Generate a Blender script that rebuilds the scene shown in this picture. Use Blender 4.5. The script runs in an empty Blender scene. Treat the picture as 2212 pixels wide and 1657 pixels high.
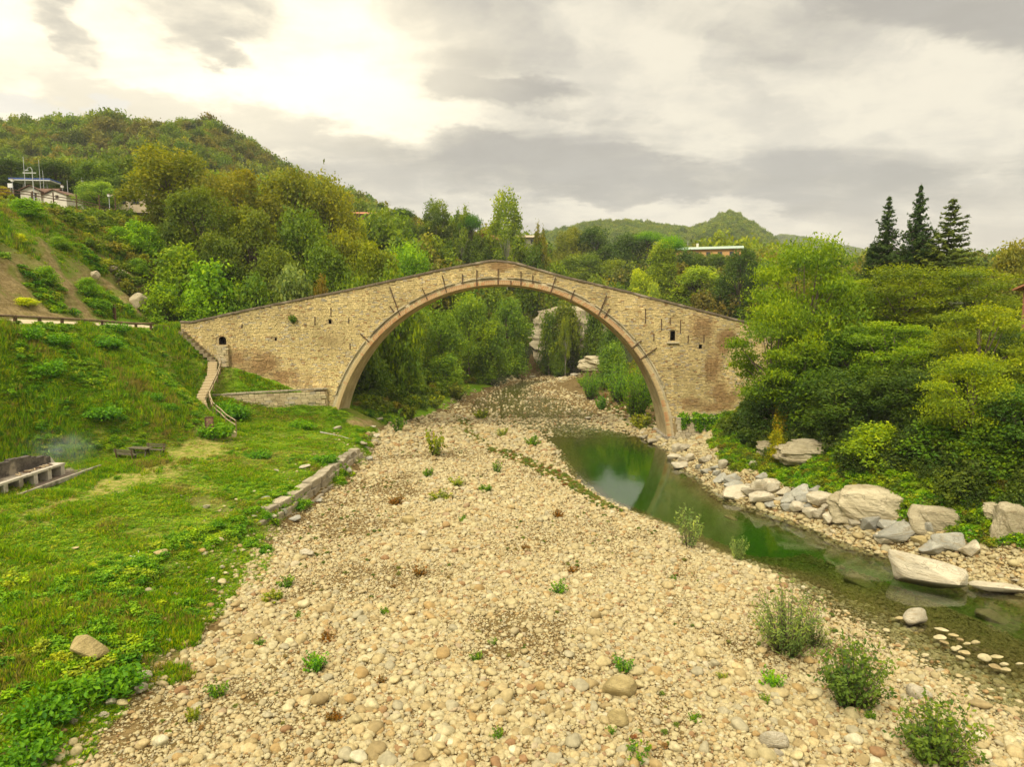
import bpy, bmesh, math, random
import numpy as np
from mathutils import Vector, Matrix, Euler

random.seed(7)
RNG = np.random.default_rng(11)
SC = bpy.context.scene
COL = SC.collection
PI = math.pi

# ------------------------------------------------------------------ camera
CAM_H = 17.4
PITCH = math.atan(158 / 1450.0)
cam_d = bpy.data.cameras.new("camera")
cam = bpy.data.objects.new("camera", cam_d)
COL.objects.link(cam)
cam.location = (0, 0, CAM_H)
cam.rotation_euler = (PI / 2 - PITCH, 0, 0)
cam_d.sensor_width = 36.0
cam_d.lens = 36.0 * 1450.0 / 2212.0
cam_d.clip_start = 0.5
cam_d.clip_end = 12000
SC.camera = cam

# ------------------------------------------------------------------ view, sun, sky
SC.view_settings.view_transform = 'Standard'
SC.view_settings.look = 'None'
SC.view_settings.gamma = 1.0
SC.view_settings.use_curve_mapping = False
SC.view_settings.exposure = 1.12
SC.cycles.use_denoising = True
SC.cycles.max_bounces = 6
SC.cycles.diffuse_bounces = 3
SC.cycles.glossy_bounces = 2
SC.cycles.transmission_bounces = 4
SC.cycles.transparent_max_bounces = 6
SC.cycles.volume_bounces = 0
SC.cycles.caustics_reflective = False
SC.cycles.caustics_refractive = False

SUN_EL, SUN_AZ = math.radians(46), math.radians(-150)    # azimuth from +Y (view), negative = left
sun_d = bpy.data.lights.new("sun", 'SUN')
sun_d.energy = 1.5
sun_d.angle = math.radians(14)
sun_d.color = (1.0, 0.92, 0.74)
sun = bpy.data.objects.new("sun", sun_d)
COL.objects.link(sun)
sdir = Vector((math.sin(SUN_AZ) * math.cos(SUN_EL), math.cos(SUN_AZ) * math.cos(SUN_EL), math.sin(SUN_EL)))
sun.rotation_euler = (-sdir).to_track_quat('-Z', 'Y').to_euler()


class NT:
    """tiny node-tree helper"""
    def __init__(s, tree):
        s.t = tree
        tree.nodes.clear()

    def n(s, typ, **kw):
        nd = s.t.nodes.new(typ)
        for k, v in kw.items():
            setattr(nd, k, v)
        return nd

    def set(s, sock, v):
        if hasattr(v, 'is_linked') or isinstance(v, bpy.types.NodeSocket):
            s.t.links.new(v, sock)
        elif v is not None:
            if sock.type == 'RGBA' and len(v) == 3:
                v = (*v, 1)
            sock.default_value = v

    def math(s, op, a, b=0.0, c=None, clamp=False):
        nd = s.n('ShaderNodeMath', operation=op, use_clamp=clamp)
        s.set(nd.inputs[0], a); s.set(nd.inputs[1], b)
        if c is not None: s.set(nd.inputs[2], c)
        return nd.outputs[0]

    def vmath(s, op, a, b=None, scale=None):
        nd = s.n('ShaderNodeVectorMath', operation=op)
        s.set(nd.inputs[0], a)
        if b is not None: s.set(nd.inputs[1], b)
        if scale is not None: s.set(nd.inputs['Scale'], scale)
        return nd.outputs['Value'] if op in ('DOT_PRODUCT', 'LENGTH', 'DISTANCE') else nd.outputs[0]

    def mix(s, f, a, b, typ='RGBA', blend='MIX'):
        nd = s.n('ShaderNodeMix', data_type=typ)
        if typ == 'RGBA': nd.blend_type = blend
        i = {'RGBA': (0, 6, 7, 2), 'FLOAT': (0, 2, 3, 0)}[typ]
        s.set(nd.inputs[i[0]], f); s.set(nd.inputs[i[1]], a); s.set(nd.inputs[i[2]], b)
        return nd.outputs[i[3]]

    def noise(s, vec, scale, detail=4, rough=0.55, dist=0.0, dim='3D'):
        nd = s.n('ShaderNodeTexNoise', noise_dimensions=dim)
        if vec is not None: s.set(nd.inputs['Vector'], vec)
        nd.inputs['Scale'].default_value = scale
        nd.inputs['Detail'].default_value = detail
        nd.inputs['Roughness'].default_value = rough
        nd.inputs['Distortion'].default_value = dist
        return nd.outputs['Fac']

    def step(s, v, lo, hi, a=0.0, b=1.0):
        nd = s.n('ShaderNodeMapRange', interpolation_type='SMOOTHSTEP')
        s.set(nd.inputs[0], v); nd.inputs[1].default_value = lo; nd.inputs[2].default_value = hi
        nd.inputs[3].default_value = a; nd.inputs[4].default_value = b
        return nd.outputs[0]

    def ramp(s, f, stops, interp='LINEAR'):
        nd = s.n('ShaderNodeValToRGB')
        nd.color_ramp.interpolation = interp
        e = nd.color_ramp.elements
        while len(e) < len(stops): e.new(0.5)
        for el, (p, c) in zip(e, stops):
            el.position = p; el.color = (*c, 1)
        s.set(nd.inputs[0], f)
        return nd.outputs[0]


# world: hazy evening sky under broken stratus, brighter towards the hidden sun
world = bpy.data.worlds.new("World")
SC.world = world
world.use_nodes = True
w = NT(world.node_tree)
tc = w.n('ShaderNodeTexCoord').outputs['Generated']
dirn = w.vmath('NORMALIZE', tc)
sep = w.n('ShaderNodeSeparateXYZ'); w.set(sep.inputs[0], dirn)
dx, dy, dz = sep.outputs
zc = w.math('MAXIMUM', dz, 0.0)
den = w.math('ADD', zc, 0.16)
cmb = w.n('ShaderNodeCombineXYZ')
w.set(cmb.inputs[0], w.math('DIVIDE', dx, den)); w.set(cmb.inputs[1], w.math('DIVIDE', dy, den))
plane = cmb.outputs[0]
mp = w.n('ShaderNodeMapping'); w.set(mp.inputs[0], plane)
mp.inputs['Rotation'].default_value = (0, 0, math.radians(-22))
mp.inputs['Scale'].default_value = (0.55, 1.15, 1)
mp.inputs['Location'].default_value = (1.3, 0.4, 0)
n_big = w.noise(mp.outputs[0], 0.9, 3, 0.5, 0.3)
n_mid = w.noise(mp.outputs[0], 2.3, 6, 0.58, 0.6)
n_fine = w.noise(plane, 4.2, 9, 0.62, 0.35)


def pdir(u, v):
    a, b = (u - 1106) / 1450.0, (828.5 - v) / 1450.0
    cp, sp = math.cos(PITCH), math.sin(PITCH)
    return Vector((a, cp + b * sp, -sp + b * cp)).normalized()


# domain warp so that the cloud patches get torn edges
wn = w.n('ShaderNodeTexNoise'); w.set(wn.inputs['Vector'], plane); wn.inputs['Scale'].default_value = 2.4; wn.inputs['Detail'].default_value = 6; wn.inputs['Roughness'].default_value = .62
wdir = w.vmath('ADD', dirn, w.vmath('SCALE', w.vmath('SUBTRACT', wn.outputs['Color'], (.5, .5, .5)), scale=0.13))


def patch(u0, v0, u1, v1, width, soft=1.0):
    """a long soft cloud bank between two directions of the sky (1 in its middle, 0 outside)"""
    p, q = pdir(u0, v0), pdir(u1, v1)
    c = (p + q) / 2; t1 = (q - p); r1 = t1.length / 2 + width / 1450.0; t1.normalize(); n_ = c.normalized(); t2 = n_.cross(t1).normalized()
    d = w.vmath('SUBTRACT', wdir, tuple(c))
    e1 = w.math('DIVIDE', w.vmath('DOT_PRODUCT', d, tuple(t1)), r1); e2 = w.math('DIVIDE', w.vmath('DOT_PRODUCT', d, tuple(t2)), width / 1450.0); e3 = w.math('DIVIDE', w.vmath('DOT_PRODUCT', d, tuple(n_)), .5)
    q_ = w.math('ADD', w.math('MULTIPLY', e1, e1), w.math('ADD', w.math('MULTIPLY', e2, e2), w.math('MULTIPLY', e3, e3)))
    return w.step(q_, 1.6 * soft, 0.0)


n_dir = w.noise(wdir, 6.5, 8, 0.60, 0.5)
cov = w.math('ADD', w.math('MULTIPLY', n_big, 0.34), w.math('ADD', w.math('MULTIPLY', n_mid, 0.36), w.math('MULTIPLY', n_dir, 0.34)))
BANKS = [((750, 310, 1950, 415, 66), .13), ((40, 200, 760, 300, 48), .16), ((930, 185, 1260, 190, 34), .16), ((930, -20, 1130, 170, 120), .10), ((1760, -60, 2300, 100, 60), .13), ((1800, 455, 2300, 400, 50), .05), ((1000, 395, 1500, 440, 26), .06),
         ((1150, 70, 1700, 250, 80), -.13), ((1740, 170, 2300, 270, 70), -.10), ((880, 255, 1600, 330, 30), -.10), ((1250, 455, 1800, 500, 26), -.10), ((600, 180, 900, 260, 70), -.10)]
for args, k_ in BANKS: cov = w.math('ADD', cov, w.math('MULTIPLY', patch(*args), k_))
shade = w.step(cov, 0.41, 0.67)
puffm = w.math('MAXIMUM', patch(310, 10, 560, 20, 52), w.math('MAXIMUM', patch(420, 50, 520, 125, 30), patch(95, 30, 180, 105, 30)))
puff = w.step(w.math('ADD', w.math('MULTIPLY', n_fine, .8), w.math('MULTIPLY', puffm, 0.42)), 0.46, 0.92)
cum = w.step(w.math('ADD', w.math('MULTIPLY', n_fine, .8), w.math('MULTIPLY', w.math('MAXIMUM', patch(-40, 215, 100, 215, 40), patch(190, 235, 250, 230, 24)), 0.36)), 0.54, 0.70)
glow = patch(-60, 70, 820, 130, 210)
glow2 = patch(700, 60, 2300, 220, 260)
LIGHT, DARK = (0.51, 0.465, 0.365), (0.25, 0.23, 0.192)
cloud = w.mix(shade, LIGHT, DARK)
cloud = w.mix(w.math('MULTIPLY', w.step(w.math('ADD', w.math('MULTIPLY', n_fine, .5), w.math('MULTIPLY', n_dir, .5)), 0.42, 0.60), 0.42), cloud, (0.31, 0.288, 0.25))
cloud = w.mix(w.math('MULTIPLY', glow, w.math('MULTIPLY_ADD', shade, -.55, 1.0)), cloud, (0.90, 0.80, 0.58))
cloud = w.mix(w.math('MULTIPLY', cum, 0.75), cloud, (0.50, 0.475, 0.42))
cloud = w.mix(w.math('MULTIPLY', puff, 0.8), cloud, (0.27, 0.25, 0.21))
# warm light low down; an overcast sky grows brighter towards the zenith (CIE overcast)
cloud = w.mix(w.math('MULTIPLY', w.step(dz, 0.17, 0.02), .7), cloud, (0.50, 0.43, 0.335))
cie = w.math('MULTIPLY_ADD', w.math('MAXIMUM', w.math('SUBTRACT', zc, 0.40), 0.0), 4.2, 0.88)
cloud = w.vmath('SCALE', cloud, scale=cie)
cloud = w.mix(w.step(dz, 0.0, -0.05), cloud, (0.08, 0.09, 0.05))
sky = w.n('ShaderNodeTexSky', sky_type='NISHITA')
sky.sun_disc = False
sky.sun_elevation = SUN_EL
sky.sun_rotation = SUN_AZ
skyc = w.mix(0.95, sky.outputs[0], w.vmath('SCALE', cloud, scale=10.0))
bg = w.n('ShaderNodeBackground'); w.set(bg.inputs[0], skyc); bg.inputs[1].default_value = 0.1
wo = w.n('ShaderNodeOutputWorld'); w.set(wo.inputs[0], bg.outputs[0])

# ------------------------------------------------------------------ photograph geometry (2212 x 1657 measuring grid) -> metres
CP, SP = math.cos(PITCH), math.sin(PITCH)


def ray(u, v):
    a, b = (u - 1106) / 1450.0, (828.5 - v) / 1450.0
    return np.array([a, CP + b * SP, -SP + b * CP])


def P(u, v, y):
    d = ray(u, v)
    return np.array([0, 0, CAM_H]) + d * (y / d[1])


def project(p):
    q = np.asarray(p, float) - np.array([0, 0, CAM_H])
    f = q[..., 1] * CP - q[..., 2] * SP
    up = q[..., 1] * SP + q[..., 2] * CP
    return 1106 + 1450 * q[..., 0] / f, 828.5 - 1450 * up / f, f


# ------------------------------------------------------------------ value noise
_perm = RNG.random((256, 256))


def vnoise(x, y):
    x = np.asarray(x, float); y = np.asarray(y, float)
    xi, yi = np.floor(x).astype(int), np.floor(y).astype(int)
    fx, fy = x - xi, y - yi
    fx, fy = fx * fx * (3 - 2 * fx), fy * fy * (3 - 2 * fy)
    g = lambda a, b: _perm[a % 256, b % 256]
    return (g(xi, yi) * (1 - fx) * (1 - fy) + g(xi + 1, yi) * fx * (1 - fy) + g(xi, yi + 1) * (1 - fx) * fy + g(xi + 1, yi + 1) * fx * fy) * 2 - 1


def fbm(x, y, s=1.0, o=4):
    t, a = 0, 1
    for k in range(o):
        t = t + a * vnoise(np.asarray(x) * s * 2 ** k + 17.3 * k, np.asarray(y) * s * 2 ** k + 5.1 * k)
        a *= 0.5
    return t


# ------------------------------------------------------------------ terrain
WL = [(0, 22), (25.7, 20.9), (27.5, 20.8), (29.9, 20.1), (31.5, 19.9), (34.3, 19.3), (36.4, 18.9), (39.5, 18.1), (41, 17.4), (44.6, 16.5), (47.7, 14.4), (52.5, 12.5), (56.5, 10.5),
      (59.8, 8.8), (65, 7.3), (72.4, 6.2), (81.9, 5.6), (91.4, 4.0), (97, 1.2), (102, -4.5), (112, -7.5), (130, -8.7), (141, -8.0), (155, -3), (163, 1), (178, 2), (190, 8)]
WR = [(0, 43), (25, 38), (40.3, 32), (42.3, 30.2), (45.4, 28.6), (47.2, 26.6), (49.1, 25.1), (51.8, 24.8), (54.9, 23.5), (57.4, 22), (59.5, 20.5), (63.3, 19.9), (70.7, 19.6),
      (73, 18.6), (79, 19.6), (82.8, 20.1), (86, 19.4), (93.9, 17.6), (99, 15.7), (112, 14.4), (126, 12.0), (138, 6.8), (150, 4.2), (157, 4.2), (165, 9), (184, 17), (190, 17)]
LN = dict(
    Z=[(-60, -260, 42), (80, -260, 42), (150, -260, 50), (250, -260, 62)],
    A=[(-60, -90, 30), (60, -90, 33), (110, -90, 35.5), (130, -90, 37.2), (150, -90, 39), (175, -90, 44), (250, -90, 52)],
    B=[(-60, -60, 26), (60, -58, 27.2), (80, -59.6, 28.5), (110, -63.6, 30.6), (130, -62, 32.2), (160, -58, 38), (200, -46, 40), (250, -40, 43)],
    C=[(-60, -48.4, 18), (58, -48.3, 16.75), (70, -48.3, 16.2), (87, -48.3, 15.4), (95, -48.3, 15.4), (110, -48, 20), (150, -42, 28), (200, -30, 33), (250, -25, 38)],
    D=[(-60, -45.1, 17.6), (58, -45.1, 16.5), (62, -45.1, 16.2), (85, -45.3, 15.2), (87, -43.6, 15.1), (95, -43.6, 15.1), (110, -40, 13.5), (150, -30, 17), (200, -15, 25), (250, -10, 34)],
    E=[(-60, -45 + 3, 7), (15, -42, 6.2), (35, -42, 5.6), (50, -41, 4.9), (56, -37.3, 4.6), (60, -33, 4.5), (64, -31.0, 4.5), (69, -30.3, 4.6), (75, -33.5, 4.9), (79, -38.0, 6.0), (83.5, -39.8, 8.4), (87, -38.0, 11.0),
       (95, -37, 10), (110, -30, 6.5), (150, -18, 8), (200, 0, 17), (250, 5, 32)],
    E2=[(-60, -30, 5), (15, -30, 5.0), (35, -30, 4.4), (50, -28, 3.9), (64, -26, 3.7), (75, -26, 3.5), (82, -28, 3.7), (84, -28.5, 4.0), (87, -28.5, 8.0), (95, -28, 6), (110, -22, 3.6), (150, -14, 4), (200, 2, 14), (250, 8, 31)],
    F=[(-60, -21, 3.2), (20, -21, 3.0), (42, -20.5, 2.8), (47, -19.2, 2.5), (53.5, -18.0, 2.4), (61, -17.8, 2.4), (70, -17.1, 2.4), (83, -18.2, 2.5), (95, -20, 2.4), (110, -14, 2), (140, -11, 1.5), (165, -4, 1.2), (178, 0, 3), (190, 5, 9), (250, 10, 30)],
    G=[(-60, -15.8, 1.1), (22, -15.8, 1.1), (30, -15.4, 1.1), (40, -15.7, 1.1), (48, -17.4, .75), (52, -17.1, .7), (61, -16.9, .7), (70, -16.2, .75), (83, -17.3, 1.0), (95, -17.6, 1.0), (105, -12.5, .7), (130, -10, .5), (160, -1, .4), (178, 2, 1.5), (190, 8, 7), (250, 15, 28)],
    H=[(-60, 4, 1.4), (20, 4, 1.3), (50, -2, 1.1), (70, -6, .9), (90, -8, .7), (100, -9, .45), (110, -9.5, .3), (130, -9.3, .2), (160, 0, .2), (178, 2.4, 1), (190, 9, 6), (250, 18, 28)],
    L=[(-60, 50, 3), (0, 49, 3), (40, 34.6, 1.3), (46, 30.4, 1.4), (50, 28.4, 1.7), (60, 23.6, 1.5), (70, 22.4, 1.4), (80, 23.4, 1.4), (85, 25, 1.4), (95, 22, .8), (110, 24, 1.2), (130, 22, 1.3), (150, 16, 1.0), (175, 24, 1.2), (186, 20, 2), (190, 20, 7), (250, 24, 28)],
    M=[(-60, 56, 9), (0, 56, 9), (40, 40, 6), (50, 35, 6.5), (60, 31.5, 5.8), (70, 30, 5.2), (80, 30, 5.6), (85, 31, 7), (95, 33, 2.6), (110, 34, 2.6), (130, 33, 3.5), (150, 34, 5), (175, 36, 6), (190, 30, 14), (250, 30, 28)],
    N=[(-60, 66, 16), (0, 66, 16), (40, 49, 13.5), (60, 41, 12.4), (80, 38, 13), (87, 38, 14.5), (95, 42, 11), (130, 47, 9), (150, 50, 11), (190, 50, 18), (250, 50, 27)],
    O=[(-60, 160, 24), (250, 160, 30)],
)
CH = [(0, -.60), (30, -.70), (40, -1.0), (50, -1.7), (70, -2.1), (86, -1.3), (93, -.3), (102, -.14), (112, -.12), (120, -.16), (140, -.13), (155, -.28), (184, -.5), (190, 5.2), (250, 28)]
RIDGE1 = [(-300, 308), (0, 304), (100, 308), (200, 304), (300, 314), (380, 304), (435, 291), (480, 309), (520, 337), (560, 370), (600, 391), (650, 412), (700, 431), (740, 446), (790, 477), (830, 496), (870, 516), (950, 554), (1050, 582), (1200, 594)]
RIDGE2 = [(900, 565), (1130, 530), (1200, 514), (1280, 502), (1350, 498), (1430, 501), (1490, 508), (1530, 496), (1560, 478), (1580, 470), (1605, 487), (1660, 524), (1700, 552), (1760, 570), (1850, 597), (2212, 610), (2600, 625)]
RIDGE3 = [(1000, 560), (1600, 533), (1690, 515), (1750, 521), (1800, 533), (1870, 548), (2000, 562), (2212, 578), (2700, 600)]


def ridge_fn(R, y):
    pts = np.array([P(u, v, y) for u, v in R])
    return lambda x: np.interp(x, pts[:, 0], pts[:, 2])


R1, R2, R3 = ridge_fn(RIDGE1, 350.), ridge_fn(RIDGE2, 900.), ridge_fn(RIDGE3, 1800.)


def sm(a, b, x):
    t = np.clip((x - a) / (b - a), 0, 1)
    return t * t * (3 - 2 * t)


def valley_rows(xs, ys):
    Z = np.zeros((len(ys), len(xs)))
    order = ['Z', 'A', 'B', 'C', 'D', 'E', 'E2', 'F', 'G', 'H', 'I', 'J1', 'J2', 'K', 'L', 'M', 'N', 'O']
    for r, y in enumerate(ys):
        X, ZZ = [], []
        wl = np.interp(y, *zip(*WL)); wr = np.interp(y, *zip(*WR)); c = np.interp(y, *zip(*CH))
        edge = max(0.0, c)
        for k in order:
            if k == 'I': x, z = wl, edge
            elif k == 'J1': x, z = wl * .62 + wr * .38, c * (.72 if y < 46 else .9)
            elif k == 'J2': x, z = wl * .3 + wr * .7, c
            elif k == 'K': x, z = wr, edge
            else:
                a = np.array(LN[k]); x = np.interp(y, a[:, 0], a[:, 1]); z = np.interp(y, a[:, 0], a[:, 2])
            X.append(x); ZZ.append(z)
        X = np.maximum.accumulate(np.array(X) + np.arange(len(X)) * 1e-4)
        Z[r] = np.interp(xs, X, ZZ)
    return Z


_gx = np.concatenate([np.arange(-262, -70, 4.0), np.arange(-70, 60, 0.65), np.arange(60, 164, 4.0)])
_gy = np.concatenate([np.arange(-60, 12, 4.0), np.arange(12, 112, 0.75), np.arange(112, 252, 1.5)])
VZ = valley_rows(_gx, _gy)
# slight smoothing of the creases
for _ in range(2):
    k = VZ.copy()
    k[:, 1:-1] = (VZ[:, :-2] + 2 * VZ[:, 1:-1] + VZ[:, 2:]) / 4
    k[1:-1] = (k[:-2] + 2 * k[1:-1] + k[2:]) / 4
    VZ = k
XX, YY = np.meshgrid(_gx, _gy)
_wl = np.interp(_gy, *zip(*WL))[:, None]; _wr = np.interp(_gy, *zip(*WR))[:, None]
inwater = (XX > _wl - 1) & (XX < _wr + 1) & (YY < 186)
rough = np.where(XX < -19, 0.22, 0.07) + np.where((XX < -49) & (YY > 55), 0.55, 0) + np.where(XX > _wr + 4, 0.5, 0)
flatpath = (XX > -49.2) & (XX < -44.4) & (YY < 96)
rough = np.where(inwater, 0.03, np.where(flatpath, 0.0, rough))
VZ = VZ + rough * fbm(XX, YY, 0.28, 4)
# slab strata on the bare slope above the path
strata = (XX < -50) & (XX > -61) & (YY > 55) & (YY < 98)
VZ = VZ + np.where(strata, 0.22 * np.sin((XX * 0.75 + YY * 0.5 + 1.2 * VZ) * 2.6 + fbm(XX, YY, .15) * 2), 0)


def terr_valley(x, y):
    x = np.asarray(x, float); y = np.asarray(y, float)
    ix = np.clip(np.searchsorted(_gx, x) - 1, 0, len(_gx) - 2); iy = np.clip(np.searchsorted(_gy, y) - 1, 0, len(_gy) - 2)
    fx = np.clip((x - _gx[ix]) / (_gx[ix + 1] - _gx[ix]), 0, 1); fy = np.clip((y - _gy[iy]) / (_gy[iy + 1] - _gy[iy]), 0, 1)
    return VZ[iy, ix] * (1 - fx) * (1 - fy) + VZ[iy, ix + 1] * fx * (1 - fy) + VZ[iy + 1, ix] * (1 - fx) * fy + VZ[iy + 1, ix + 1] * fx * fy


def terr(x, y):
    x = np.asarray(x, float); y = np.asarray(y, float)
    v = terr_valley(x, y)
    n = fbm(x, y, 0.012, 4)
    h1 = R1(x) * np.where(y < 350, sm(170, 350, y) * .75 + .25 * sm(215, 350, y), 1 - .75 * sm(350, 900, y)) + n * 7 * sm(190, 280, y) * (1 - sm(300, 350, y))
    h1 = np.where(x > 0, h1 * (1 - sm(-20, 120, x)), h1)
    h2 = R2(x * 900. / np.maximum(y, 300.)) * np.where(y < 900, sm(420, 900, y), 1 - .8 * sm(900, 1600, y)) + n * 5 * sm(420, 600, y) * (1 - sm(800, 900, y))
    h3 = R3(x * 1800. / np.maximum(y, 300.)) * np.where(y < 1800, sm(1250, 1800, y), 1 - .6 * sm(1800, 3500, y))
    far = np.maximum(np.maximum(h1, h2), h3)
    out = np.maximum(v, np.where(y > 165, far, -50))
    return out


def hit(u, v, ymin=12, ymax=400):
    """the point of the ground seen at (u, v)"""
    d = ray(u, v)
    ys = np.arange(ymin, ymax, 0.1)
    pts = np.array([0, 0, CAM_H]) + d[None] * (ys / d[1])[:, None]
    t = terr(pts[:, 0], pts[:, 1])
    below = np.nonzero(pts[:, 2] <= t)[0]
    i = below[0] if len(below) else len(ys) - 1
    return np.array([pts[i, 0], pts[i, 1], t[i]])


# ------------------------------------------------------------------ object helpers
def tag(o, label=None, cat=None, group=None, kind=None):
    if label: o['label'] = label
    if cat: o['category'] = cat
    if group: o['group'] = group
    if kind: o['kind'] = kind
    return o


def empty(name, loc=(0, 0, 0), rz=0.0, label=None, cat=None, group=None):
    o = bpy.data.objects.new(name, None)
    o.location = loc; o.rotation_euler = (0, 0, rz); o.empty_display_size = 0.3
    COL.objects.link(o)
    return tag(o, label, cat, group)


def link(name, me, mat=None, parent=None, loc=None):
    o = bpy.data.objects.new(name, me)
    if mat is not None and not me.materials: me.materials.append(mat)
    if parent is not None: o.parent = parent
    if loc is not None: o.location = loc
    COL.objects.link(o)
    return o


def fast_mesh(name, verts, faces, smooth=False, attrs=None):
    """verts (n,3), faces (m,k) arrays of one size; attrs {name: per-vertex float or colour array}"""
    verts = np.asarray(verts, np.float32); faces = np.asarray(faces, np.int32)
    me = bpy.data.meshes.new(name)
    m, k = faces.shape
    me.vertices.add(len(verts)); me.vertices.foreach_set('co', verts.ravel())
    me.loops.add(m * k); me.loops.foreach_set('vertex_index', faces.ravel())
    me.polygons.add(m); me.polygons.foreach_set('loop_start', np.arange(0, m * k, k, dtype=np.int32))
    me.polygons.foreach_set('use_smooth', np.full(m, smooth))
    me.update(calc_edges=True)
    for n, a in (attrs or {}).items():
        a = np.asarray(a, np.float32)
        if a.ndim == 1:
            at = me.attributes.new(n, 'FLOAT', 'POINT'); at.data.foreach_set('value', a)
        else:
            at = me.attributes.new(n, 'FLOAT_COLOR', 'POINT'); at.data.foreach_set('color', a.ravel())
    return me


class MB:
    """collects boxes, tubes and prisms into one mesh"""
    def __init__(s): s.v, s.f, s.t = [], [], []

    def add(s, vs, fs, tint=0.5):
        b = len(s.v)
        s.v += [tuple(p) for p in vs]; s.f += [tuple(i + b for i in f) for f in fs]; s.t += [tint] * len(vs)
        return s

    def box(s, c, size, rz=0.0, M=None, tint=0.5, taper=1.0):
        hx, hy, hz = (q / 2 for q in size)
        R = M if M is not None else Matrix.Rotation(rz, 3, 'Z')
        vs = []
        for x, y, z in ((-1, -1, -1), (1, -1, -1), (1, 1, -1), (-1, 1, -1), (-1, -1, 1), (1, -1, 1), (1, 1, 1), (-1, 1, 1)):
            k = taper if z > 0 else 1.0
            vs.append(R @ Vector((x * hx * k, y * hy * k, z * hz)) + Vector(c))
        return s.add(vs, [(0, 3, 2, 1), (4, 5, 6, 7), (0, 1, 5, 4), (1, 2, 6, 5), (2, 3, 7, 6), (3, 0, 4, 7)], tint)

    def bar(s, a, b, wd, ht, tint=0.5):
        """a beam from a to b, width wd (horizontal), height ht"""
        a, b = Vector(a), Vector(b); d = b - a; L = d.length
        if L < 1e-6: return s
        x = d / L; side = Vector((0, 0, 1)).cross(x)
        side = side.normalized() if side.length > 1e-4 else Vector((1, 0, 0))
        up = x.cross(side)
        M = Matrix((x, side, up)).transposed()
        return s.box((a + b) / 2, (L, wd, ht), M=M, tint=tint)

    def tube(s, pts, radii, n=6, tint=0.5):
        pts = [Vector(p) for p in pts]
        if not hasattr(radii, '__len__'): radii = [radii] * len(pts)
        rings = []
        for i, p in enumerate(pts):
            d = (pts[min(i + 1, len(pts) - 1)] - pts[max(i - 1, 0)])
            d = d.normalized() if d.length > 1e-9 else Vector((0, 0, 1))
            a = d.cross(Vector((0.31, 0.95, 0.05))); a = a.normalized() if a.length > 1e-4 else Vector((1, 0, 0))
            b = d.cross(a)
            rings.append([p + (a * math.cos(t) + b * math.sin(t)) * radii[i] for t in (2 * PI * k / n for k in range(n))])
        vs = [q for r in rings for q in r]
        fs = []
        for i in range(len(pts) - 1):
            for k in range(n):
                fs.append((i * n + k, i * n + (k + 1) % n, (i + 1) * n + (k + 1) % n, (i + 1) * n + k))
        fs += [tuple(range(n - 1, -1, -1)), tuple((len(pts) - 1) * n + k for k in range(n))]
        return s.add(vs, fs, tint)

    def mesh(s, name, smooth=False):
        me = bpy.data.meshes.new(name)
        me.from_pydata(s.v, [], s.f)
        at = me.attributes.new('tint', 'FLOAT', 'POINT'); at.data.foreach_set('value', np.array(s.t, np.float32))
        if smooth: me.polygons.foreach_set('use_smooth', np.ones(len(me.polygons), bool))
        me.update()
        return me

    def build(s, name, mat, parent=None, smooth=False, loc=None):
        return link(name, s.mesh(name, smooth), mat, parent, loc)


# ------------------------------------------------------------------ materials
def new_mat(name):
    m = bpy.data.materials.new(name); m.use_nodes = True
    return m, NT(m.node_tree)


def finish(t, col, rough=0.85, bump=None, bump_d=0.02, bump_s=0.6, spec=0.25, metallic=0.0):
    b = t.n('ShaderNodeBsdfPrincipled')
    t.set(b.inputs['Base Color'], col); t.set(b.inputs['Roughness'], rough)
    b.inputs['Specular IOR Level'].default_value = spec
    b.inputs['Metallic'].default_value = metallic
    if bump is not None:
        bp = t.n('ShaderNodeBump'); bp.inputs['Strength'].default_value = bump_s; bp.inputs['Distance'].default_value = bump_d
        t.set(bp.inputs['Height'], bump); t.set(b.inputs['Normal'], bp.outputs[0])
    o = t.n('ShaderNodeOutputMaterial'); t.set(o.inputs[0], b.outputs[0])


def attr(t, name, kind='GEOMETRY'):
    return t.n('ShaderNodeAttribute', attribute_name=name, attribute_type=kind)


def objpos(t): return t.n('ShaderNodeTexCoord').outputs['Object']
def worldpos(t): return t.n('ShaderNodeNewGeometry').outputs['Position']


def grainy(name, c1, c2, scale=3.0, rough=0.85, bump_d=0.02, spec=0.2, tint=0.0, metallic=0.0, stretch=None, c3=None):
    m, t = new_mat(name)
    p = objpos(t)
    if stretch:
        mpn = t.n('ShaderNodeMapping'); t.set(mpn.inputs[0], p); mpn.inputs['Scale'].default_value = stretch; p = mpn.outputs[0]
    n1 = t.noise(p, scale, 6, 0.6); n2 = t.noise(p, scale * 6, 4, 0.6)
    f = t.step(t.math('ADD', t.math('MULTIPLY', n1, .65), t.math('MULTIPLY', n2, .35)), .36, .64)
    col = t.mix(f, c1, c2)
    if c3 is not None: col = t.mix(t.step(t.noise(p, scale * .45, 4), .52, .66), col, c3)
    if tint:
        k = t.math('MULTIPLY_ADD', attr(t, 'tint').outputs['Fac'], 2 * tint, 1 - tint)
        col = t.vmath('SCALE', col, scale=k)
    finish(t, col, rough, n2, bump_d, .6, spec, metallic)
    return m


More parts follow.
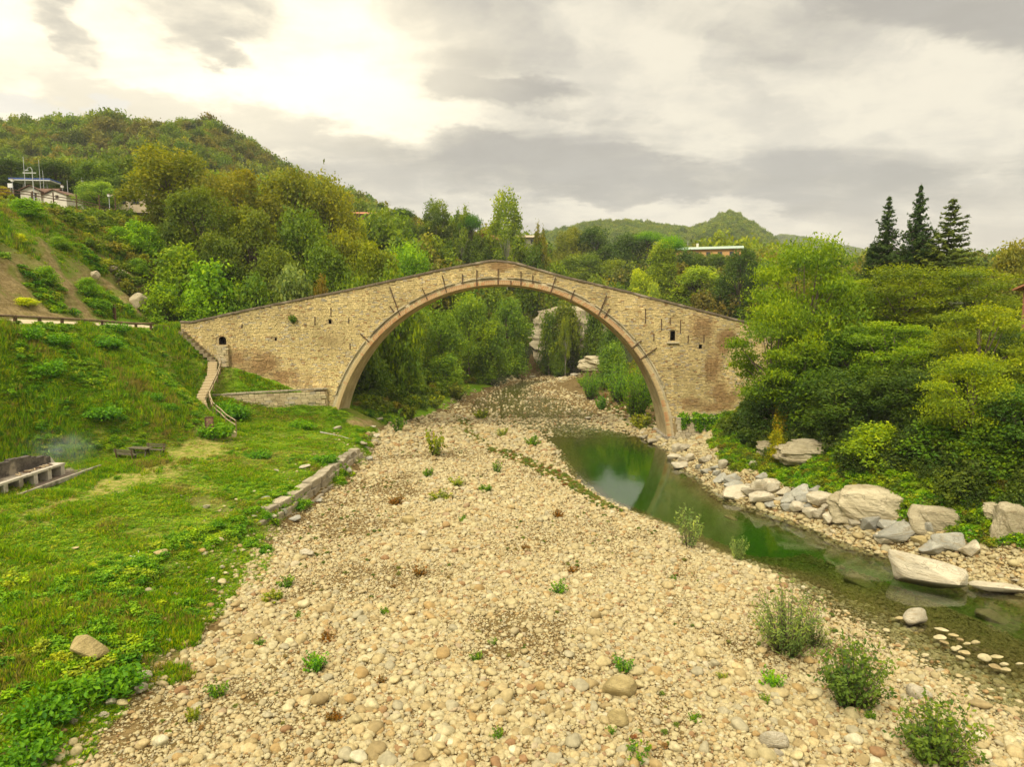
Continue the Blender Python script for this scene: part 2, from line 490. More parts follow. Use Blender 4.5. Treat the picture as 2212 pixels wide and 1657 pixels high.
def leaf_mat(name, base=None, translucent=0.38, random_ramp=None):
    """leaves: colour of the plant (object colour), varied leaf by leaf by its tint"""
    m, t = new_mat(name)
    oi = t.n('ShaderNodeObjectInfo')
    if random_ramp: col = t.ramp(oi.outputs['Random'], random_ramp)
    elif base: col = base
    else: col = oi.outputs['Color']
    k = attr(t, 'tint').outputs['Fac']
    hsv = t.n('ShaderNodeHueSaturation')
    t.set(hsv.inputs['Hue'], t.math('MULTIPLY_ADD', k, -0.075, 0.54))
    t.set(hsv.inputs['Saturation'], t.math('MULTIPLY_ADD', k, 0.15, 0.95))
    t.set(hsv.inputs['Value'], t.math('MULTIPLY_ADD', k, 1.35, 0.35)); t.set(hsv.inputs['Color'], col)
    c = hsv.outputs[0]
    d = t.n('ShaderNodeBsdfPrincipled'); t.set(d.inputs['Base Color'], c); d.inputs['Roughness'].default_value = .6; d.inputs['Specular IOR Level'].default_value = .25
    tr = t.n('ShaderNodeBsdfTranslucent'); t.set(tr.inputs[0], t.vmath('MULTIPLY', c, (1.15, 1.2, .7)))
    mx = t.n('ShaderNodeMixShader'); mx.inputs[0].default_value = translucent
    t.set(mx.inputs[1], d.outputs[0]); t.set(mx.inputs[2], tr.outputs[0])
    o = t.n('ShaderNodeOutputMaterial'); t.set(o.inputs[0], mx.outputs[0])
    return m


M_LEAF = leaf_mat('leaf')
M_FOREST = leaf_mat('forest_leaf', random_ramp=[(0, (.09, .145, .012)), (.25, (.17, .235, .016)), (.5, (.125, .21, .016)), (.75, (.21, .25, .018)), (.92, (.22, .19, .022)), (1, (.09, .17, .02))])
M_FORESTB = leaf_mat('olive_forest_leaf', random_ramp=[(0, (.06, .09, .012)), (.4, (.15, .165, .018)), (.8, (.17, .15, .022)), (1, (.05, .08, .014))])
M_THICK = leaf_mat('thicket_leaf', random_ramp=[(0, (.035, .062, .010)), (.4, (.075, .12, .014)), (.75, (.06, .11, .016)), (.9, (.14, .19, .018)), (1, (.045, .08, .012))])
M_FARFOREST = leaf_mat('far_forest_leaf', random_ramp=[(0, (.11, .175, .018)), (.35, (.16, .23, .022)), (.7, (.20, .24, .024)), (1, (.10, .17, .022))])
M_GRASS = leaf_mat('grass_blade', random_ramp=[(0, (.11, .26, .006)), (.4, (.19, .36, .007)), (.75, (.28, .38, .010)), (1, (.34, .34, .03))], translucent=.35)
M_STRAW = leaf_mat('straw_blade', random_ramp=[(0, (.20, .21, .025)), (.5, (.30, .28, .05)), (1, (.27, .22, .06))], translucent=.25)
M_WEED = leaf_mat('weed_leaf', random_ramp=[(0, (.075, .21, .008)), (.5, (.15, .31, .010)), (.85, (.23, .36, .014)), (1, (.30, .34, .03))], translucent=.3)
M_DRYWEED = leaf_mat('dry_weed_leaf', random_ramp=[(0, (.09, .15, .02)), (.5, (.15, .20, .025)), (.70, (.23, .20, .05)), (.82, (.26, .12, .04)), (1, (.24, .24, .06))], translucent=.2)
M_BARK = grainy('bark', (.10, .075, .05), (.17, .13, .095), 4, .9, .04, stretch=(1, 1, .25))
M_PALEBARK = grainy('pale_bark', (.28, .25, .2), (.42, .38, .31), 4, .9, .03, stretch=(1, 1, .3))


PEB_COL = [(0.322, 0.242, 0.109), (0.45, 0.375, 0.192), (0.509, 0.439, 0.249), (0.441, 0.35, 0.17), (0.356, 0.312, 0.192), (0.481, 0.375, 0.183), (0.38, 0.257, 0.1), (0.281, 0.162, 0.072), (0.544, 0.496, 0.326)]
PEB_NAME = ['tan', 'sandy', 'cream', 'buff', 'grey', 'pale orange', 'ochre', 'rusty', 'whitish']


def pebble_mat(name, from_object=False):
    m, t = new_mat(name)
    oi = t.n('ShaderNodeObjectInfo')
    base = oi.outputs['Color'] if from_object else t.ramp(oi.outputs['Random'], list(zip((0, .15, .33, .52, .68, .80, .90, .96, 1), PEB_COL)))
    p = objpos(t)
    n1 = t.noise(p, 1.6, 5, .6); n2 = t.noise(p, 9, 4, .6)
    col = t.mix(t.step(n1, .35, .68), t.vmath('SCALE', base, scale=.8), t.vmath('SCALE', base, scale=1.1))
    col = t.mix(t.math('MULTIPLY', t.step(n2, .52, .72), .35), col, (.22, .165, .085))
    sz = t.n('ShaderNodeSeparateXYZ'); t.set(sz.inputs[0], worldpos(t))
    wet = t.mix(t.step(n1, .4, .6), (.12, .08, .03), (.24, .165, .07))      # wet and furred with algae under the water
    col = t.mix(t.step(sz.outputs[2], -.08, -.36), col, wet)
    finish(t, col, .8, n2, .03, .5, .25)
    return m


M_PEB = pebble_mat('river_cobble')
M_COB = pebble_mat('large_river_cobble', True)


def boulder_mat(name, c1, c2, stain):
    m, t = new_mat(name)
    oi = t.n('ShaderNodeObjectInfo')
    p = objpos(t)
    off = t.vmath('ADD', p, t.vmath('SCALE', (13.1, 7.7, 3.3), scale=oi.outputs['Random']))
    n1 = t.noise(off, 1.1, 6, .62, .4); n2 = t.noise(off, 7, 6, .65)
    mpn = t.n('ShaderNodeMapping'); t.set(mpn.inputs[0], off); mpn.inputs['Scale'].default_value = (1, 1, 4.5); mpn.inputs['Rotation'].default_value = (.35, .2, 0)
    n3 = t.noise(mpn.outputs[0], 2.2, 5, .6)
    col = t.mix(t.step(n1, .36, .66), c1, c2)
    col = t.mix(t.math('MULTIPLY', t.step(n3, .5, .7), .55), col, stain)
    col = t.vmath('SCALE', col, scale=t.math('MULTIPLY_ADD', oi.outputs['Random'], .35, .82))
    sz = t.n('ShaderNodeSeparateXYZ'); t.set(sz.inputs[0], worldpos(t))
    col = t.mix(t.math('MULTIPLY', t.step(t.math('MULTIPLY_ADD', n2, .35, sz.outputs[2]), .42, .22), .75), col, (.13, .10, .05))      # wet foot at the waterline
    col = t.mix(t.math('MULTIPLY', t.step(n2, .58, .66), .35), col, (.16, .14, .10))
    vo = t.n('ShaderNodeTexVoronoi', feature='DISTANCE_TO_EDGE'); vo.inputs['Scale'].default_value = 1.5
    t.set(vo.inputs['Vector'], t.vmath('ADD', off, t.vmath('SCALE', t.n('ShaderNodeTexNoise').outputs['Color'], scale=.9)))
    crack = t.step(vo.outputs['Distance'], .035, .0)
    col = t.mix(t.math('MULTIPLY', crack, t.step(n1, .45, .6, 0, .5)), col, (.12, .095, .055))
    n5 = t.noise(off, 22, 4, .7)
    col = t.vmath('SCALE', col, scale=t.math('MULTIPLY_ADD', n5, .5, .75))
    hh_ = t.math('ADD', t.math('MULTIPLY', n3, .8), t.math('ADD', t.math('MULTIPLY', n2, .6), t.math('MULTIPLY_ADD', crack, -.15, t.math('MULTIPLY', n5, .3))))
    finish(t, col, .88, hh_, .12, .85, .2)
    return m


M_BOULDER = boulder_mat('pale_boulder', (.42, .37, .26), (.55, .49, .355), (.32, .23, .11))
M_BOULDER_G = boulder_mat('grey_boulder', (.29, .28, .23), (.40, .385, .31), (.31, .24, .13))
M_BOULDER_O = boulder_mat('ochre_boulder', (.36, .28, .12), (.47, .37, .17), (.24, .18, .08))
M_CLIFF = boulder_mat('cliff_rock', (.37, .315, .195), (.50, .435, .285), (.21, .155, .08))
M_STEP = grainy('step_stone', (.42, .33, .19), (.56, .46, .28), 3, .9, .02)
M_SHADESTEP = grainy('shaded_step_stone', (.20, .155, .09), (.32, .26, .16), 3, .9, .02)  # darkened copy of the step stone: shade along the bridge wall put into colour
M_BLOCK = boulder_mat('cut_stone_block', (.32, .275, .19), (.44, .38, .265), (.22, .17, .09))
M_WOOD = grainy('weathered_wood', (.15, .10, .055), (.25, .175, .10), 5, .85, .01, stretch=(1, 1, 1))
M_DARKWOOD = grainy('dark_wood', (.085, .050, .028), (.14, .085, .05), 5, .8, .01)
M_PALEWOOD = grainy('pale_wood', (.38, .29, .17), (.5, .4, .25), 5, .85, .01)
M_GREYWOOD = grainy('grey_wood', (.085, .075, .042), (.16, .14, .085), 6, .85, .01)
M_IRON = grainy('rusty_iron', (.075, .048, .03), (.13, .08, .045), 6, .8, .004)
M_DARK = grainy('hollow_shade', (.03, .02, .014), (.05, .032, .02), 3, .95, .01)  # near-black colour paints in the shade inside the openings
M_CONC = grainy('concrete', (.27, .24, .18), (.42, .38, .29), 2.5, .9, .015, c3=(.15, .125, .09))
M_OLDWALL = grainy('stained_render', (.40, .36, .28), (.54, .49, .39), 2.2, .9, .015, c3=(.26, .22, .16))
M_SOOT = grainy('sooty_concrete', (.05, .042, .036), (.15, .125, .10), 1.6, .95, .015, c3=(.32, .27, .2))
M_WHITEWALL = grainy('white_render', (.62, .57, .46), (.72, .67, .55), 1.5, .9, .005)
M_WHITEPAINT = grainy('white_paint', (.70, .69, .66), (.80, .79, .76), 4, .5, .002)
M_GREYMETAL = grainy('grey_metal', (.42, .43, .42), (.55, .56, .55), 4, .45, .002, spec=.5)
M_BLUE = grainy('blue_paint', (.05, .09, .30), (.07, .12, .36), 4, .5, .002)
M_ROOFBROWN = grainy('brown_roof', (.10, .06, .04), (.18, .10, .065), 3, .85, .02)
M_TILE = grainy('terracotta_tile', (.42, .17, .08), (.54, .25, .13), 4, .85, .02)
M_REDWALL = grainy('red_brick_wall', (.30, .12, .075), (.38, .17, .11), 3, .9, .01)
M_ORANGEWALL = grainy('orange_render', (.58, .32, .12), (.66, .38, .16), 2, .9, .01)
M_GREENROOF = grainy('green_metal_roof', (.30, .38, .30), (.42, .50, .40), 2, .6, .01)
M_BEIGEROOF = grainy('beige_roof', (.48, .38, .25), (.58, .47, .32), 2, .85, .01)
M_GLASS = grainy('dark_window_glass', (.03, .035, .04), (.05, .055, .06), 1, .15, .001, spec=.5)
M_LAMPGLASS = grainy('milky_lamp_glass', (.70, .68, .62), (.78, .76, .70), 3, .3, .001)
M_SIGNBROWN = grainy('brown_sign_board', (.12, .05, .03), (.17, .075, .045), 4, .7, .004)
M_PAPER = grainy('notice_print', (.30, .18, .12), (.20, .10, .07), 9, .7, .001)
M_PATH = grainy('pale_gravel_path', (.46, .37, .23), (.56, .47, .31), 2.5, .95, .03)
M_DIRT = grainy('dark_slab', (.10, .075, .055), (.17, .13, .095), 2, .95, .02, c3=(.24, .2, .15))

# ================================================================== THE GROUND
def line_x(k, y):
    a = np.array(LN[k]); return np.interp(y, a[:, 0], a[:, 1])


def seg_dist(x, y, pts):
    d = np.full(np.shape(x), 1e9)
    for (x0, y0), (x1, y1) in zip(pts[:-1], pts[1:]):
        vx, vy = x1 - x0, y1 - y0
        t = np.clip(((x - x0) * vx + (y - y0) * vy) / (vx * vx + vy * vy + 1e-9), 0, 1)
        d = np.minimum(d, np.hypot(x - x0 - t * vx, y - y0 - t * vy))
    return d


def hits(L): return [tuple(hit(u, v)[:2]) for u, v in L]


TRAIL = hits([(505, 942), (440, 980), (340, 1015), (200, 1065), (60, 1120), (5, 1135)])
TRAIL2 = hits([(420, 1000), (330, 1035), (240, 1060)])
DIRT = hits([(440, 1085), (520, 1130), (610, 1150)])
DIRT2 = hits([(330, 1195), (370, 1230), (200, 1330), (120, 1340)])
DIRT3 = hits([(770, 915), (810, 912)])
TABLEDIRT = hits([(265, 995), (330, 1000)])


def masks(x, y, z):
    """grass, gravel, bare soil, dry grass (0..1)"""
    n = fbm(x, y, .35, 4); n2 = fbm(x + 50, y, .12, 3)
    gl = line_x('G', y); ll = line_x('L', y); wl = np.interp(y, *zip(*WL)); wr = np.interp(y, *zip(*WR))
    near = (y < 186)
    gravel = sm(-.7, .7, x - gl + .9 * n) * (1 - sm(-.8, 1.2, x - ll + .8 * n)) * near
    # weeds across the bar in a diagonal drift and near the far bank
    grass = (1 - sm(-.7, .9, x - gl + 1.0 * n)) * sm(-48, -46, x) * (y < 150)
    grass = np.maximum(grass, sm(-.8, 1.2, x - ll + .8 * n) * (1 - sm(3, 7, x - ll + n)) * near)
    slope = (1 - sm(-48.6, -47.6, x)) * sm(40, 50, y) * (1 - sm(100, 112, y))
    lip = line_x('B', y)
    upper = sm(5.5, 1.0, x - lip) if False else 1 - sm(.5, 7.0, x - lip + 2.5 * n)
    soil = .85 * slope * (1 - upper) * sm(-.42, .34, n + n2 * .8 + .14)
    gslope = slope * np.clip(1 - soil, 0, 1)
    grass = np.maximum(grass, gslope)
    island = sm(.2, .9, n + .5) * (x > wr + 2) * (y > 92) * (y < 165) * (x < 33)
    grass = np.maximum(grass, island * .8)
    dry = np.maximum.reduce([1 - sm(.6, 3.0, seg_dist(x, y, TRAIL) + 1.2 * n), .8 * (1 - sm(.4, 1.6, seg_dist(x, y, TRAIL2) + .6 * n)), .7 * (1 - sm(.5, 2.2, seg_dist(x, y, TABLEDIRT) + .5 * n))])
    dry = np.maximum(dry, sm(.25, .8, n2 + n * .5) * .55) * (x < gl)
    d2 = np.maximum.reduce([.72 - .72 * sm(.3, 2.6, seg_dist(x, y, DIRT) + 1.7 * n), .45 * (1 - sm(.3, 1.6, seg_dist(x, y, DIRT2) + .9 * n)), 1 - sm(.5, 1.8, seg_dist(x, y, DIRT3) + .6 * n)])
    edge = np.exp(-((x - gl + 1.2) / 1.8) ** 2) * sm(-.1, .5, n) * .6 * (y < 90)
    soil = np.maximum(soil, np.maximum(d2, edge) * (x < gl + 1))
    grass = grass * (1 - .85 * np.maximum(d2, edge) * (x < gl + 1))
    return np.clip(np.stack([grass, gravel, soil, dry], -1), 0, 1)


ax = np.concatenate([[-3600, -2600, -1900, -1500, -1200, -1000, -850, -720], np.arange(-620, -262, 20.), _gx, np.arange(172, 300, 12.), np.arange(300, 1100, 25.), [1200, 1400, 1700, 2200, 3000, 4200]])
ay = np.concatenate([[-700, -400, -250, -150, -100], _gy, np.arange(256, 420, 8.), np.arange(420, 1000, 25.), np.arange(1000, 2000, 60.), [2100, 2400, 3000, 4200]])
GX, GY = np.meshgrid(ax, ay)
GZ = terr(GX, GY)
gv = np.stack([GX, GY, GZ], -1).reshape(-1, 3)
ni, nj = len(ay), len(ax)
idx = np.arange(ni * nj).reshape(ni, nj)
gf = np.stack([idx[:-1, :-1], idx[:-1, 1:], idx[1:, 1:], idx[1:, :-1]], -1).reshape(-1, 4)
mk = masks(gv[:, 0], gv[:, 1], gv[:, 2])
gme = fast_mesh('ground', gv, gf, True, {'mask': mk})


def ground_mat():
    m, t = new_mat('ground')
    p = worldpos(t)
    sepm = t.n('ShaderNodeSeparateColor'); a = attr(t, 'mask'); t.set(sepm.inputs[0], a.outputs['Color'])
    R, G, B = sepm.outputs[:3]; A = a.outputs['Alpha']
    n1 = t.noise(p, .35, 5, .6); n2 = t.noise(p, 2.2, 6, .65); n3 = t.noise(p, 11, 4, .6)
    forest = t.mix(t.step(n2, .35, .65), (.022, .030, .010), (.060, .065, .022))
    grass = t.mix(t.step(n1, .38, .62), (.11, .225, .006), (.18, .285, .010))
    grass = t.mix(t.math('MULTIPLY', t.step(n2, .48, .68), .6), grass, (.18, .21, .02))
    grass = t.mix(t.math('MULTIPLY', t.step(n3, .52, .68), .45), grass, (.05, .10, .008))
    dryc = t.mix(t.step(n2, .4, .62), (.24, .215, .045), (.40, .30, .11))
    grass = t.mix(t.math('MULTIPLY', A, t.step(n2, .3, .6, .35, .8)), grass, dryc)
    mps = t.n('ShaderNodeMapping'); t.set(mps.inputs[0], p); mps.inputs['Rotation'].default_value = (0, math.radians(32), math.radians(20)); mps.inputs['Scale'].default_value = (.25, .25, 2.6)
    n4 = t.noise(mps.outputs[0], 1.0, 5, .62)
    soil = t.mix(t.step(t.math('ADD', t.math('MULTIPLY', n2, .5), t.math('MULTIPLY', n4, .5)), .40, .62), (.19, .12, .05), (.36, .25, .125))
    soil = t.mix(t.math('MULTIPLY', t.step(n1, .48, .62), .75), soil, (.135, .165, .02))
    soil = t.mix(t.math('MULTIPLY', t.step(n3, .55, .7), .5), soil, (.46, .37, .24))
    vor = t.n('ShaderNodeTexVoronoi', feature='F1'); t.set(vor.inputs['Vector'], p); vor.inputs['Scale'].default_value = 5.0
    vor2 = t.n('ShaderNodeTexVoronoi', feature='F1'); t.set(vor2.inputs['Vector'], p); vor2.inputs['Scale'].default_value = 13.0
    sc_ = t.n('ShaderNodeSeparateColor'); t.set(sc_.inputs[0], vor.outputs['Color'])
    grav = t.ramp(sc_.outputs[0], [(0, (.085, .055, .018)), (.3, (.14, .092, .032)), (.7, (.25, .175, .072)), (1, (.10, .065, .022))])  # dark ramp: shade in the gaps between the pebbles is painted in
    grav = t.mix(t.step(vor.outputs['Distance'], .05, .12, 0, 1), grav, t.vmath('SCALE', grav, scale=.9))
    grav = t.mix(t.math('MULTIPLY', t.step(n1, .48, .62), .6), grav, (.15, .105, .036))
    sepz = t.n('ShaderNodeSeparateXYZ'); t.set(sepz.inputs[0], p)
    bed = t.ramp(sc_.outputs[1], [(0, (.08, .05, .02)), (.4, (.15, .105, .042)), (.8, (.22, .16, .07)), (1, (.12, .09, .035))])
    bed = t.mix(t.math('MULTIPLY', t.step(n2, .46, .62), .6), bed, (.085, .115, .014))
    bed = t.mix(t.math('MULTIPLY', t.step(sepz.outputs[2], -.6, -1.2), .85), bed, t.mix(n2, (.05, .10, .010), (.12, .18, .018)))
    grav = t.mix(t.step(sepz.outputs[2], -.10, -.42), grav, bed)
    col = t.mix(B, forest, soil)
    f = t.math('ADD', G, t.math('MULTIPLY', t.math('SUBTRACT', n3, .5), .8), clamp=True)
    fr = t.math('ADD', R, t.math('MULTIPLY', t.math('SUBTRACT', n2, .5), .5), clamp=True)
    col = t.mix(t.math('MULTIPLY', fr, t.step(R, .02, .2)), col, grass)
    col = t.mix(t.step(f, .35, .65), col, grav)
    hgt = t.math('ADD', t.math('MULTIPLY', n2, .6), t.math('MULTIPLY_ADD', vor.outputs['Distance'], -.6, t.math('MULTIPLY', vor2.outputs['Distance'], -.3)))
    finish(t, col, .95, hgt, .12, .8, .1)
    return m


ground = link('ground', gme, ground_mat())
tag(ground, 'valley ground of grass banks and wooded slopes around the gravel bed', None, None, 'structure')

# the path along the top of the grass bank, behind the low fence
ys_ = np.arange(-55, 88.1, .8)
pv, pf = [], []
for i, y in enumerate(ys_):
    for j, x in enumerate(np.linspace(-48.1, -45.5, 5)):
        pv.append((x + .12 * float(vnoise(y * .5, j)), y, float(terr(x, y)) + .05 + (0.03 if 0 < j < 4 else -.09)))
for i in range(len(ys_) - 1):
    for j in range(4):
        b = i * 5 + j; pf.append((b, b + 1, b + 6, b + 5))
path = link('path', fast_mesh('path', pv, pf, True), M_PATH)
tag(path, 'pale gravel path behind the low wooden fence, leading onto the bridge', None, None, 'structure')

# ------------------------------------------------------------------ water
def water_mat():
    m, t = new_mat('river_water')
    p = worldpos(t)
    mpn = t.n('ShaderNodeMapping'); t.set(mpn.inputs[0], p); mpn.inputs['Scale'].default_value = (1.0, .55, 1)
    r1 = t.noise(mpn.outputs[0], 1.1, 3, .5, .2); r2 = t.noise(mpn.outputs[0], 4.5, 3, .55, .4)
    sepz = t.n('ShaderNodeSeparateXYZ'); t.set(sepz.inputs[0], p)
    riff = t.math('MULTIPLY', t.step(sepz.outputs[1], 86, 103), t.step(sepz.outputs[1], 172, 150))
    h = t.math('ADD', t.math('MULTIPLY', r1, .25), t.math('MULTIPLY', r2, t.math('MULTIPLY_ADD', riff, 3.0, .16)))
    bp = t.n('ShaderNodeBump'); bp.inputs['Strength'].default_value = .35; bp.inputs['Distance'].default_value = .05
    t.set(bp.inputs['Height'], h)
    gl = t.n('ShaderNodeBsdfGlossy'); gl.inputs['Roughness'].default_value = .03; gl.inputs[0].default_value = (1, 1, 1, 1); t.set(gl.inputs['Normal'], bp.outputs[0])
    tr = t.n('ShaderNodeBsdfTransparent'); tr.inputs[0].default_value = (.93, .95, .88, 1)
    fr = t.n('ShaderNodeFresnel'); fr.inputs[0].default_value = 1.40; t.set(fr.inputs['Normal'], bp.outputs[0])
    mx = t.n('ShaderNodeMixShader'); t.set(mx.inputs[0], fr.outputs[0]); t.set(mx.inputs[1], tr.outputs[0]); t.set(mx.inputs[2], gl.outputs[0])
    va = t.n('ShaderNodeVolumeAbsorption'); va.inputs[0].default_value = (.42, .84, .08, 1); va.inputs[1].default_value = .30
    o = t.n('ShaderNodeOutputMaterial'); t.set(o.inputs[0], mx.outputs[0]); t.set(o.inputs[1], va.outputs[0])
    return m


yw = np.concatenate([np.arange(-60, 12, 6.), np.arange(12, 188.1, 1.0)])
wv = []
for y in yw:
    a, b = np.interp(y, *zip(*WL)) - 2.2, np.interp(y, *zip(*WR)) + 2.2
    for k in range(7): wv.append((a + (b - a) * k / 6, y, 0.0))
wf = [(i * 7 + j, i * 7 + j + 1, i * 7 + j + 8, i * 7 + j + 7) for i in range(len(yw) - 1) for j in range(6)]
water = link('river_water', fast_mesh('river_water', wv, wf, True), water_mat())
tag(water, 'shallow green river curving under the bridge', None, None, 'structure')

# ------------------------------------------------------------------ the evening haze of the valley
def haze_mat():  # upper flight takes the copy with shade in its colour
    m, t = new_mat('valley_haze')
    v = t.n('ShaderNodeVolumePrincipled')
    v.inputs['Color'].default_value = (.93, .96, 1.0, 1); v.inputs['Density'].default_value = HAZE
    v.inputs['Anisotropy'].default_value = .2
    o = t.n('ShaderNodeOutputMaterial'); t.set(o.inputs['Volume'], v.outputs[0])
    return m


HAZE = .00017
hz = MB().box((300, 1750, 130), (8200, 5200, 300)).build('haze', haze_mat())
tag(hz, 'thin pale haze lying in the valley air', None, None, 'stuff')

# ================================================================== THE BRIDGE
BX, BZ, BR = -1.45, -1.3, 22.0
BY0, BY1 = 87.0, 93.2
DECK = [tuple(P(u, v, BY0)[[0, 2]]) for u, v in [(390, 695), (412, 696), (554, 665), (747, 627), (951, 583), (1051, 564), (1078, 562.5), (1107, 566), (1221, 598.5), (1343, 627), (1505, 668), (1590, 690)]]
DECK.append((35.5, DECK[-1][1] - 1.6))
_dk = np.array(DECK)
BXL, BXR = _dk[0, 0], 35.5
def deck(x): return np.interp(x, _dk[:, 0], _dk[:, 1])


BROWN = [(545, 785, 55, 30), (500, 800, 30, 22), (625, 818, 58, 17), (1565, 848, 42, 30), (1540, 800, 20, 42), (1500, 872, 48, 12), (1530, 880, 60, 10), (1075, 576, 45, 9), (1515, 705, 28, 30), (1570, 740, 22, 30)]
_BW = [(*P(u, v, BY0)[[0, 2]], a * .0595, b * .0595) for u, v, a, b in BROWN]


def brown(x, z):
    r = 0
    for bx, bz, a, b in _BW:
        q = ((x - bx) / a) ** 2 + ((z - bz) / b) ** 2
        r = np.maximum(r, np.clip(1.5 - q, 0, 1.2) / 1.2)
    return np.clip(np.clip(r, 0, .95) * (.85 + .55 * fbm(x, z, .7, 4)) + .22 * np.clip(fbm(x + 40, z, .3, 3), 0, 1), 0, 1)


def stone_mat():
    m, t = new_mat('bridge_stone')
    oi = t.n('ShaderNodeObjectInfo'); a = attr(t, 'col')
    col = t.vmath('MULTIPLY', oi.outputs['Color'], a.outputs['Color'])
    p = worldpos(t)
    n = t.noise(p, 4.0, 5, .65); n2 = t.noise(p, .5, 4, .6)
    col = t.vmath('SCALE', col, scale=t.math('MULTIPLY_ADD', n, .7, .65))
    col = t.mix(t.math('MULTIPLY', t.step(n2, .52, .68), .22), col, (.34, .20, .08))
    finish(t, col, .9, n, .05, .6, .15)
    return m


M_STONE = stone_mat()
M_MORTAR = grainy('lime_mortar', (.30, .225, .115), (.44, .345, .185), 1.2, .95, .03)
M_BRICK = grainy('arch_brick', (.44, .20, .09), (.56, .31, .15), 1.3, .9, .02, c3=(.55, .40, .21))
M_PALEARCH = grainy('pale_arch_stone', (.54, .42, .21), (.68, .55, .31), .8, .9, .03, c3=(.48, .34, .16))
M_MIXARCH = grainy('worn_arch_brick', (.52, .37, .17), (.60, .46, .25), .9, .9, .03, c3=(.48, .22, .09))
M_MOULD = grainy('grey_lime_moulding', (.40, .34, .21), (.56, .48, .31), 1.4, .9, .04, c3=(.28, .24, .15))
M_SOFFIT = grainy('arch_soffit_plaster', (.36, .28, .15), (.56, .455, .265), .55, .9, .03, c3=(.40, .27, .14))
M_COPING = grainy('coping_slab', (.13, .10, .065), (.22, .175, .12), 1.2, .9, .03, c3=(.34, .28, .2))

bridge = empty('stone_bridge', (BX, 90, 0), 0, 'tall single-arch humpback bridge of tan stone spanning the whole river bed', 'bridge')
BI = Matrix.Translation((-BX, -90, 0))


def bpart(name, me, mat):
    o = link(name, me, mat, bridge); o.location = (-BX, -90, 0); return o


# openings in the spandrel walls: (u0, v0, u1, v1)

_c3 = lambda x, y: ((2000 + x * .5131) / 1.806, (650 + y * .513) / 1.806)
_c2 = lambda x, y: ((1000 + x * .5131) / 1.806, (650 + y * .513) / 1.806)
_c5 = lambda x, y: ((0 + x * .5131) / 1.806, (1150 + y * .513) / 1.806)
def wrect(a, b):
    p, q = P(*a, BY0), P(*b, BY0); return (p[0], q[2], q[0], p[2])     # x0, z0, x1, z1
WINS = [wrect(_c3(1199, 1248), _c3(1234, 1323)), wrect(_c3(1417, 1354), _c3(1438, 1385)), wrect(_c2(549, 1162), _c2(572, 1195)), wrect(_c2(279, 1150), _c2(298, 1177)), wrect(_c2(139, 1301), _c2(156, 1324)), wrect(_c5(1663, 318), _c5(1720, 379))]

# body of rubble: columns from the arch or the ground up to the deck
xs = np.unique(np.round(np.concatenate([np.linspace(BXL, BXR, 90), BX + BR * np.cos(np.linspace(0, PI, 97))]), 4))
bm = bmesh.new()
cols = []
for x in xs:
    d = abs(x - BX)
    cols.append((x, BZ + math.sqrt(max(BR * BR - d * d, 0)) if d <= BR + 1e-4 else -3.0, float(deck(x)) - .12))
xin = [BX - BR, BX + BR]
full = []
for i, (x, b, t_) in enumerate(cols):
    if abs(x - xin[0]) < 1e-3: full += [(x, -3.0, t_), (x, b, t_)]
    elif abs(x - xin[1]) < 1e-3: full += [(x, b, t_), (x, -3.0, t_)]
    else: full.append((x, b, t_))
V = [[bm.verts.new((x, y, z)) for y in (BY0, BY1) for z in (b, t_)] for x, b, t_ in full]
for a, c in zip(V[:-1], V[1:]):
    fl, ft, bl, bt = a; gl_, gt, hl, ht = c
    if (fl.co - gl_.co).length > 1e-5 or True:
        same = abs(fl.co.x - gl_.co.x) < 1e-5
        if same:
            bm.faces.new((fl, gl_, hl, bl))
        else:
            bm.faces.new((fl, gl_, gt, ft)); bm.faces.new((bl, bt, ht, hl)); bm.faces.new((ft, gt, ht, bt)); bm.faces.new((fl, bl, hl, gl_))
bm.faces.new((V[0][0], V[0][1], V[0][3], V[0][2])); bm.faces.new((V[-1][0], V[-1][2], V[-1][3], V[-1][1]))
bmesh.ops.remove_doubles(bm, verts=bm.verts, dist=1e-4)
bmesh.ops.recalc_face_normals(bm, faces=bm.faces)
me_body = bpy.data.meshes.new('rubble_core'); bm.to_mesh(me_body); bm.free()
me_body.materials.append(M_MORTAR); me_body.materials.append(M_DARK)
# cut the openings
ob = bpy.data.objects.new('rubble_core', me_body); COL.objects.link(ob)
cut = MB()
for k, (x0, z0, x1, z1) in enumerate(WINS):
    if k < 5: cut.box(((x0 + x1) / 2, BY0 + .35, (z0 + z1) / 2), (x1 - x0, 1.5, z1 - z0))
    else:
        zs_ = z1 - .32; cxx, hw_ = (x0 + x1) / 2, (x1 - x0) / 2
        prof = [(x0, z0), (x1, z0)] + [(cxx + hw_ * math.cos(a_), zs_ + .32 * math.sin(a_)) for a_ in np.linspace(0, PI, 9)]
        n_ = len(prof)
        cut.add([(px_, BY0 - .4, pz_) for px_, pz_ in prof] + [(px_, BY0 + 1.1, pz_) for px_, pz_ in prof], [tuple(range(n_)), tuple(range(2 * n_ - 1, n_ - 1, -1))] + [(i_, i_ + n_, (i_ + 1) % n_ + n_, (i_ + 1) % n_) for i_ in range(n_)])
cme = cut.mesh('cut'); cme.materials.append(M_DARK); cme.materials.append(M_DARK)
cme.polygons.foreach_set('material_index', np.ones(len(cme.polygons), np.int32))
oc = bpy.data.objects.new('cut', cme); COL.objects.link(oc)
md = ob.modifiers.new('cut', 'BOOLEAN'); md.operation = 'DIFFERENCE'; md.object = oc; md.solver = 'EXACT'
dg = bpy.context.evaluated_depsgraph_get()
body2 = bpy.data.meshes.new_from_object(ob.evaluated_get(dg))
bpy.data.objects.remove(ob); bpy.data.objects.remove(oc)
body2.name = 'rubble_core'
bpart('rubble_core', body2, None)


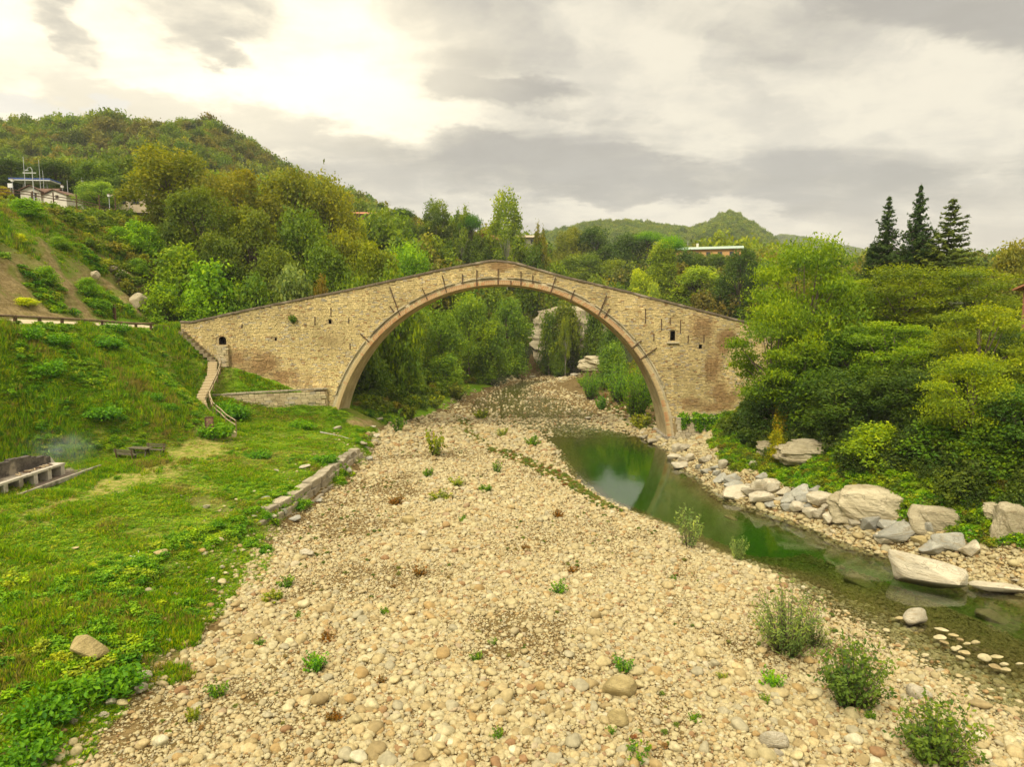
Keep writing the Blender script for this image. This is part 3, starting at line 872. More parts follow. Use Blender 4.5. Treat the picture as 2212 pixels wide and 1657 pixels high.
def rough_block(seed, j=.09):
    r = random.Random(seed)
    m = MB(); m.box((0, 0, 0), (1, 1, 1))
    m.v = [tuple(c * (1 - r.random() * j) for c in p) for p in m.v]
    me = m.mesh('stone_block')
    at = me.attributes.new('col', 'FLOAT_COLOR', 'POINT'); at.data.foreach_set('color', np.ones(4 * len(me.vertices), np.float32))
    return me


STONE_MES = [rough_block(k) for k in range(10)]
for me in STONE_MES: me.materials.append(M_STONE)


def stone_colour(x, z, pale=0.0):
    b = float(brown(x, z))
    k = RNG.random()
    c = np.array([.65, .515, .245]) * (.84 + .28 * k)
    if RNG.random() < .10: c = np.array([.44, .38, .27]) * (.8 + .5 * k)
    if RNG.random() < .05: c = np.array([.40, .25, .11]) * (.8 + .4 * k)
    c = c * (1 - b) + np.array([.37, .235, .105]) * (.75 + .5 * k) * b
    c = c * (1 + .16 * float(fbm(x + 7, z, .22, 3)) + .13 * float(fbm(x * 2.4, z * .22, 1.0, 3)) - .10 * (z > float(deck(x)) - .75))
    if pale: c = c * (1 - pale) + np.array([.50, .44, .32]) * (.75 + .4 * k) * pale
    return c


def lay_stones(x0, x1, z0, z1, keep, face_y, h=.2, lmin=.28, lmax=.72, depth=.34, pale=0.0, wob=.05):
    """courses of stones against the plane y = face_y; keep(xa, xb, za, zb) says whether a stone stands there"""
    out = []
    z = z0
    while z < z1:
        hh = h * RNG.uniform(.75, 1.3)
        x = x0 + RNG.uniform(-.4, 0)
        while x < x1:
            L = RNG.uniform(lmin, lmax)
            if keep(x, x + L, z, z + hh):
                pr = RNG.uniform(0, .09)
                out.append(((x + L / 2, face_y - pr + depth / 2 - .03, z + hh / 2 + RNG.normal() * .008), (L - .022, depth, hh - .02), stone_colour(x + L / 2, z, pale)))
            x += L
        z += hh
    return out


def place_stones(stones, parent, inv, n_parts, name='stone', rest='stone_courses'):
    stones = sorted(stones, key=lambda s: -s[1][0] * s[1][2])
    for k, (c, s, colr) in enumerate(stones[:n_parts]):
        o = link(name, STONE_MES[k % 10], None, parent)
        o.location = inv @ Vector(c); o.scale = s; o.color = (*colr, 1)
    if len(stones) > n_parts:
        base = np.array([v.co[:] for v in STONE_MES[0].vertices]); fc = np.array([list(p.vertices) for p in STONE_MES[0].polygons])
        vs, fs, cs = [], [], []
        blocks = [np.array([v.co[:] for v in m.vertices]) for m in STONE_MES]
        for k, (c, s, colr) in enumerate(stones[n_parts:]):
            vs.append(blocks[k % 10] * np.array(s) + np.array(c)); fs.append(fc + 8 * k); cs.append(np.tile([*colr, 1], (8, 1)))
        me = fast_mesh(rest, np.concatenate(vs), np.concatenate(fs), False, {'col': np.concatenate(cs)})
        o = link(rest, me, M_STONE, parent); o.location = inv @ Vector((0, 0, 0)); o['kind'] = 'stuff'


def keep_wall(xa, xb, za, zb):
    xm = (xa + xb) / 2; zm = (za + zb) / 2
    if xa < BXL or xb > BXR: return False
    if zb > min(deck(xa), deck(xb)) - .12: return False
    if zb < float(terr(xm, BY0 - .6)) - .6: return False
    if abs(xm - BX) < BR + 1.3 and zm > -2:
        if min(math.hypot(xa - BX, zm - BZ), math.hypot(xb - BX, zm - BZ), math.hypot(xm - BX, zm - BZ)) < BR + .84: return False
    for k, (x0, z0, x1, z1) in enumerate(WINS):
        if xb > x0 - .02 and xa < x1 + .02 and zb > z0 - .02 and za < z1 - (.06 if k == 5 else -.02): return False
    return True


place_stones(lay_stones(BXL, BXR, -.6, 24, keep_wall, BY0, h=.14, lmin=.2, lmax=.55), bridge, BI, 300)

# arch ring: bricks on edge, one by one; red at the crown, worn and pale lower down
def unit_brick(seed, mat):
    me = rough_block(seed, .05); me.materials.clear(); me.materials.append(mat); return me


BR_RED = [unit_brick(50 + k, M_BRICK) for k in range(3)]
BR_MIX = [unit_brick(60 + k, M_MIXARCH) for k in range(3)]
BR_PAL = [unit_brick(70 + k, M_PALEARCH) for k in range(3)]
th0, th1 = math.radians(2.5), math.radians(177.5)
NB = 296
for k in range(NB):
    th = th0 + (th1 - th0) * (k + .5) / NB
    el = math.degrees(th); el = min(el, 180 - el)
    r = RNG.random()
    nz = float(vnoise(k * .13, 3.3))
    if el > 40: pool = BR_RED if r < .62 + .45 * nz else (BR_MIX if r < .9 else BR_PAL)
    elif el > 14: pool = BR_PAL if r < .80 - .45 * nz else (BR_MIX if r < .93 else BR_RED)
    else: pool = BR_MIX if r < .4 else (BR_RED if r < .7 else BR_PAL)
    o = link('brick', pool[k % 3], None, bridge)
    hgt = .50 + .05 * RNG.random()
    o.location = BI @ Vector((BX + (BR + hgt / 2 - .01) * math.cos(th), BY0 + .16 - .05 * RNG.random(), BZ + (BR + hgt / 2 - .01) * math.sin(th)))
    o.rotation_euler = (0, PI / 2 - th, 0)
    o.scale = ((BR + .3) * (th1 - th0) / NB - .018, .62, hgt)

# weathered moulding over the ring, in irregular lengths
def arc_strip(r0, r1, y0, y1, ths, wob=.0, seed=0):
    m = MB()
    for a, b in zip(ths[:-1], ths[1:]):
        vs = []
        for th in (a, b):
            w0 = wob * float(vnoise(th * 34 + seed, seed)); w1 = wob * float(vnoise(th * 21 + seed, seed + 9))
            for r, y in ((r0, y0 - .0), (r1 + w1, y0 - .5 * w0), (r1 + w1, y1), (r0, y1)):
                vs.append((BX + r * math.cos(th), y, BZ + r * math.sin(th)))
        m.add(vs, [(0, 1, 5, 4), (1, 2, 6, 5), (2, 3, 7, 6), (3, 0, 4, 7), (0, 3, 2, 1), (4, 5, 6, 7)])
    return m


bpart('arch_lining', arc_strip(BR - .07, BR - .002, BY0 + .06, BY1 - .01, np.linspace(math.radians(1), math.radians(179), 121)).mesh('arch_lining'), M_SOFFIT)
bpart('archivolt', arc_strip(BR + .53, BR + .84, BY0 - .05, BY0 + .2, np.linspace(math.radians(3), math.radians(177), 170), .10, 2).mesh('archivolt'), M_MOULD)
_mt = np.radians([22, 40, 41, 58, 60, 75, 77, 88, 90, 103, 105, 121, 122.5, 138, 140, 160])
for a, b in zip(_mt[::2], _mt[1::2]):
    bpart('drip_moulding', arc_strip(BR + .85, BR + 1.0, BY0 - .26, BY0 + .2, np.linspace(a, b, 20), .12, 5 + a).mesh('drip_moulding'), M_MOULD)
# stone footings of the two legs
bpart('footing', MB().box((BX - BR - .35, 90.1, 2.1), (1.5, 6.6, 2.6)).mesh('footing'), M_CONC)
bpart('footing', MB().box((BX + BR + .30, 90.0, -.2), (1.9, 7.0, 2.3)).mesh('footing'), M_CONC)

# coping slabs along both edges of the deck
cx = BXL
while cx < BXR - .3:
    L = RNG.uniform(1.0, 1.5); ex = min(cx + L, BXR)
    mid = (cx + ex) / 2
    for y in (BY0 + .12, BY1 - .2):
        m = MB().bar((cx + .02, y, deck(cx) + .0), (ex - .02, y, deck(ex) + .0), .62, .24)
        o = link('coping_stone', m.mesh('coping_stone'), M_COPING, bridge); o.location = BI @ Vector((0, RNG.normal() * .015, RNG.normal() * .012))
    cx = ex

# iron ties across the ring and anchor bars on the walls
TIES = [(_c2, p) for p in [((1013, 915), (1090, 1130)), ((1260, 925), (1300, 1010)), ((1413, 825), (1445, 955)), ((1566, 815), (1568, 890)), ((1676, 785), (1676, 905)), ((1838, 778), (1838, 897)), ((1935, 868), (1935, 905)), ((1013, 1058), (1048, 1112)), ((788, 1270), (858, 1333))]]
TIES += [(_c3, p) for p in [((63, 797), (63, 905)), ((153, 822), (153, 887)), ((327, 840), (287, 965)), ((472, 937), (437, 1027)), ((715, 980), (650, 1137)), ((737, 1080), (697, 1150)), ((980, 1322), (900, 1386)), ((1096, 1378), (958, 1474))]]
for f, (a, b) in TIES:
    p, q = P(*f(*a), BY0 - .22), P(*f(*b), BY0 - .22)
    big = np.linalg.norm(p - q) > 4.2
    bpart('iron_tie', MB().bar(p, q, .12, .18 if big else .12).mesh('iron_tie'), M_IRON)
ANCH = [(_c3, p) for p in [((1010, 1082), (1010, 1190)), ((1132, 1158), (1132, 1245)), ((1197, 1150), (1197, 1205)), ((1277, 1172), (1275, 1268)), ((1075, 1270), (1073, 1325)), ((1335, 1283), (1333, 1340)), ((1455, 1275), (1453, 1335)), ((1704, 1282), (1704, 1335))]]
ANCH += [(_c2, p) for p in [((445, 1142), (445, 1205)), ((567, 1075), (567, 1138)), ((702, 1150), (702, 1190)), ((712, 1342), (712, 1392))]] + [(_c5, ((1841, 222), (1837, 252)))]
for f, (a, b) in ANCH:
    p, q = P(*f(*a), BY0 - .1), P(*f(*b), BY0 - .1)
    bpart('wall_anchor', MB().bar(p, q, .1, .11).mesh('wall_anchor'), M_IRON)
a, b = P(*_c3(1170, 1338), BY0), P(*_c3(1262, 1338), BY0)
bpart('window_sill', MB().bar(a - [0, .1, 0], b - [0, .1, 0], .5, .2).mesh('window_sill'), M_MOULD)
# small buttress under the arched niche
a, b = P(*_c5(1668, 380), BY0), P(*_c5(1755, 545), BY0)
st = lay_stones(a[0], b[0], b[2], a[2], lambda *q: q[1] < b[0] + .1 and q[3] < a[2] + .05, BY0 - .55, depth=.8, pale=.55)
bpart('buttress', MB().box(((a[0] + b[0]) / 2, BY0 - .18, (a[2] + b[2]) / 2), (b[0] - a[0] - .1, .7, a[2] - b[2])).mesh('buttress'), M_MORTAR)
place_stones(st, bridge, BI, 0, rest='buttress_stones')
# low plinth wall under the right leg
px0, px1 = BX + BR + .75, 29.5
bpart('plinth', MB().box(((px0 + px1) / 2, BY0 - 1.0, 1.4), (px1 - px0, 2.1, 4.2)).mesh('plinth'), M_MORTAR)
place_stones(lay_stones(px0, px1, -.4, 3.6, lambda *q: q[1] < px1, BY0 - 2.1, h=.24, lmin=.35, lmax=.9, pale=.8), bridge, BI, 0, rest='plinth_stones')

# ------------------------------------------------------------------ low retaining wall in front of the left leg
RW0, RW1 = np.array([-36.9, 82.0]), np.array([-24.0, 86.55])
rw_top0, rw_top1 = 6.95, 7.25
ang = math.atan2(RW1[1] - RW0[1], RW1[0] - RW0[0]); RL = float(np.hypot(*(RW1 - RW0)))
rwall = empty('retaining_wall', (RW0[0], RW0[1], 0), ang, 'low coursed rubble wall holding the grass terrace beside the left foot of the arch', 'retaining wall')
ztop = lambda s: rw_top0 + (rw_top1 - rw_top0) * s / RL
def rw_world(s): return RW0 + (RW1 - RW0) * s / RL
def keep_rw(xa, xb, za, zb):
    if xb > RL or zb > ztop(xa): return False
    q = rw_world((xa + xb) / 2); return zb > float(terr(q[0] + .25, q[1] - .7)) - .5
link('rubble_core', MB().box((RL / 2, .38, 3.4), (RL, .62, 7.0)).mesh('rubble_core'), M_MORTAR, rwall)
sts = lay_stones(0, RL, 2.2, 7.5, keep_rw, 0, h=.27, lmin=.45, lmax=1.0, pale=.5)
place_stones(sts, rwall, Matrix.Identity(4), 299)
s = 0
while s < RL - .2:
    e_ = min(s + RNG.uniform(.7, 1.2), RL)
    link('cap_stone', MB().bar((s + .02, .3, ztop(s) + .06), (e_ - .02, .3, ztop(e_) + .06), .85, .16).mesh('cap_stone'), M_BLOCK, rwall)
    s = e_

# ================================================================== PLANT LIBRARY (every shape has unit height and unit width)
def unit(a): return a / (np.linalg.norm(a, axis=-1, keepdims=True) + 1e-9)


def leaves(centers, outward, size, rng, up=.5, rnd=.9, width=.55, tint=None, hang=0.0, zasp=1.0):
    """one four-cornered leaf at every centre"""
    n = len(centers)
    nrm = unit(outward * .6 + np.array([0, 0, up]) + rng.normal(size=(n, 3)) * rnd)
    t = rng.normal(size=(n, 3)); t[:, 2] -= hang
    t = unit(t - nrm * np.sum(t * nrm, -1, keepdims=True))
    b = np.cross(nrm, t)
    s = (size * rng.uniform(.5, 1.5, n))[:, None]
    zc_ = np.array([1, 1, 1 / zasp]); t = t * zc_; b = b * zc_
    q = np.stack([centers - t * s * .5, centers - b * s * width * .5 + nrm * s * .06, centers + t * s * .5, centers + b * s * width * .5 + nrm * s * .06], 1).reshape(-1, 3)
    f = np.arange(n * 4).reshape(n, 4)
    tt = np.repeat(tint if tint is not None else rng.random(n), 4)
    return q, f, tt


def crown_from_blobs(blobs, per, m, size, rng, shell=.55, spread=.28, width=.55, up=.5, flat=1.0, zasp=1.0):
    """blobs (cx,cy,cz,rx,ry,rz): `per` leaf clumps on each, `m` leaves in every clump"""
    C, O, T = [], [], []
    for bx, by, bz, rx, ry, rz in blobs:
        d = unit(rng.normal(size=(per, 3)))
        d[:, 2] = np.where(d[:, 2] < -.35, d[:, 2] * .4, d[:, 2]); d = unit(d)
        r = shell + (1 - shell) * rng.random(per)[:, None] ** .6
        cc = np.array([bx, by, bz]) + d * r * np.array([rx, ry, rz])
        bt = rng.random()
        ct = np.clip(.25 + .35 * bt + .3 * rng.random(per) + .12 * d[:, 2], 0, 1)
        off = rng.normal(size=(per, m, 3)) * spread * np.array([rx, ry, rz * flat])
        C.append((cc[:, None] + off).reshape(-1, 3)); O.append(np.repeat(d, m, 0))
        T.append(np.clip(np.repeat(ct, m) + rng.normal(size=per * m) * .12, 0, 1))
    C, O, T = np.concatenate(C), np.concatenate(O), np.concatenate(T)
    return leaves(C, O, size, rng, up=up, width=width, tint=T, zasp=zasp)


def limb_mesh(blobs, rng, base_r=.022, split=.35, lean=0.0, top=.8, n=6):
    m = MB()
    pts = [(lean * .3 * rng.normal() * .3, 0, -.03), (rng.normal() * .012, rng.normal() * .012, split * .5), (lean + rng.normal() * .02, rng.normal() * .02, split), (lean * 1.3 + rng.normal() * .03, rng.normal() * .03, top)]
    m.tube(pts, [base_r * 1.35, base_r, base_r * .8, base_r * .25], n)
    for b in blobs:
        z0 = min(split * rng.uniform(.75, 1.5), b[2] * .9)
        k = np.clip(z0 / top, 0, 1)
        s = Vector((lean * k, 0, z0)); e = Vector(b[:3]); mid = s.lerp(e, .5) + Vector((0, 0, -.02 + .03 * rng.random()))
        m.tube([s, mid, e], [base_r * .5, base_r * .33, base_r * .1], 5)
    return m.mesh('trunk', True)


PLANT = {}


def reg(kind, leafdata, trunk, bark=None):
    q, f, tt = leafdata
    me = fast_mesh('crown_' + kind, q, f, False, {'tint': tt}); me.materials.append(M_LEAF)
    if trunk is not None: trunk.materials.append(bark or M_BARK)
    PLANT[kind] = (me, trunk)


def blobs_in(rng, n, zlo, zhi, prof, r, flat=.8, core=.25):
    """blob centres inside a profile: prof(t) = half width at relative height t"""
    out = []
    for i in range(n):
        t = (i + rng.random()) / n
        a = i * 2.399 + rng.normal() * .5
        hw = prof(t); rr = r * rng.uniform(.75, 1.25)
        d = max(hw - rr * .8, 0) * rng.uniform(core, 1.0) ** .5
        out.append((d * math.cos(a), d * math.sin(a), zlo + (zhi - zlo) * t, rr, rr, rr * flat))
    return out


for k in range(4):          # broad round crowns
    g = np.random.default_rng(100 + k)
    bl = blobs_in(g, 22, .22, .90, lambda t: .5 * (math.sin(PI * (.12 + .80 * t)) ** .6), .15)
    reg(f'broad{k}', crown_from_blobs(bl, 46, 13, .034, g, spread=.25, zasp=1.25), limb_mesh(bl, g))
for k in range(3):          # bushes, leafy to the ground
    g = np.random.default_rng(120 + k)
    bl = blobs_in(g, 13, .10, .82, lambda t: .5 * (1 - .55 * t ** 1.6), .2)
    reg(f'bush{k}', crown_from_blobs(bl, 40, 11, .052, g), limb_mesh(bl, g, .014, .15))
for k in range(3):          # layered feathery crowns
    g = np.random.default_rng(140 + k)
    bl = blobs_in(g, 24, .30, .93, lambda t: .5 * (math.sin(PI * (.18 + .70 * t)) ** .7), .16, flat=.42)
    reg(f'layered{k}', crown_from_blobs(bl, 52, 13, .024, g, shell=.25, spread=.24, width=.42, flat=.8), limb_mesh(bl, g, .018, .30, .03))
for k in range(2):          # open, see-through crown
    g = np.random.default_rng(160 + k)
    bl = blobs_in(g, 17, .40, .95, lambda t: .5 * (math.sin(PI * (.2 + .7 * t)) ** .8), .11)
    reg(f'airy{k}', crown_from_blobs(bl, 40, 12, .046, g, spread=.30, zasp=2.0), limb_mesh(bl, g, .014, .28), M_PALEBARK)
g = np.random.default_rng(170)
bl = blobs_in(g, 18, .10, .93, lambda t: .5 * (math.sin(PI * (.16 + .80 * t)) ** .7), .34, flat=.30)
reg('poplar', crown_from_blobs(bl, 70, 12, .06, g, spread=.25, zasp=2.6), limb_mesh(bl, g, .02, .25, top=.9))
bl = [(.33 * math.cos(a) * r, .33 * math.sin(a) * r, .86 + .05 * (1 - r), .17, .17, .075) for a, r in [(i * 2.4, .15 + .85 * (i / 13)) for i in range(14)]]
reg('umbrella', crown_from_blobs(bl, 42, 13, .022, g, shell=.3), limb_mesh(bl, g, .017, .62, top=.84))
bl = blobs_in(g, 20, .08, .92, lambda t: .5 * (1 - t) ** .75 + .07, .16, flat=.6)
reg('cypress', crown_from_blobs(bl, 52, 13, .045, g, shell=.4, zasp=2.2), limb_mesh(bl, g, .018, .2, top=.92))


def spruce(seed, levels, droop, width_noise, bend=0.0):
    g = np.random.default_rng(seed)
    C, O, T = [], [], []
    tr = MB()
    tr.tube([(0, 0, -.02), (bend * .1, 0, .5), (bend, 0, .995)], [.016, .010, .0015], 6)
    for i in range(levels):
        t = (i + .4) / levels
        z = .10 + .885 * t ** .93
        L = .5 * (1 - t) ** .86 * (1 + width_noise * g.normal()) + .012
        nb = 9 if t < .7 else 6
        a0 = g.random() * 6.3
        for b in range(nb):
            a = a0 + b * 2 * PI / nb + g.normal() * .15
            Lb = L * g.uniform(.65, 1.12) if g.random() > .06 else L * 1.45
            zz = z + g.normal() * .006
            dxy = np.array([math.cos(a), math.sin(a)])
            npt = max(int(150 * Lb / .5), 14)
            s = g.random(npt) ** .8
            rise = -droop * Lb * np.sin(s * PI * .7) + .10 * Lb * s ** 2
            side = g.normal(size=npt) * .085 * Lb * (1.15 - s) + g.normal(size=npt) * .006
            bx = bend * (zz ** 2)
            x = bx + dxy[0] * s * Lb - dxy[1] * side; y = dxy[1] * s * Lb + dxy[0] * side
            C.append(np.stack([x, y, zz + rise + g.normal(size=npt) * .005], 1)); O.append(np.tile([dxy[0], dxy[1], .3], (npt, 1)))
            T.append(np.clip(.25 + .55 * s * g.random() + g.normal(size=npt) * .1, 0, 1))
            if b % 2 == 0: tr.tube([(bx, 0, zz), (bx + dxy[0] * Lb * .85, dxy[1] * Lb * .85, zz - droop * Lb * .7)], [.004, .001], 4)
    C, O, T = np.concatenate(C), np.concatenate(O), np.concatenate(T)
    return leaves(C, O, .042, g, up=.7, rnd=.55, width=.42, tint=T, zasp=2.3), tr.mesh('trunk', True)


reg('spruce0', *spruce(201, 30, .22, .10))
reg('spruce1', *spruce(202, 34, .20, .10))
reg('spruce2', *spruce(203, 22, .05, .22, .05))


def stemmy(seed, nst, spread, leaf, per, narrow=.28, up=.2, bare=.12):
    """many thin stems from one foot, leaves along them (willow seedlings)"""
    g = np.random.default_rng(seed)
    C, O, T = [], [], []
    tr = MB()
    for i in range(nst):
        a = g.random() * 2 * PI; r = spread * math.sqrt(g.random())
        h = g.uniform(.45, 1.0) * (1 - .35 * (r / spread) ** 2)
        p0 = np.array([math.cos(a), math.sin(a), 0]) * r * .25; p1 = np.array([math.cos(a) * r, math.sin(a) * r, h])
        pm = (p0 + p1) / 2 + np.array([0, 0, .06])
        tr.tube([p0, pm, p1], [.006, .004, .001], 3)
        s = bare + (1 - bare) * g.random(per) ** .85
        c = (1 - s)[:, None] ** 2 * p0 + (2 * s * (1 - s))[:, None] * pm + (s ** 2)[:, None] * p1
        C.append(c + g.normal(size=(per, 3)) * .026); O.append(np.tile([math.cos(a) * .5, math.sin(a) * .5, .5], (per, 1)))
        T.append(np.clip(.2 + .6 * g.random() * np.ones(per) + .2 * (s - .5) + g.normal(size=per) * .12, 0, 1))
    C, O, T = np.concatenate(C), np.concatenate(O), np.concatenate(T)
    return leaves(C, O, leaf, g, up=up, rnd=.8, width=narrow, tint=T), tr.mesh('stems', True)


reg('willow0', *stemmy(301, 95, .5, .048, 34))
reg('willow1', *stemmy(302, 84, .5, .055, 30, narrow=.5, bare=.12))
reg('willow2', *stemmy(303, 26, .42, .07, 34, narrow=.26, bare=.1))
reg('seedling0', *stemmy(304, 34, .5, .10, 20, narrow=.55, bare=.05))
reg('seedling1', *stemmy(305, 24, .5, .11, 16, narrow=.5, bare=.05))
reg('weedclump0', *stemmy(306, 40, .55, .14, 16, narrow=.6, bare=.2))
reg('weedclump1', *stemmy(307, 46, .6, .12, 18, narrow=.65, bare=.2))


def plant(kind, name, x, y, w_, h_, colr, label, cat, group=None, z=None, rz=None, parts=('trunk', 'crown'), sink=.15, depth=None):
    if z is None: z = float(terr(x, y)) - sink
    root = empty(name, (x, y, z), RNG.random() * 6.28 if rz is None else rz, label, cat, group)
    cm, tm = PLANT[kind]
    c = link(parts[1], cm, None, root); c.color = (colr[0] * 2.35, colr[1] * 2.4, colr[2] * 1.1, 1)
    if tm is not None: link(parts[0], tm, None, root)
    root.scale = (w_, depth or w_, h_)
    return root


def tree_at(kind, name, u, vtop, y, wpx, colr, label, cat='tree', group=None, rz=None, zb=None):
    """a tree standing at depth y whose top reaches pixel row vtop and whose crown is wpx wide"""
    p = P(u, vtop, y)
    zb = float(terr(p[0], y)) - .3 if zb is None else zb
    return plant(kind, name, p[0], y, wpx * y / 1450, p[2] - zb, colr, label, cat, group, z=zb, rz=rz)


def shrub_hit(kind, name, u, v, wpx, hpx, colr, label, cat='shrub', group=None, parts=('stems', 'foliage'), dz=.05):
    """a bush whose foot is seen at (u, v)"""
    p = hit(u, v)
    dist = project(p)[2]
    k_ = 1.05 if kind.startswith(('willow0', 'willow1')) else 1.0
    return plant(kind, name, p[0], p[1], k_ * wpx * dist / 1450, hpx * dist / 1450 * 1.05, colr, label, cat, group, z=p[2] - dz, parts=parts)


# leaf colours
DKG, MDG, OLV, YLG, BRT, BRN, GRY, BLU, LIM, GLD = (.030, .052, .012), (.055, .085, .014), (.085, .092, .014), (.135, .150, .016), (.085, .150, .014), (.105, .080, .022), (.085, .110, .050), (.020, .038, .022), (.14, .19, .022), (.17, .135, .014)

G_SLOPE = 'trees massed on the slope behind the left end of the bridge'
T = tree_at
# --- wooded slope behind the left end of the bridge
T('broad0', 'broadleaf_tree', 362, 312, 118, 205, OLV, 'tallest olive-brown tree on the left slope, beside the lawn edge below the wooded hill')
T('broad1', 'broadleaf_tree', 505, 362, 122, 180, (.088, .088, .014), 'wide olive tree just right of the tallest tree on the left slope', group=G_SLOPE)
T('broad2', 'broadleaf_tree', 612, 360, 128, 160, OLV, 'olive green tree in the upper row of the left slope wood', group=G_SLOPE)
T('broad3', 'broadleaf_tree', 700, 378, 134, 165, (.10, .105, .015), 'yellowish olive tree in the upper row of the left slope wood', group=G_SLOPE)
T('broad0', 'broadleaf_tree', 752, 452, 140, 110, YLG, 'yellow-green tree at the right end of the left slope wood, by the red house')
T('broad1', 'broadleaf_tree', 430, 400, 108, 160, (.05, .07, .014), 'dark green tree below the tallest olive tree on the left slope', group=G_SLOPE)
T('broad2', 'broadleaf_tree', 545, 440, 110, 170, (.07, .085, .013), 'dark olive tree in the middle of the left slope wood', group=G_SLOPE)
T('broad3', 'broadleaf_tree', 650, 450, 115, 170, MDG, 'mid green tree in the middle row of the left slope wood', group=G_SLOPE)
T('broad0', 'broadleaf_tree', 735, 490, 122, 140, (.09, .10, .014), 'olive tree in the middle row near the right end of the slope wood', group=G_SLOPE)
T('broad1', 'broadleaf_tree', 470, 500, 101, 130, (.045, .065, .014), 'dark tree low on the left slope above the bridge parapet', group=G_SLOPE)
T('broad3', 'broadleaf_tree', 590, 530, 104, 150, (.065, .085, .016), 'dull green tree low on the left slope above the bridge parapet', group=G_SLOPE)
T('broad2', 'broadleaf_tree', 700, 520, 108, 150, MDG, 'mid green tree low on the left slope above the bridge parapet', group=G_SLOPE)
T('broad1', 'broadleaf_tree', 800, 520, 118, 140, (.075, .095, .014), 'green tree above the left half of the parapet, near the crown', group=G_SLOPE)
T('broad0', 'broadleaf_tree', 880, 520, 140, 130, BRT, 'bright green tree behind the parapet below the dark round pine')
T('bush0', 'bush', 455, 560, 97, 150, BRT, 'bright green bush in front of the dark trees at the left end of the bridge', 'bush')
T('bush1', 'bush', 385, 520, 99, 150, (.08, .12, .014), 'green bush at the foot of the rocky slope left of the bridge', 'bush')
T('bush2', 'bush', 540, 585, 97, 130, (.06, .10, .02), 'dark green bush just above the lower left parapet', 'bush')
T('bush0', 'bush', 630, 570, 99, 140, GRY, 'grey-green bush behind the lower left parapet', 'bush')
T('bush2', 'bush', 692, 588, 100, 60, BRN, 'narrow reddish-brown bush behind the left parapet', 'bush')
T('bush1', 'bush', 770, 585, 102, 120, MDG, 'mid green bush behind the left parapet under the slope wood', 'bush')
T('bush2', 'bush', 850, 560, 110, 120, (.07, .105, .015), 'green bush behind the left parapet close to the crown', 'bush')
T('bush0', 'bush', 350, 610, 92, 110, (.09, .14, .015), 'light green bush by the path just left of the bridge parapet', 'bush')
T('bush1', 'bush', 420, 625, 94, 90, BRT, 'bright bush where the parapet begins at the left', 'bush')
T('bush2', 'bush', 300, 470, 104, 90, BRT, 'bright bush at the lip of the lawn left of the tallest olive tree', 'bush')
# --- skyline behind the crown
T('cypress', 'conifer_tree', 824, 438, 200, 50, (.022, .04, .014), 'dark cone-shaped tree just right of the red house')
T('umbrella', 'pine_tree', 868, 448, 196, 66, (.03, .055, .016), 'dark round-topped pine right of the cone-shaped tree')
T('broad2', 'broadleaf_tree', 868, 470, 192, 80, (.05, .075, .016), 'dull green tree under the dark round-topped pine')
T('airy0', 'broadleaf_tree', 940, 438, 198, 84, (.06, .085, .022), 'tall loose tree with pale stem on the skyline left of the umbrella pine')
T('broad0', 'broadleaf_tree', 930, 478, 198, 80, (.05, .07, .018), 'darker tree behind the loose pale-stemmed tree on the skyline')
T('umbrella', 'pine_tree', 1018, 460, 198, 62, (.03, .075, .016), 'flat-topped umbrella pine on the skyline left of the airy poplar')
T('airy1', 'broadleaf_tree', 1000, 450, 198, 56, (.075, .105, .02), 'thin pale-trunked tree beside the umbrella pine')
T('airy0', 'poplar_tree', 1096, 425, 198, 100, (.095, .125, .02), 'tall airy tree with sky showing through, standing highest behind the crown')
T('airy1', 'broadleaf_tree', 1166, 488, 198, 40, (.085, .085, .018), 'small thin yellowing tree right of the long beige roof')
T('broad1', 'broadleaf_tree', 975, 515, 205, 96, (.07, .10, .016), 'green tree on the slope behind the bridge left of the yellow house')
T('broad3', 'broadleaf_tree', 1075, 520, 205, 90, (.05, .075, .016), 'dark tree at the foot of the airy tall tree')
T('broad2', 'broadleaf_tree', 1036, 505, 198, 60, (.05, .075, .016), 'dull green tree hiding the left side of the yellow house')
T('bush1', 'bush', 1035, 540, 205, 110, (.085, .12, .016), 'light green bush just above the crown of the bridge', 'bush')
T('bush0', 'bush', 945, 545, 205, 110, (.08, .115, .016), 'green bush above the parapet left of the crown', 'bush')
T('broad0', 'broadleaf_tree', 1150, 520, 198, 100, MDG, 'mid green tree under the long beige roof behind the crown')
# --- wood on the hill right of the crown
T('broad1', 'broadleaf_tree', 1230, 490, 246, 90, (.075, .085, .02), 'rough-topped tree at the left end of the dark wood right of the crown')
T('broad2', 'broadleaf_tree', 1285, 486, 248, 110, DKG, 'dark tree topping the left part of the wood right of the crown')
T('broad3', 'broadleaf_tree', 1360, 505, 243, 120, DKG, 'dark tree in the middle of the wood right of the crown')
T('umbrella', 'pine_tree', 1400, 498, 240, 90, (.06, .12, .016), 'bright green flat-topped pine rising over the dark wood')
T('umbrella', 'pine_tree', 1452, 506, 186, 70, (.06, .13, .016), 'bright green small pine left of the long house with the green roof')
T('broad0', 'broadleaf_tree', 1440, 535, 222, 110, (.028, .05, .013), 'dark tree below the bright pines')
T('broad1', 'broadleaf_tree', 1520, 545, 196, 100, (.035, .055, .014), 'dark tree in front of the long house with the green roof')
T('broad2', 'broadleaf_tree', 1600, 535, 165, 110, DKG, 'dark tree at the right end of the long green-roofed house')
T('broad3', 'broadleaf_tree', 1650, 570, 186, 110, (.035, .06, .015), 'dark tree between the green-roofed house and the feathery tree')
T('broad2', 'broadleaf_tree', 1478, 540, 200, 110, (.03, .052, .013), 'dark tree hiding the left end of the long green-roofed house')
T('broad1', 'broadleaf_tree', 1560, 546, 200, 120, (.034, .056, .014), 'dark tree hiding the middle of the long green-roofed house')
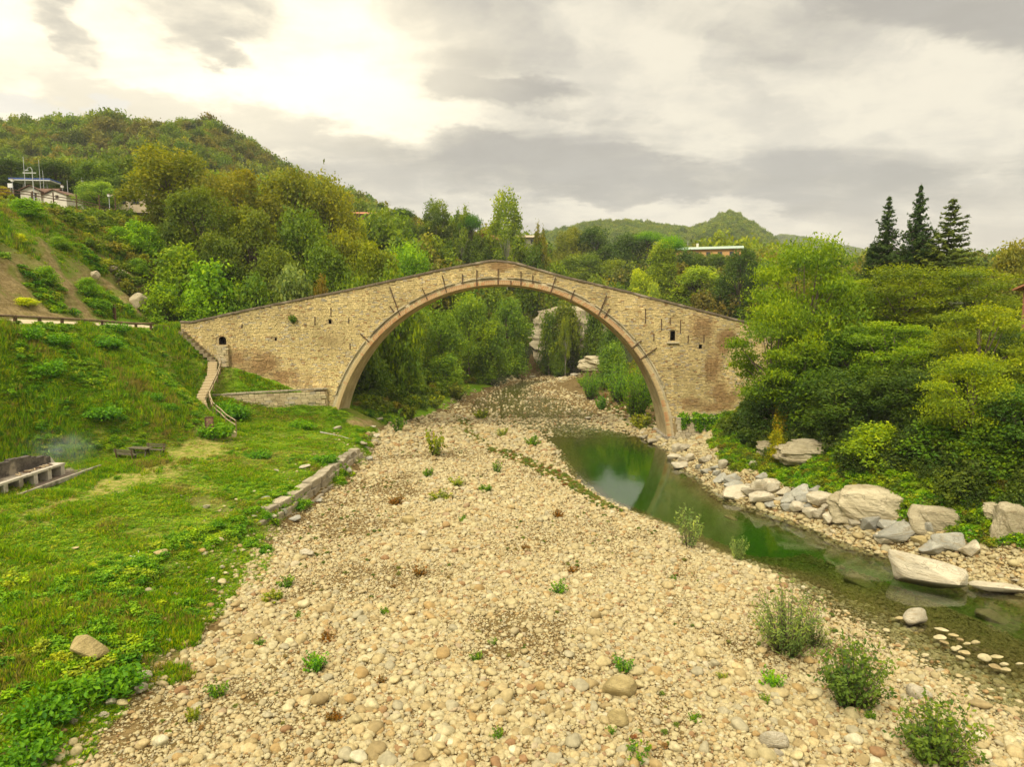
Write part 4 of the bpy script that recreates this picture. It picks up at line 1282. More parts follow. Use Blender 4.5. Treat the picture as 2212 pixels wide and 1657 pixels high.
T('broad0', 'broadleaf_tree', 1260, 545, 224, 130, (.06, .085, .018), 'dull green tree behind the right parapet near the crown')
T('broad3', 'broadleaf_tree', 1330, 560, 222, 100, (.09, .11, .016), 'yellow-topped tree behind the right parapet')
T('bush1', 'bush', 1200, 560, 198, 100, MDG, 'mid green bush just right of the crown above the parapet', 'bush')
T('bush2', 'bush', 1290, 590, 198, 90, (.075, .10, .02), 'greyish green bush above the right parapet', 'bush')
T('poplar', 'poplar_tree', 1432, 522, 186, 66, (.085, .115, .016), 'slim column-shaped poplar above the right half of the parapet')
T('broad1', 'broadleaf_tree', 1385, 578, 182, 80, (.13, .16, .02), 'pale yellow-green tree left of the slim poplar')
T('broad2', 'broadleaf_tree', 1515, 572, 180, 150, (.115, .15, .018), 'wide yellow-green tree right of the slim poplar')
T('bush0', 'bush', 1413, 605, 176, 46, (.15, .18, .035), 'small pale bush at the foot of the slim poplar', 'bush')
T('broad0', 'broadleaf_tree', 1590, 600, 178, 90, (.10, .125, .02), 'olive-green tree behind the lower right parapet')
T('broad3', 'broadleaf_tree', 1615, 590, 184, 90, (.05, .075, .018), 'dark green tree behind the lower right parapet')
# --- trees seen under the arch
G_ARCH = 'trees on the far bank seen under the arch'
for kind, u, v, y, wpx, c, lb in [
    ('broad1', 790, 700, 112, 130, (.035, .055, .014), 'very dark tree under the arch beside its left leg'),
    ('bush1', 800, 770, 104, 120, (.045, .07, .016), 'dark shrubby tree at the foot of the left arch leg'),
    ('broad2', 872, 640, 122, 130, (.075, .10, .02), 'tall light green tree under the left part of the arch'),
    ('bush0', 880, 740, 112, 100, (.07, .10, .024), 'grey-green leafy tree under the arch next to the dark tree'),
    ('broad3', 950, 670, 134, 120, MDG, 'mid green tree under the arch left of its middle'),
    ('broad0', 1012, 630, 148, 110, (.06, .09, .016), 'green tree under the arch directly below the crown'),
    ('broad1', 1060, 690, 152, 100, (.04, .065, .015), 'dark green tree overhanging the far stream under the arch'),
    ('bush2', 960, 760, 128, 100, (.06, .095, .02), 'bushy tree on the bank above the pale gravel under the arch'),
    ('broad2', 1095, 640, 170, 110, (.05, .08, .016), 'dark tree in the gorge beyond the bend of the stream'),
    ('broad3', 1180, 630, 199, 110, (.065, .07, .018), 'brownish tree above the far rock face'),
    ('bush1', 1105, 745, 170, 80, (.055, .085, .016), 'dark bush above the bend of the stream'),
    ('bush0', 1326, 700, 150, 70, (.03, .05, .014), 'very dark bush under the right half of the arch by the rock face'),
    ('bush2', 1238, 640, 199, 120, (.06, .07, .018), 'brownish bush hanging over the far rock face'),
    ('bush1', 1325, 735, 138, 80, (.045, .075, .018), 'dark green bush behind the right leg of the arch'),
    ('bush2', 1045, 770, 150, 70, (.05, .08, .016), 'low dark bush hanging over the stream below the crown')]:
    T(kind, 'bush' if kind.startswith('bush') else 'broadleaf_tree', u, v, y, wpx, tuple(1.35 * q for q in c), lb, 'bush' if kind.startswith('bush') else 'tree', G_ARCH)
for u, v, wp, hp, c, lb in [(985, 862, 70, 44, (.11, .12, .03), 'straw-green grassy shrub on the gravel where the stream leaves the trees'), (1275, 862, 50, 70, (.06, .115, .02), 'willow shrub at the left of the island clump beyond the arch'),
                            (1300, 885, 34, 40, (.045, .10, .02), 'small round dark willow on the island shore beyond the arch'), (1335, 868, 66, 90, (.07, .13, .022), 'tall bright willow in the middle of the island clump'),
                            (1375, 905, 76, 110, (.075, .135, .022), 'largest bright willow of the island clump beside the arch leg'), (1395, 870, 70, 100, (.065, .12, .02), 'willow behind the largest one of the island clump'), (1262, 835, 40, 30, (.075, .12, .022), 'low willow at the back of the island clump'), (1385, 925, 60, 40, (.12, .13, .025), 'yellowish low willow by the right arch leg')]:
    shrub_hit('willow1' if hp > 50 else 'seedling0', 'willow_shrub', u, v, wp, hp, c, lb, group='willow shrubs on the island beyond the arch')

# --- right bank in front of the bridge
G_RIGHT = 'trees crowding the right bank in front of the bridge'
T('layered0', 'feathery_tree', 1745, 505, 72, 270, (.068, .105, .011), 'tall feathery light green tree whose top stands clear against the sky beside the bridge end', rz=.4)
for kind, u, v, y, wpx, c, lb in [
    ('layered1', 1680, 640, 68, 230, (.072, .108, .011), 'feathery light green tree drooping over the right end of the parapet'),
    ('layered2', 1830, 600, 74, 220, (.085, .12, .014), 'light green feathery tree in front of the left spruce'),
    ('layered0', 1960, 568, 72, 260, (.075, .098, .013), 'wide olive feathery tree under the three spruces'),
    ('layered1', 2110, 570, 70, 240, (.08, .105, .014), 'olive feathery tree right of the spruces'),
    ('broad0', 1860, 700, 66, 210, (.05, .09, .014), 'darker green tree in the middle of the right bank wood'),
    ('layered2', 1930, 690, 63, 240, (.08, .125, .013), 'layered green tree in the middle of the right bank wood'),
    ('broad1', 1740, 740, 66, 190, (.055, .095, .014), 'green tree below the feathery tree at the bridge end'),
    ('broad2', 1690, 800, 67, 170, (.03, .055, .016), 'dark green tree standing against the wall at the bridge end'),
    ('broad3', 1810, 800, 62, 190, (.035, .062, .015), 'dark tree over the sandstone ledge'),
    ('broad0', 1960, 790, 58, 200, (.035, .06, .014), 'dark tree behind the bright hanging branches at the right'),
    ('layered1', 2130, 650, 54, 260, (.090, .112, .013), 'nearest yellow-green tree at the right edge of the picture'),
    ('layered0', 2100, 760, 50, 230, (.095, .125, .014), 'yellow-green branches hanging low over the right bank'),
    ('broad2', 2200, 830, 48, 190, (.045, .085, .016), 'dark green tree at the right edge above the rock face'),
    ('bush0', 1650, 880, 70, 120, (.03, .055, .016), 'dark bush at the corner of the plinth wall'),
    ('bush1', 2030, 900, 52, 160, (.05, .10, .014), 'green bush on the slope above the pale rock face'),
    ('bush2', 2150, 900, 48, 170, (.05, .09, .015), 'green bush above the grey rock face at the right edge')]:
    T(kind, 'bush' if kind.startswith('bush') else 'broadleaf_tree', u, v, y, wpx, tuple(q * (1.0 if u in (1680, 2130, 2100) else .92) for q in c), lb, 'bush' if kind.startswith('bush') else 'tree', G_RIGHT)
T('bush1', 'bush', 1895, 910, 55, 150, (.095, .135, .014), 'rounded light green bush in front of the sandstone ledge', 'bush')
T('bush0', 'bush', 1692, 868, 66, 60, GLD, 'small golden-yellow bush by the dark trees at the bridge end', 'bush')
T('bush2', 'bush', 1680, 925, 64, 54, (.13, .13, .016), 'small yellow bush on top of the sandstone ledge', 'bush')
T('bush1', 'bush', 2190, 515, 88, 120, (.10, .10, .03), 'thin brownish treetop at the right edge of the skyline', 'bush')
T('spruce0', 'spruce_tree', 1922, 420, 84, 135, (.034, .055, .024), 'left spruce of the three on the skyline')
T('spruce1', 'spruce_tree', 1990, 392, 82, 130, (.030, .052, .025), 'tallest, middle spruce of the three on the skyline')
T('spruce2', 'spruce_tree', 2050, 424, 80, 215, (.060, .075, .022), 'ragged right-hand conifer of the three with long drooping branches', rz=0)
T('cypress', 'conifer_tree', 1890, 520, 85, 70, (.02, .038, .02), 'small dark conifer at the foot of the left spruce')

# ================================================================== SCATTERED STUFF (uncountable growth and shingle)
def scatter(name, meshes, pts, rots, scl, pick, label):
    coll = bpy.data.collections.new('source_' + name)
    for k, me in enumerate(meshes):
        coll.objects.link(bpy.data.objects.new(f'{name}_source_{k:02d}', me))
    me = bpy.data.meshes.new(name)
    n = len(pts)
    me.vertices.add(n); me.vertices.foreach_set('co', np.asarray(pts, np.float32).ravel())
    at = me.attributes.new('rot', 'FLOAT_VECTOR', 'POINT'); at.data.foreach_set('vector', np.asarray(rots, np.float32).ravel())
    at = me.attributes.new('scl', 'FLOAT_VECTOR', 'POINT'); at.data.foreach_set('vector', np.asarray(scl, np.float32).ravel())
    at = me.attributes.new('pick', 'INT', 'POINT'); at.data.foreach_set('value', np.asarray(pick, np.int32))
    o = link(name, me)
    ng = bpy.data.node_groups.new('scatter_' + name, 'GeometryNodeTree')
    ng.interface.new_socket('Geometry', in_out='INPUT', socket_type='NodeSocketGeometry')
    ng.interface.new_socket('Geometry', in_out='OUTPUT', socket_type='NodeSocketGeometry')
    N, L = ng.nodes, ng.links
    gi, go = N.new('NodeGroupInput'), N.new('NodeGroupOutput')
    ci = N.new('GeometryNodeCollectionInfo'); ci.inputs['Collection'].default_value = coll
    ci.inputs['Separate Children'].default_value = True; ci.inputs['Reset Children'].default_value = True
    ip = N.new('GeometryNodeInstanceOnPoints'); ip.inputs['Pick Instance'].default_value = True
    def na(nm, typ):
        q = N.new('GeometryNodeInputNamedAttribute'); q.data_type = typ; q.inputs[0].default_value = nm; return q.outputs[0]
    er = N.new('FunctionNodeEulerToRotation')
    L.new(na('rot', 'FLOAT_VECTOR'), er.inputs[0]); L.new(er.outputs[0], ip.inputs['Rotation'])
    L.new(na('scl', 'FLOAT_VECTOR'), ip.inputs['Scale']); L.new(na('pick', 'INT'), ip.inputs['Instance Index'])
    L.new(gi.outputs[0], ip.inputs['Points']); L.new(ci.outputs[0], ip.inputs['Instance']); L.new(ip.outputs[0], go.inputs[0])
    md = o.modifiers.new('scatter', 'NODES'); md.node_group = ng
    return tag(o, label, None, None, 'stuff')


def in_view(p, mu=160, mv=160):
    u, v, f = project(p)
    return (f > 3) & (u > -mu) & (u < 2212 + mu) & (v > -mv) & (v < 1657 + mv)


def rnd_pts(x0, x1, y0, y1, n):
    return RNG.uniform(x0, x1, n), RNG.uniform(y0, y1, n)


def up_rot(n, tilt=.12): return np.stack([RNG.normal(size=n) * tilt, RNG.normal(size=n) * tilt, RNG.random(n) * 6.283], 1)


def slope_of(x, y, e=1.5):
    return np.hypot((terr(x + e, y) - terr(x - e, y)) / (2 * e), (terr(x, y + e) - terr(x, y - e)) / (2 * e))


# --- woods on the hills
FOREST = []
for k in range(5):
    g = np.random.default_rng(400 + k)
    bl = [(0, 0, .45, .30, .30, .38)] + [(.26 * math.cos(a), .26 * math.sin(a), z, .22, .22, .22) for a, z in [(i * 2.4 + k, .35 + .08 * i) for i in range(6)]]
    q, f, tt = crown_from_blobs(bl, 20, 10, .085, g, shell=.65, spread=.28, width=.65)
    me = fast_mesh(f'wood_crown_{k}', q, f, False, {'tint': tt}); me.materials.append(M_FOREST); FOREST.append(me)
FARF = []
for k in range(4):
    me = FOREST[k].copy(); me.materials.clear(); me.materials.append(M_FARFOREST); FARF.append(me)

x, y = rnd_pts(-330, 90, 165, 420, 16000)
z = terr(x, y)
lab_keep = ~((x > -125) & (x < -58) & (y < 172))
ok = in_view(np.stack([x, y, z + 4], 1)) & lab_keep & (terr_valley(x, y) > 14) & ~((np.abs(x + 45) < 9) & (y < 224))
x, y, z = x[ok], y[ok], z[ok]
s = RNG.uniform(3.4, 9.6, len(x)) * (1 + .35 * fbm(x, y, .03, 2))
FORB = []
for k in range(3):
    me = FOREST[k].copy(); me.materials.clear(); me.materials.append(M_FORESTB); FORB.append(me)
fb = fbm(x, y, .022, 4) + .35 * RNG.normal(size=len(x)) > .55
scatter('hillside_wood', FOREST + FORB, np.stack([x, y, z - .8], 1), up_rot(len(x), .08), np.stack([s * 1.05, s * 1.05, s * RNG.uniform(.7, 1.5, len(x))], 1), np.where(fb, RNG.integers(5, 8, len(x)), RNG.integers(0, 5, len(x))), 'mixed green and rusty wood covering the big hill at the left')
x, y = rnd_pts(-80, 800, 430, 960, 26000)
z = terr(x, y); ok = in_view(np.stack([x, y, z], 1), 60) & (RNG.random(len(x)) < .8)
x, y, z = x[ok], y[ok], z[ok]; s = RNG.uniform(6, 10, len(x)) * (1 + .3 * fbm(x, y, .02, 2))
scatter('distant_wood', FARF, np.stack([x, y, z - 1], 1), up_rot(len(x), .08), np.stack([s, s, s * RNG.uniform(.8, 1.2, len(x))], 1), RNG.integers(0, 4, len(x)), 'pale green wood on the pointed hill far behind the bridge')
x, y = rnd_pts(-10, 260, 226, 440, 4200)
z = terr(x, y); ok = in_view(np.stack([x, y, z], 1), 60) & ~((np.abs(x - 65) < 14) & (y < 232))
x, y, z = x[ok], y[ok], z[ok]; s = RNG.uniform(5, 9, len(x))
scatter('middle_wood', FOREST, np.stack([x, y, z - 1], 1), up_rot(len(x), .08), np.stack([s, s, s * RNG.uniform(.8, 1.3, len(x))], 1), RNG.integers(0, 5, len(x)), 'green wood on the flat behind the houses at the right')
x, y = rnd_pts(100, 1800, 1250, 1850, 14000)
z = terr(x, y); ok = in_view(np.stack([x, y, z], 1), 30)
x, y, z = x[ok], y[ok], z[ok]; s = RNG.uniform(11, 17, len(x))
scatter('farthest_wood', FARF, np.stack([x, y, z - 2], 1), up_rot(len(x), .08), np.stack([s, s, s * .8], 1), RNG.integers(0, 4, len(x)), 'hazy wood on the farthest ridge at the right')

# --- undergrowth on the wooded slopes and the right bank
UNDER = []
for k in range(4):
    g = np.random.default_rng(420 + k)
    q, f, tt = crown_from_blobs([(0, 0, .3, .42, .42, .34), (.2, .1, .5, .25, .25, .25), (-.2, -.1, .45, .25, .25, .22)], 18, 9, .13, g, shell=.6, spread=.25, width=.65)
    me = fast_mesh(f'undergrowth_{k}', q, f, False, {'tint': tt}); me.materials.append(M_FOREST); UNDER.append(me)
UNDERB = []
for k in range(4):
    me = UNDER[k].copy(); me.materials.clear(); me.materials.append(M_WEED); UNDERB.append(me)
x, y = rnd_pts(-75, 75, 92, 205, 15000)
wl = np.interp(y, *zip(*WL)); wr = np.interp(y, *zip(*WR))
ok = ((x < line_x('F', y) + .5) | (x > line_x('L', y) + 3)) & ~((x > 9) & (x < 34) & (y > 160) & (y < 186)) & ~((y < 95) & (x > -44) & (x < 37)) & (x > line_x('C', y) - 30)
x, y = x[ok], y[ok]; z = terr(x, y); ok = in_view(np.stack([x, y, z], 1)); x, y, z = x[ok], y[ok], z[ok]
s = RNG.uniform(.9, 2.8, len(x))
scatter('undergrowth', UNDER, np.stack([x, y, z - .1 * s], 1), up_rot(len(x)), np.stack([s, s, s * RNG.uniform(.6, 1.1, len(x))], 1), RNG.integers(0, 4, len(x)), 'dark undergrowth filling the wooded slopes beyond the bridge')
x, y = rnd_pts(20, 62, 36, 87, 16000)
d = x - line_x('L', y)
ok = (d > .6 + .9 * fbm(x, y, .5, 2)) & ~((y > 84) & (x < 33)); x, y = x[ok], y[ok]; z = terr(x, y); ok = in_view(np.stack([x, y, z], 1)); x, y, z = x[ok], y[ok], z[ok]
hi = RNG.random(len(x)) < .5
s = RNG.uniform(.45, 1.4, len(x))
scatter('bank_creepers', UNDERB + UNDER, np.stack([x, y, z - .1 * s], 1), up_rot(len(x), .25), np.stack([s, s, s * .75], 1), np.where(hi, RNG.integers(0, 4, len(x)), RNG.integers(4, 8, len(x))), 'low leafy creepers covering the right bank above the boulders')

THICK = []
for k in range(4):
    g = np.random.default_rng(470 + k)
    q, f, tt = crown_from_blobs([(0, 0, .4, .40, .40, .4), (.22, .1, .62, .25, .25, .26), (-.2, -.12, .55, .25, .25, .26), (.05, -.25, .3, .25, .25, .25)], 30, 11, .085, g, shell=.6, spread=.25, width=.55)
    me = fast_mesh(f'thicket_{k}', q, f, False, {'tint': tt}); me.materials.append(M_THICK); THICK.append(me)
x, y = rnd_pts(22, 62, 40, 86, 2600)
d = x - line_x('L', y)
ok = (d > 3.2 + 1.6 * fbm(x, y, .3, 2)) & (d < 22) & ~((y > 82) & (x < 34)); x, y = x[ok], y[ok]; z = terr(x, y); ok = in_view(np.stack([x, y, z], 1)); x, y, z = x[ok], y[ok], z[ok]
uu, vv, _f = project(np.stack([x, y, z + 1], 1)); ok = ~((np.abs(uu - 1752) < 78) & (np.abs(vv - 985) < 44)) & ~((np.abs(uu - 1890) < 90) & (np.abs(vv - 1085) < 42)); x, y, z = x[ok], y[ok], z[ok]
s = RNG.uniform(1.2, 3.4, len(x))
scatter('bank_thicket', THICK, np.stack([x, y, z - .15 * s], 1), up_rot(len(x), .15), np.stack([s, s, s * RNG.uniform(.7, 1.15, len(x))], 1), RNG.integers(0, 4, len(x)), 'dense thicket under the trees of the right bank')

# --- grass and weeds on the left bank
TUFT = []
for k in range(4):
    g = np.random.default_rng(440 + k)
    n = 30
    a = g.random(n) * 6.283; r = .5 * np.sqrt(g.random(n)); ln = g.uniform(.35, 1.0, n)
    base = np.stack([np.cos(a) * r, np.sin(a) * r, np.zeros(n)], 1)
    tip = base + np.stack([np.cos(a + g.normal(size=n)) * .35 * ln, np.sin(a + g.normal(size=n)) * .35 * ln, ln], 1)
    side = np.stack([-np.sin(a), np.cos(a), np.zeros(n)], 1) * .045
    mid = (base + tip) / 2 + np.array([0, 0, .1])
    q = np.stack([base, mid - side, tip, mid + side], 1).reshape(-1, 3)
    me = fast_mesh(f'grass_tuft_{k}', q, np.arange(4 * n).reshape(n, 4), False, {'tint': np.repeat(g.random(n) * .8 + .1, 4)}); me.materials.append(M_GRASS); TUFT.append(me)


def grass_pts(n, x0, x1, y0, y1, thr=.35):
    x, y = rnd_pts(x0, x1, y0, y1, n)
    z = terr(x, y); m = masks(x, y, z)
    ok = (m[:, 0] > thr + .3 * RNG.random(len(x))) & (m[:, 1] < .5) & (m[:, 3] < .25 + .8 * RNG.random(len(x))) & in_view(np.stack([x, y, z], 1), 60, 60)
    ok &= ~((x > -49) & (x < -45.2) & (y < 88)) & ~((y > 86.6) & (y < 93.5) & (x > -43.5))
    return x[ok], y[ok], z[ok], m[ok]


x1, y1, z1, _ = grass_pts(60000, -46, -14, 20, 60)
x2, y2, z2, _ = grass_pts(42000, -48, -14, 60, 100)
x3, y3, z3, _ = grass_pts(30000, -80, -47, 55, 125)
x = np.concatenate([x1, x2, x3]); y = np.concatenate([y1, y2, y3]); z = np.concatenate([z1, z2, z3])
clump = sm(-.3, .7, fbm(x, y, .5, 3))
hs = np.where(x < -28, .56, .29) * (.35 + 1.25 * clump) * RNG.uniform(.6, 1.3, len(x))
# mown meadow is short
mead = (x > line_x('E', y) + .5) & (y > 36)
hs = np.where(mead, hs * .55, hs)
ws = RNG.uniform(.35, .75, len(x))
TUFTD = []
for m0 in TUFT[:2]:
    me = m0.copy(); me.materials.clear(); me.materials.append(M_STRAW); TUFTD.append(me)
dryp = (fbm(x - 20, y + 8, .22, 4) + .35 * RNG.normal(size=len(x)) > np.where(x < -47, .25, .75)) | (RNG.random(len(x)) < .05)
scatter('grass', TUFT + TUFTD, np.stack([x, y, z - .02], 1), up_rot(len(x), .15), np.stack([ws, ws, hs], 1), np.where(dryp, RNG.integers(4, 6, len(x)), RNG.integers(0, 4, len(x))), 'lush green grass covering the left bank and the hillside below the path')
x, y, z, m = grass_pts(62000, -80, -14, 20, 118)
f_ = fbm(x + 9, y, .22, 4)
mead = (x > line_x('E', y) + .3) & (x < line_x('F', y) - 1) & (y > 34)
nearbar = x > line_x('G', y) - 6
ok = (f_ > .05 + .5 * mead * ~nearbar - .45 * ((x < line_x('E', y)) & (x > -46)) + .5 * RNG.random(len(x)))
x, y, z, f_ = x[ok], y[ok], z[ok], f_[ok]
s = RNG.uniform(.4, 1.15, len(x)) * np.where(x < -48, np.where(x < line_x('B', y) + 3.5, .55, 1.3), 1) * np.where(mead[ok], .6, 1)
scatter('weeds', UNDERB, np.stack([x, y, z - .08], 1), up_rot(len(x)), np.stack([s, s, s * RNG.uniform(.4, .85, len(x))], 1), RNG.integers(0, 4, len(x)), 'leafy weeds growing in patches through the grass of the left bank')

# --- shingle of the river bed
REL = []      # things told apart by where they lie: labelled at the end of the script


def rock_mesh(name, seed, sub, flat, mat, squareness=0.0, amp=.22):
    bm = bmesh.new(); bmesh.ops.create_icosphere(bm, subdivisions=sub, radius=1)
    g = random.Random(seed)
    ph = [Vector((g.uniform(-1, 1), g.uniform(-1, 1), g.uniform(-1, 1))).normalized() for _ in range(7)]
    fr = [g.uniform(1.1, 2.6) for _ in ph]; of = [g.uniform(0, 6) for _ in ph]
    cuts = [(Vector((g.uniform(-1, 1), g.uniform(-1, 1), g.uniform(-.6, 1))).normalized(), g.uniform(.55, .85)) for _ in range(5)]
    el = g.uniform(.68, .95)
    for v in bm.verts:
        c = v.co.copy()
        r = 1 + amp * sum(math.sin(f * c.dot(p) * 2 + o) for p, f, o in zip(ph, fr, of)) / 3
        c *= r
        for nrm, dd in cuts:
            k = c.dot(nrm) - dd
            if k > 0: c -= nrm * k * (.55 + .4 * squareness)
        v.co = (c.x, c.y * el, c.z * flat)
    me = bpy.data.meshes.new(name); bm.to_mesh(me); bm.free()
    me.polygons.foreach_set('use_smooth', np.ones(len(me.polygons), bool)); me.materials.append(mat)
    return me


PEBS = [rock_mesh(f'cobble_{k}', 500 + k, 2, random.Random(k).uniform(.42, .68), M_PEB, amp=.14) for k in range(10)]
COBS = [rock_mesh(f'round_cobble_{k}', 500 + k, 3, .44 + .03 * k, M_COB, amp=.14) for k in range(10)]
px, py, pr = [], [], []
for n, y0, y1, mlo, med, mx in [(105000, 18, 36, .026, .064, .36), (112000, 36, 56, .034, .062, .34), (76000, 56, 80, .042, .072, .38), (27000, 80, 108, .08, .14, .45), (150000, 18, 44, .020, .034, .06), (17000, 104, 182, .08, .135, .45)]:
    x = RNG.uniform(-22, 34, n); y = RNG.uniform(y0, y1, n)
    gl = line_x('G', y); wl = np.interp(y, *zip(*WL)); wr = np.interp(y, *zip(*WR))
    nn = fbm(x, y, .35, 3)
    patch = fbm(x + 31, y - 7, .16, 3)
    keep = (x > gl - .4 + 1.0 * nn) & (x < np.where(y < 62, wl + np.where(y < 50, 9.0, 4.5), np.where(y < 92, wl + .8, wr + 6)))
    keep &= (patch + .25 * nn < .62) | (RNG.random(n) < .45)
    spill = (x > gl - 4.5) & (x <= gl) & (RNG.random(n) < .16 * np.exp((x - gl) / 2.6)) & (y < 80)
    keep |= spill
    keep &= (x < line_x('L', y) + .5)
    r = med * np.exp(RNG.normal(size=n) * .55); r = np.clip(r, mlo, mx)
    r *= np.where(patch > .1, .8, 1.08)
    keep &= ~((y > 86) & (y < 94) & (x < -21))
    wet = (x > wl - .2) & (x < wr)
    r = np.where(wet, np.minimum(r, .16 + .10 * RNG.random(n)), r)
    r = np.where(wet & (y > 95), .12 + .17 * RNG.random(n) ** 2, r)
    keep &= ~wet | (y < 62) | (RNG.random(n) < np.where(y > 95, .40, .42))
    band = (x > wr - .8) & (x < line_x('L', y) + 1.0) & (y < 92) & (y > 36)
    keep |= band & (RNG.random(n) < .8)
    r = np.where(band, r * 1.35, r)
    px.append(x[keep]); py.append(y[keep]); pr.append(r[keep])
x, y, r = np.concatenate(px), np.concatenate(py), np.concatenate(pr)
z = terr(x, y)
pz = z + r * RNG.uniform(.14, .50, len(x))
pp = np.stack([x, y, pz], 1)
ok = in_view(pp, 40, 60); pp, r = pp[ok], r[ok]
rot = np.stack([RNG.normal(size=len(r)) * .22, RNG.normal(size=len(r)) * .22, RNG.random(len(r)) * 6.283], 1)
u, v, f = project(pp)
big = r / f * ((u > 0) & (u < 2212) & (v > 0) & (v < 1650) & (pp[:, 2] > .05) & (pp[:, 0] < np.interp(pp[:, 1], *zip(*WL))))
order = np.argsort(-big)
top, rest = order[:290], order[290:]
scatter('shingle', PEBS, pp[rest], rot[rest], np.repeat(r[rest][:, None], 3, 1), RNG.integers(0, 10, len(rest)), 'pale rounded shingle covering the dry river bed')
for k, i in enumerate(top):
    o = link('cobble', COBS[k % 10]); o.location = pp[i]; o.rotation_euler = rot[i]; o.scale = (r[i],) * 3
    ck = int(RNG.choice(9, p=[.14, .16, .18, .15, .12, .10, .08, .04, .03])); o.color = (*(np.array(PEB_COL[ck]) * RNG.uniform(.9, 1.1)), 1)
    tag(o, None, 'stone', 'large cobbles on the shingle bar')
    REL.append((o, f"{'flat' if k % 10 < 4 else 'round'} {PEB_NAME[ck]} cobble"))

# ================================================================== BOULDERS AND ROCK
def hull_mesh(name, seed, mat, dims=(1, .8, .7), n=13, bev=.05):
    g = random.Random(seed)
    bm = bmesh.new()
    for _ in range(n):
        d = Vector((g.gauss(0, 1), g.gauss(0, 1), g.gauss(0, 1))).normalized()
        k = max(abs(c) for c in d)
        d = d / (k ** .55) * .5 * g.uniform(.85, 1.05)
        bm.verts.new((d.x * dims[0], d.y * dims[1], d.z * dims[2]))
    res = bmesh.ops.convex_hull(bm, input=bm.verts)
    bmesh.ops.delete(bm, geom=[e for e in res['geom_interior'] if isinstance(e, bmesh.types.BMVert)], context='VERTS')
    bmesh.ops.dissolve_limit(bm, angle_limit=math.radians(14), verts=bm.verts, edges=bm.edges)
    bmesh.ops.bevel(bm, geom=list(bm.edges) + list(bm.verts), offset=bev, segments=2, profile=.6, affect='EDGES')
    bmesh.ops.triangulate(bm, faces=bm.faces)
    bmesh.ops.subdivide_edges(bm, edges=bm.edges, cuts=1, use_grid_fill=True)
    for v in bm.verts:
        c = v.co
        v.co = c * (1 + .035 * math.sin(c.x * 9 + seed) * math.sin(c.y * 11 + 2 * seed) + .03 * math.sin(c.z * 13 + c.x * 7 + seed))
    xs_ = [v.co.x for v in bm.verts]; ys2 = [v.co.y for v in bm.verts]; zs_ = [v.co.z for v in bm.verts]
    for v in bm.verts:   # unit box
        v.co = ((v.co.x - min(xs_)) / (max(xs_) - min(xs_)) - .5, (v.co.y - min(ys2)) / (max(ys2) - min(ys2)) - .5, (v.co.z - min(zs_)) / (max(zs_) - min(zs_)))
    me = bpy.data.meshes.new(name); bm.to_mesh(me); bm.free(); me.materials.append(mat)
    me.polygons.foreach_set('use_smooth', np.zeros(len(me.polygons), bool))
    return me


HULL = [hull_mesh(f'boulder_{k}', 600 + k, M_BOULDER) for k in range(8)]
HULLG = [hull_mesh(f'grey_boulder_{k}', 620 + k, M_BOULDER_G) for k in range(4)]
HULLC = [hull_mesh(f'slope_rock_{k}', 650 + k, M_CLIFF, n=22) for k in range(2)]
HULLO = [hull_mesh(f'ochre_boulder_{k}', 640 + k, M_BOULDER_O) for k in range(2)]
RND = [rock_mesh(f'worn_boulder_{k}', 660 + k, 4, 1.0, M_BOULDER, amp=.13) for k in range(4)]
RNDO = [rock_mesh(f'ochre_worn_boulder_{k}', 670 + k, 4, 1.0, M_BOULDER_O, amp=.13) for k in range(2)]


def hitw(u, v):
    p = hit(u, v)
    if p[2] < 0:
        d = ray(u, v); p = np.array([0, 0, CAM_H]) + d * (-CAM_H / d[2])
    return p


def boulder(me, u, v, wpx, hpx, label, group=None, rz=None, name='boulder', cat='boulder', depth=.85, hk=.8, sink=.15, tilt=.12, dz=0.0):
    """a stone seen centred on (u, v), wpx wide and hpx tall"""
    p = hitw(u, v + hpx * .22); dist = project(p)[2]; m_ = dist / 1450
    W, H_ = wpx * m_, hpx * m_ * hk
    o = link(name, me)
    roundm = me.name.startswith(('worn', 'ochre_worn', 'round_cobble', 'cobble'))
    o.scale = (W / 2, W * depth / 2, H_ / 2 * 1.1) if roundm else (W, W * depth, H_ * (1 + sink))
    o.location = (p[0], p[1], p[2] + (H_ * (.5 - sink) if roundm else -H_ * sink) + dz)
    o.rotation_euler = (RNG.normal() * tilt, RNG.normal() * tilt, RNG.uniform(-.5, .5) if rz is None else rz)
    if me.name.startswith('round_cobble'): o.color = (*PEB_COL[[1, 2, 3, 0][int(RNG.integers(0, 4))]], 1)
    if group in REL_GROUPS: REL.append((o, label))
    return tag(o, label, cat, group)


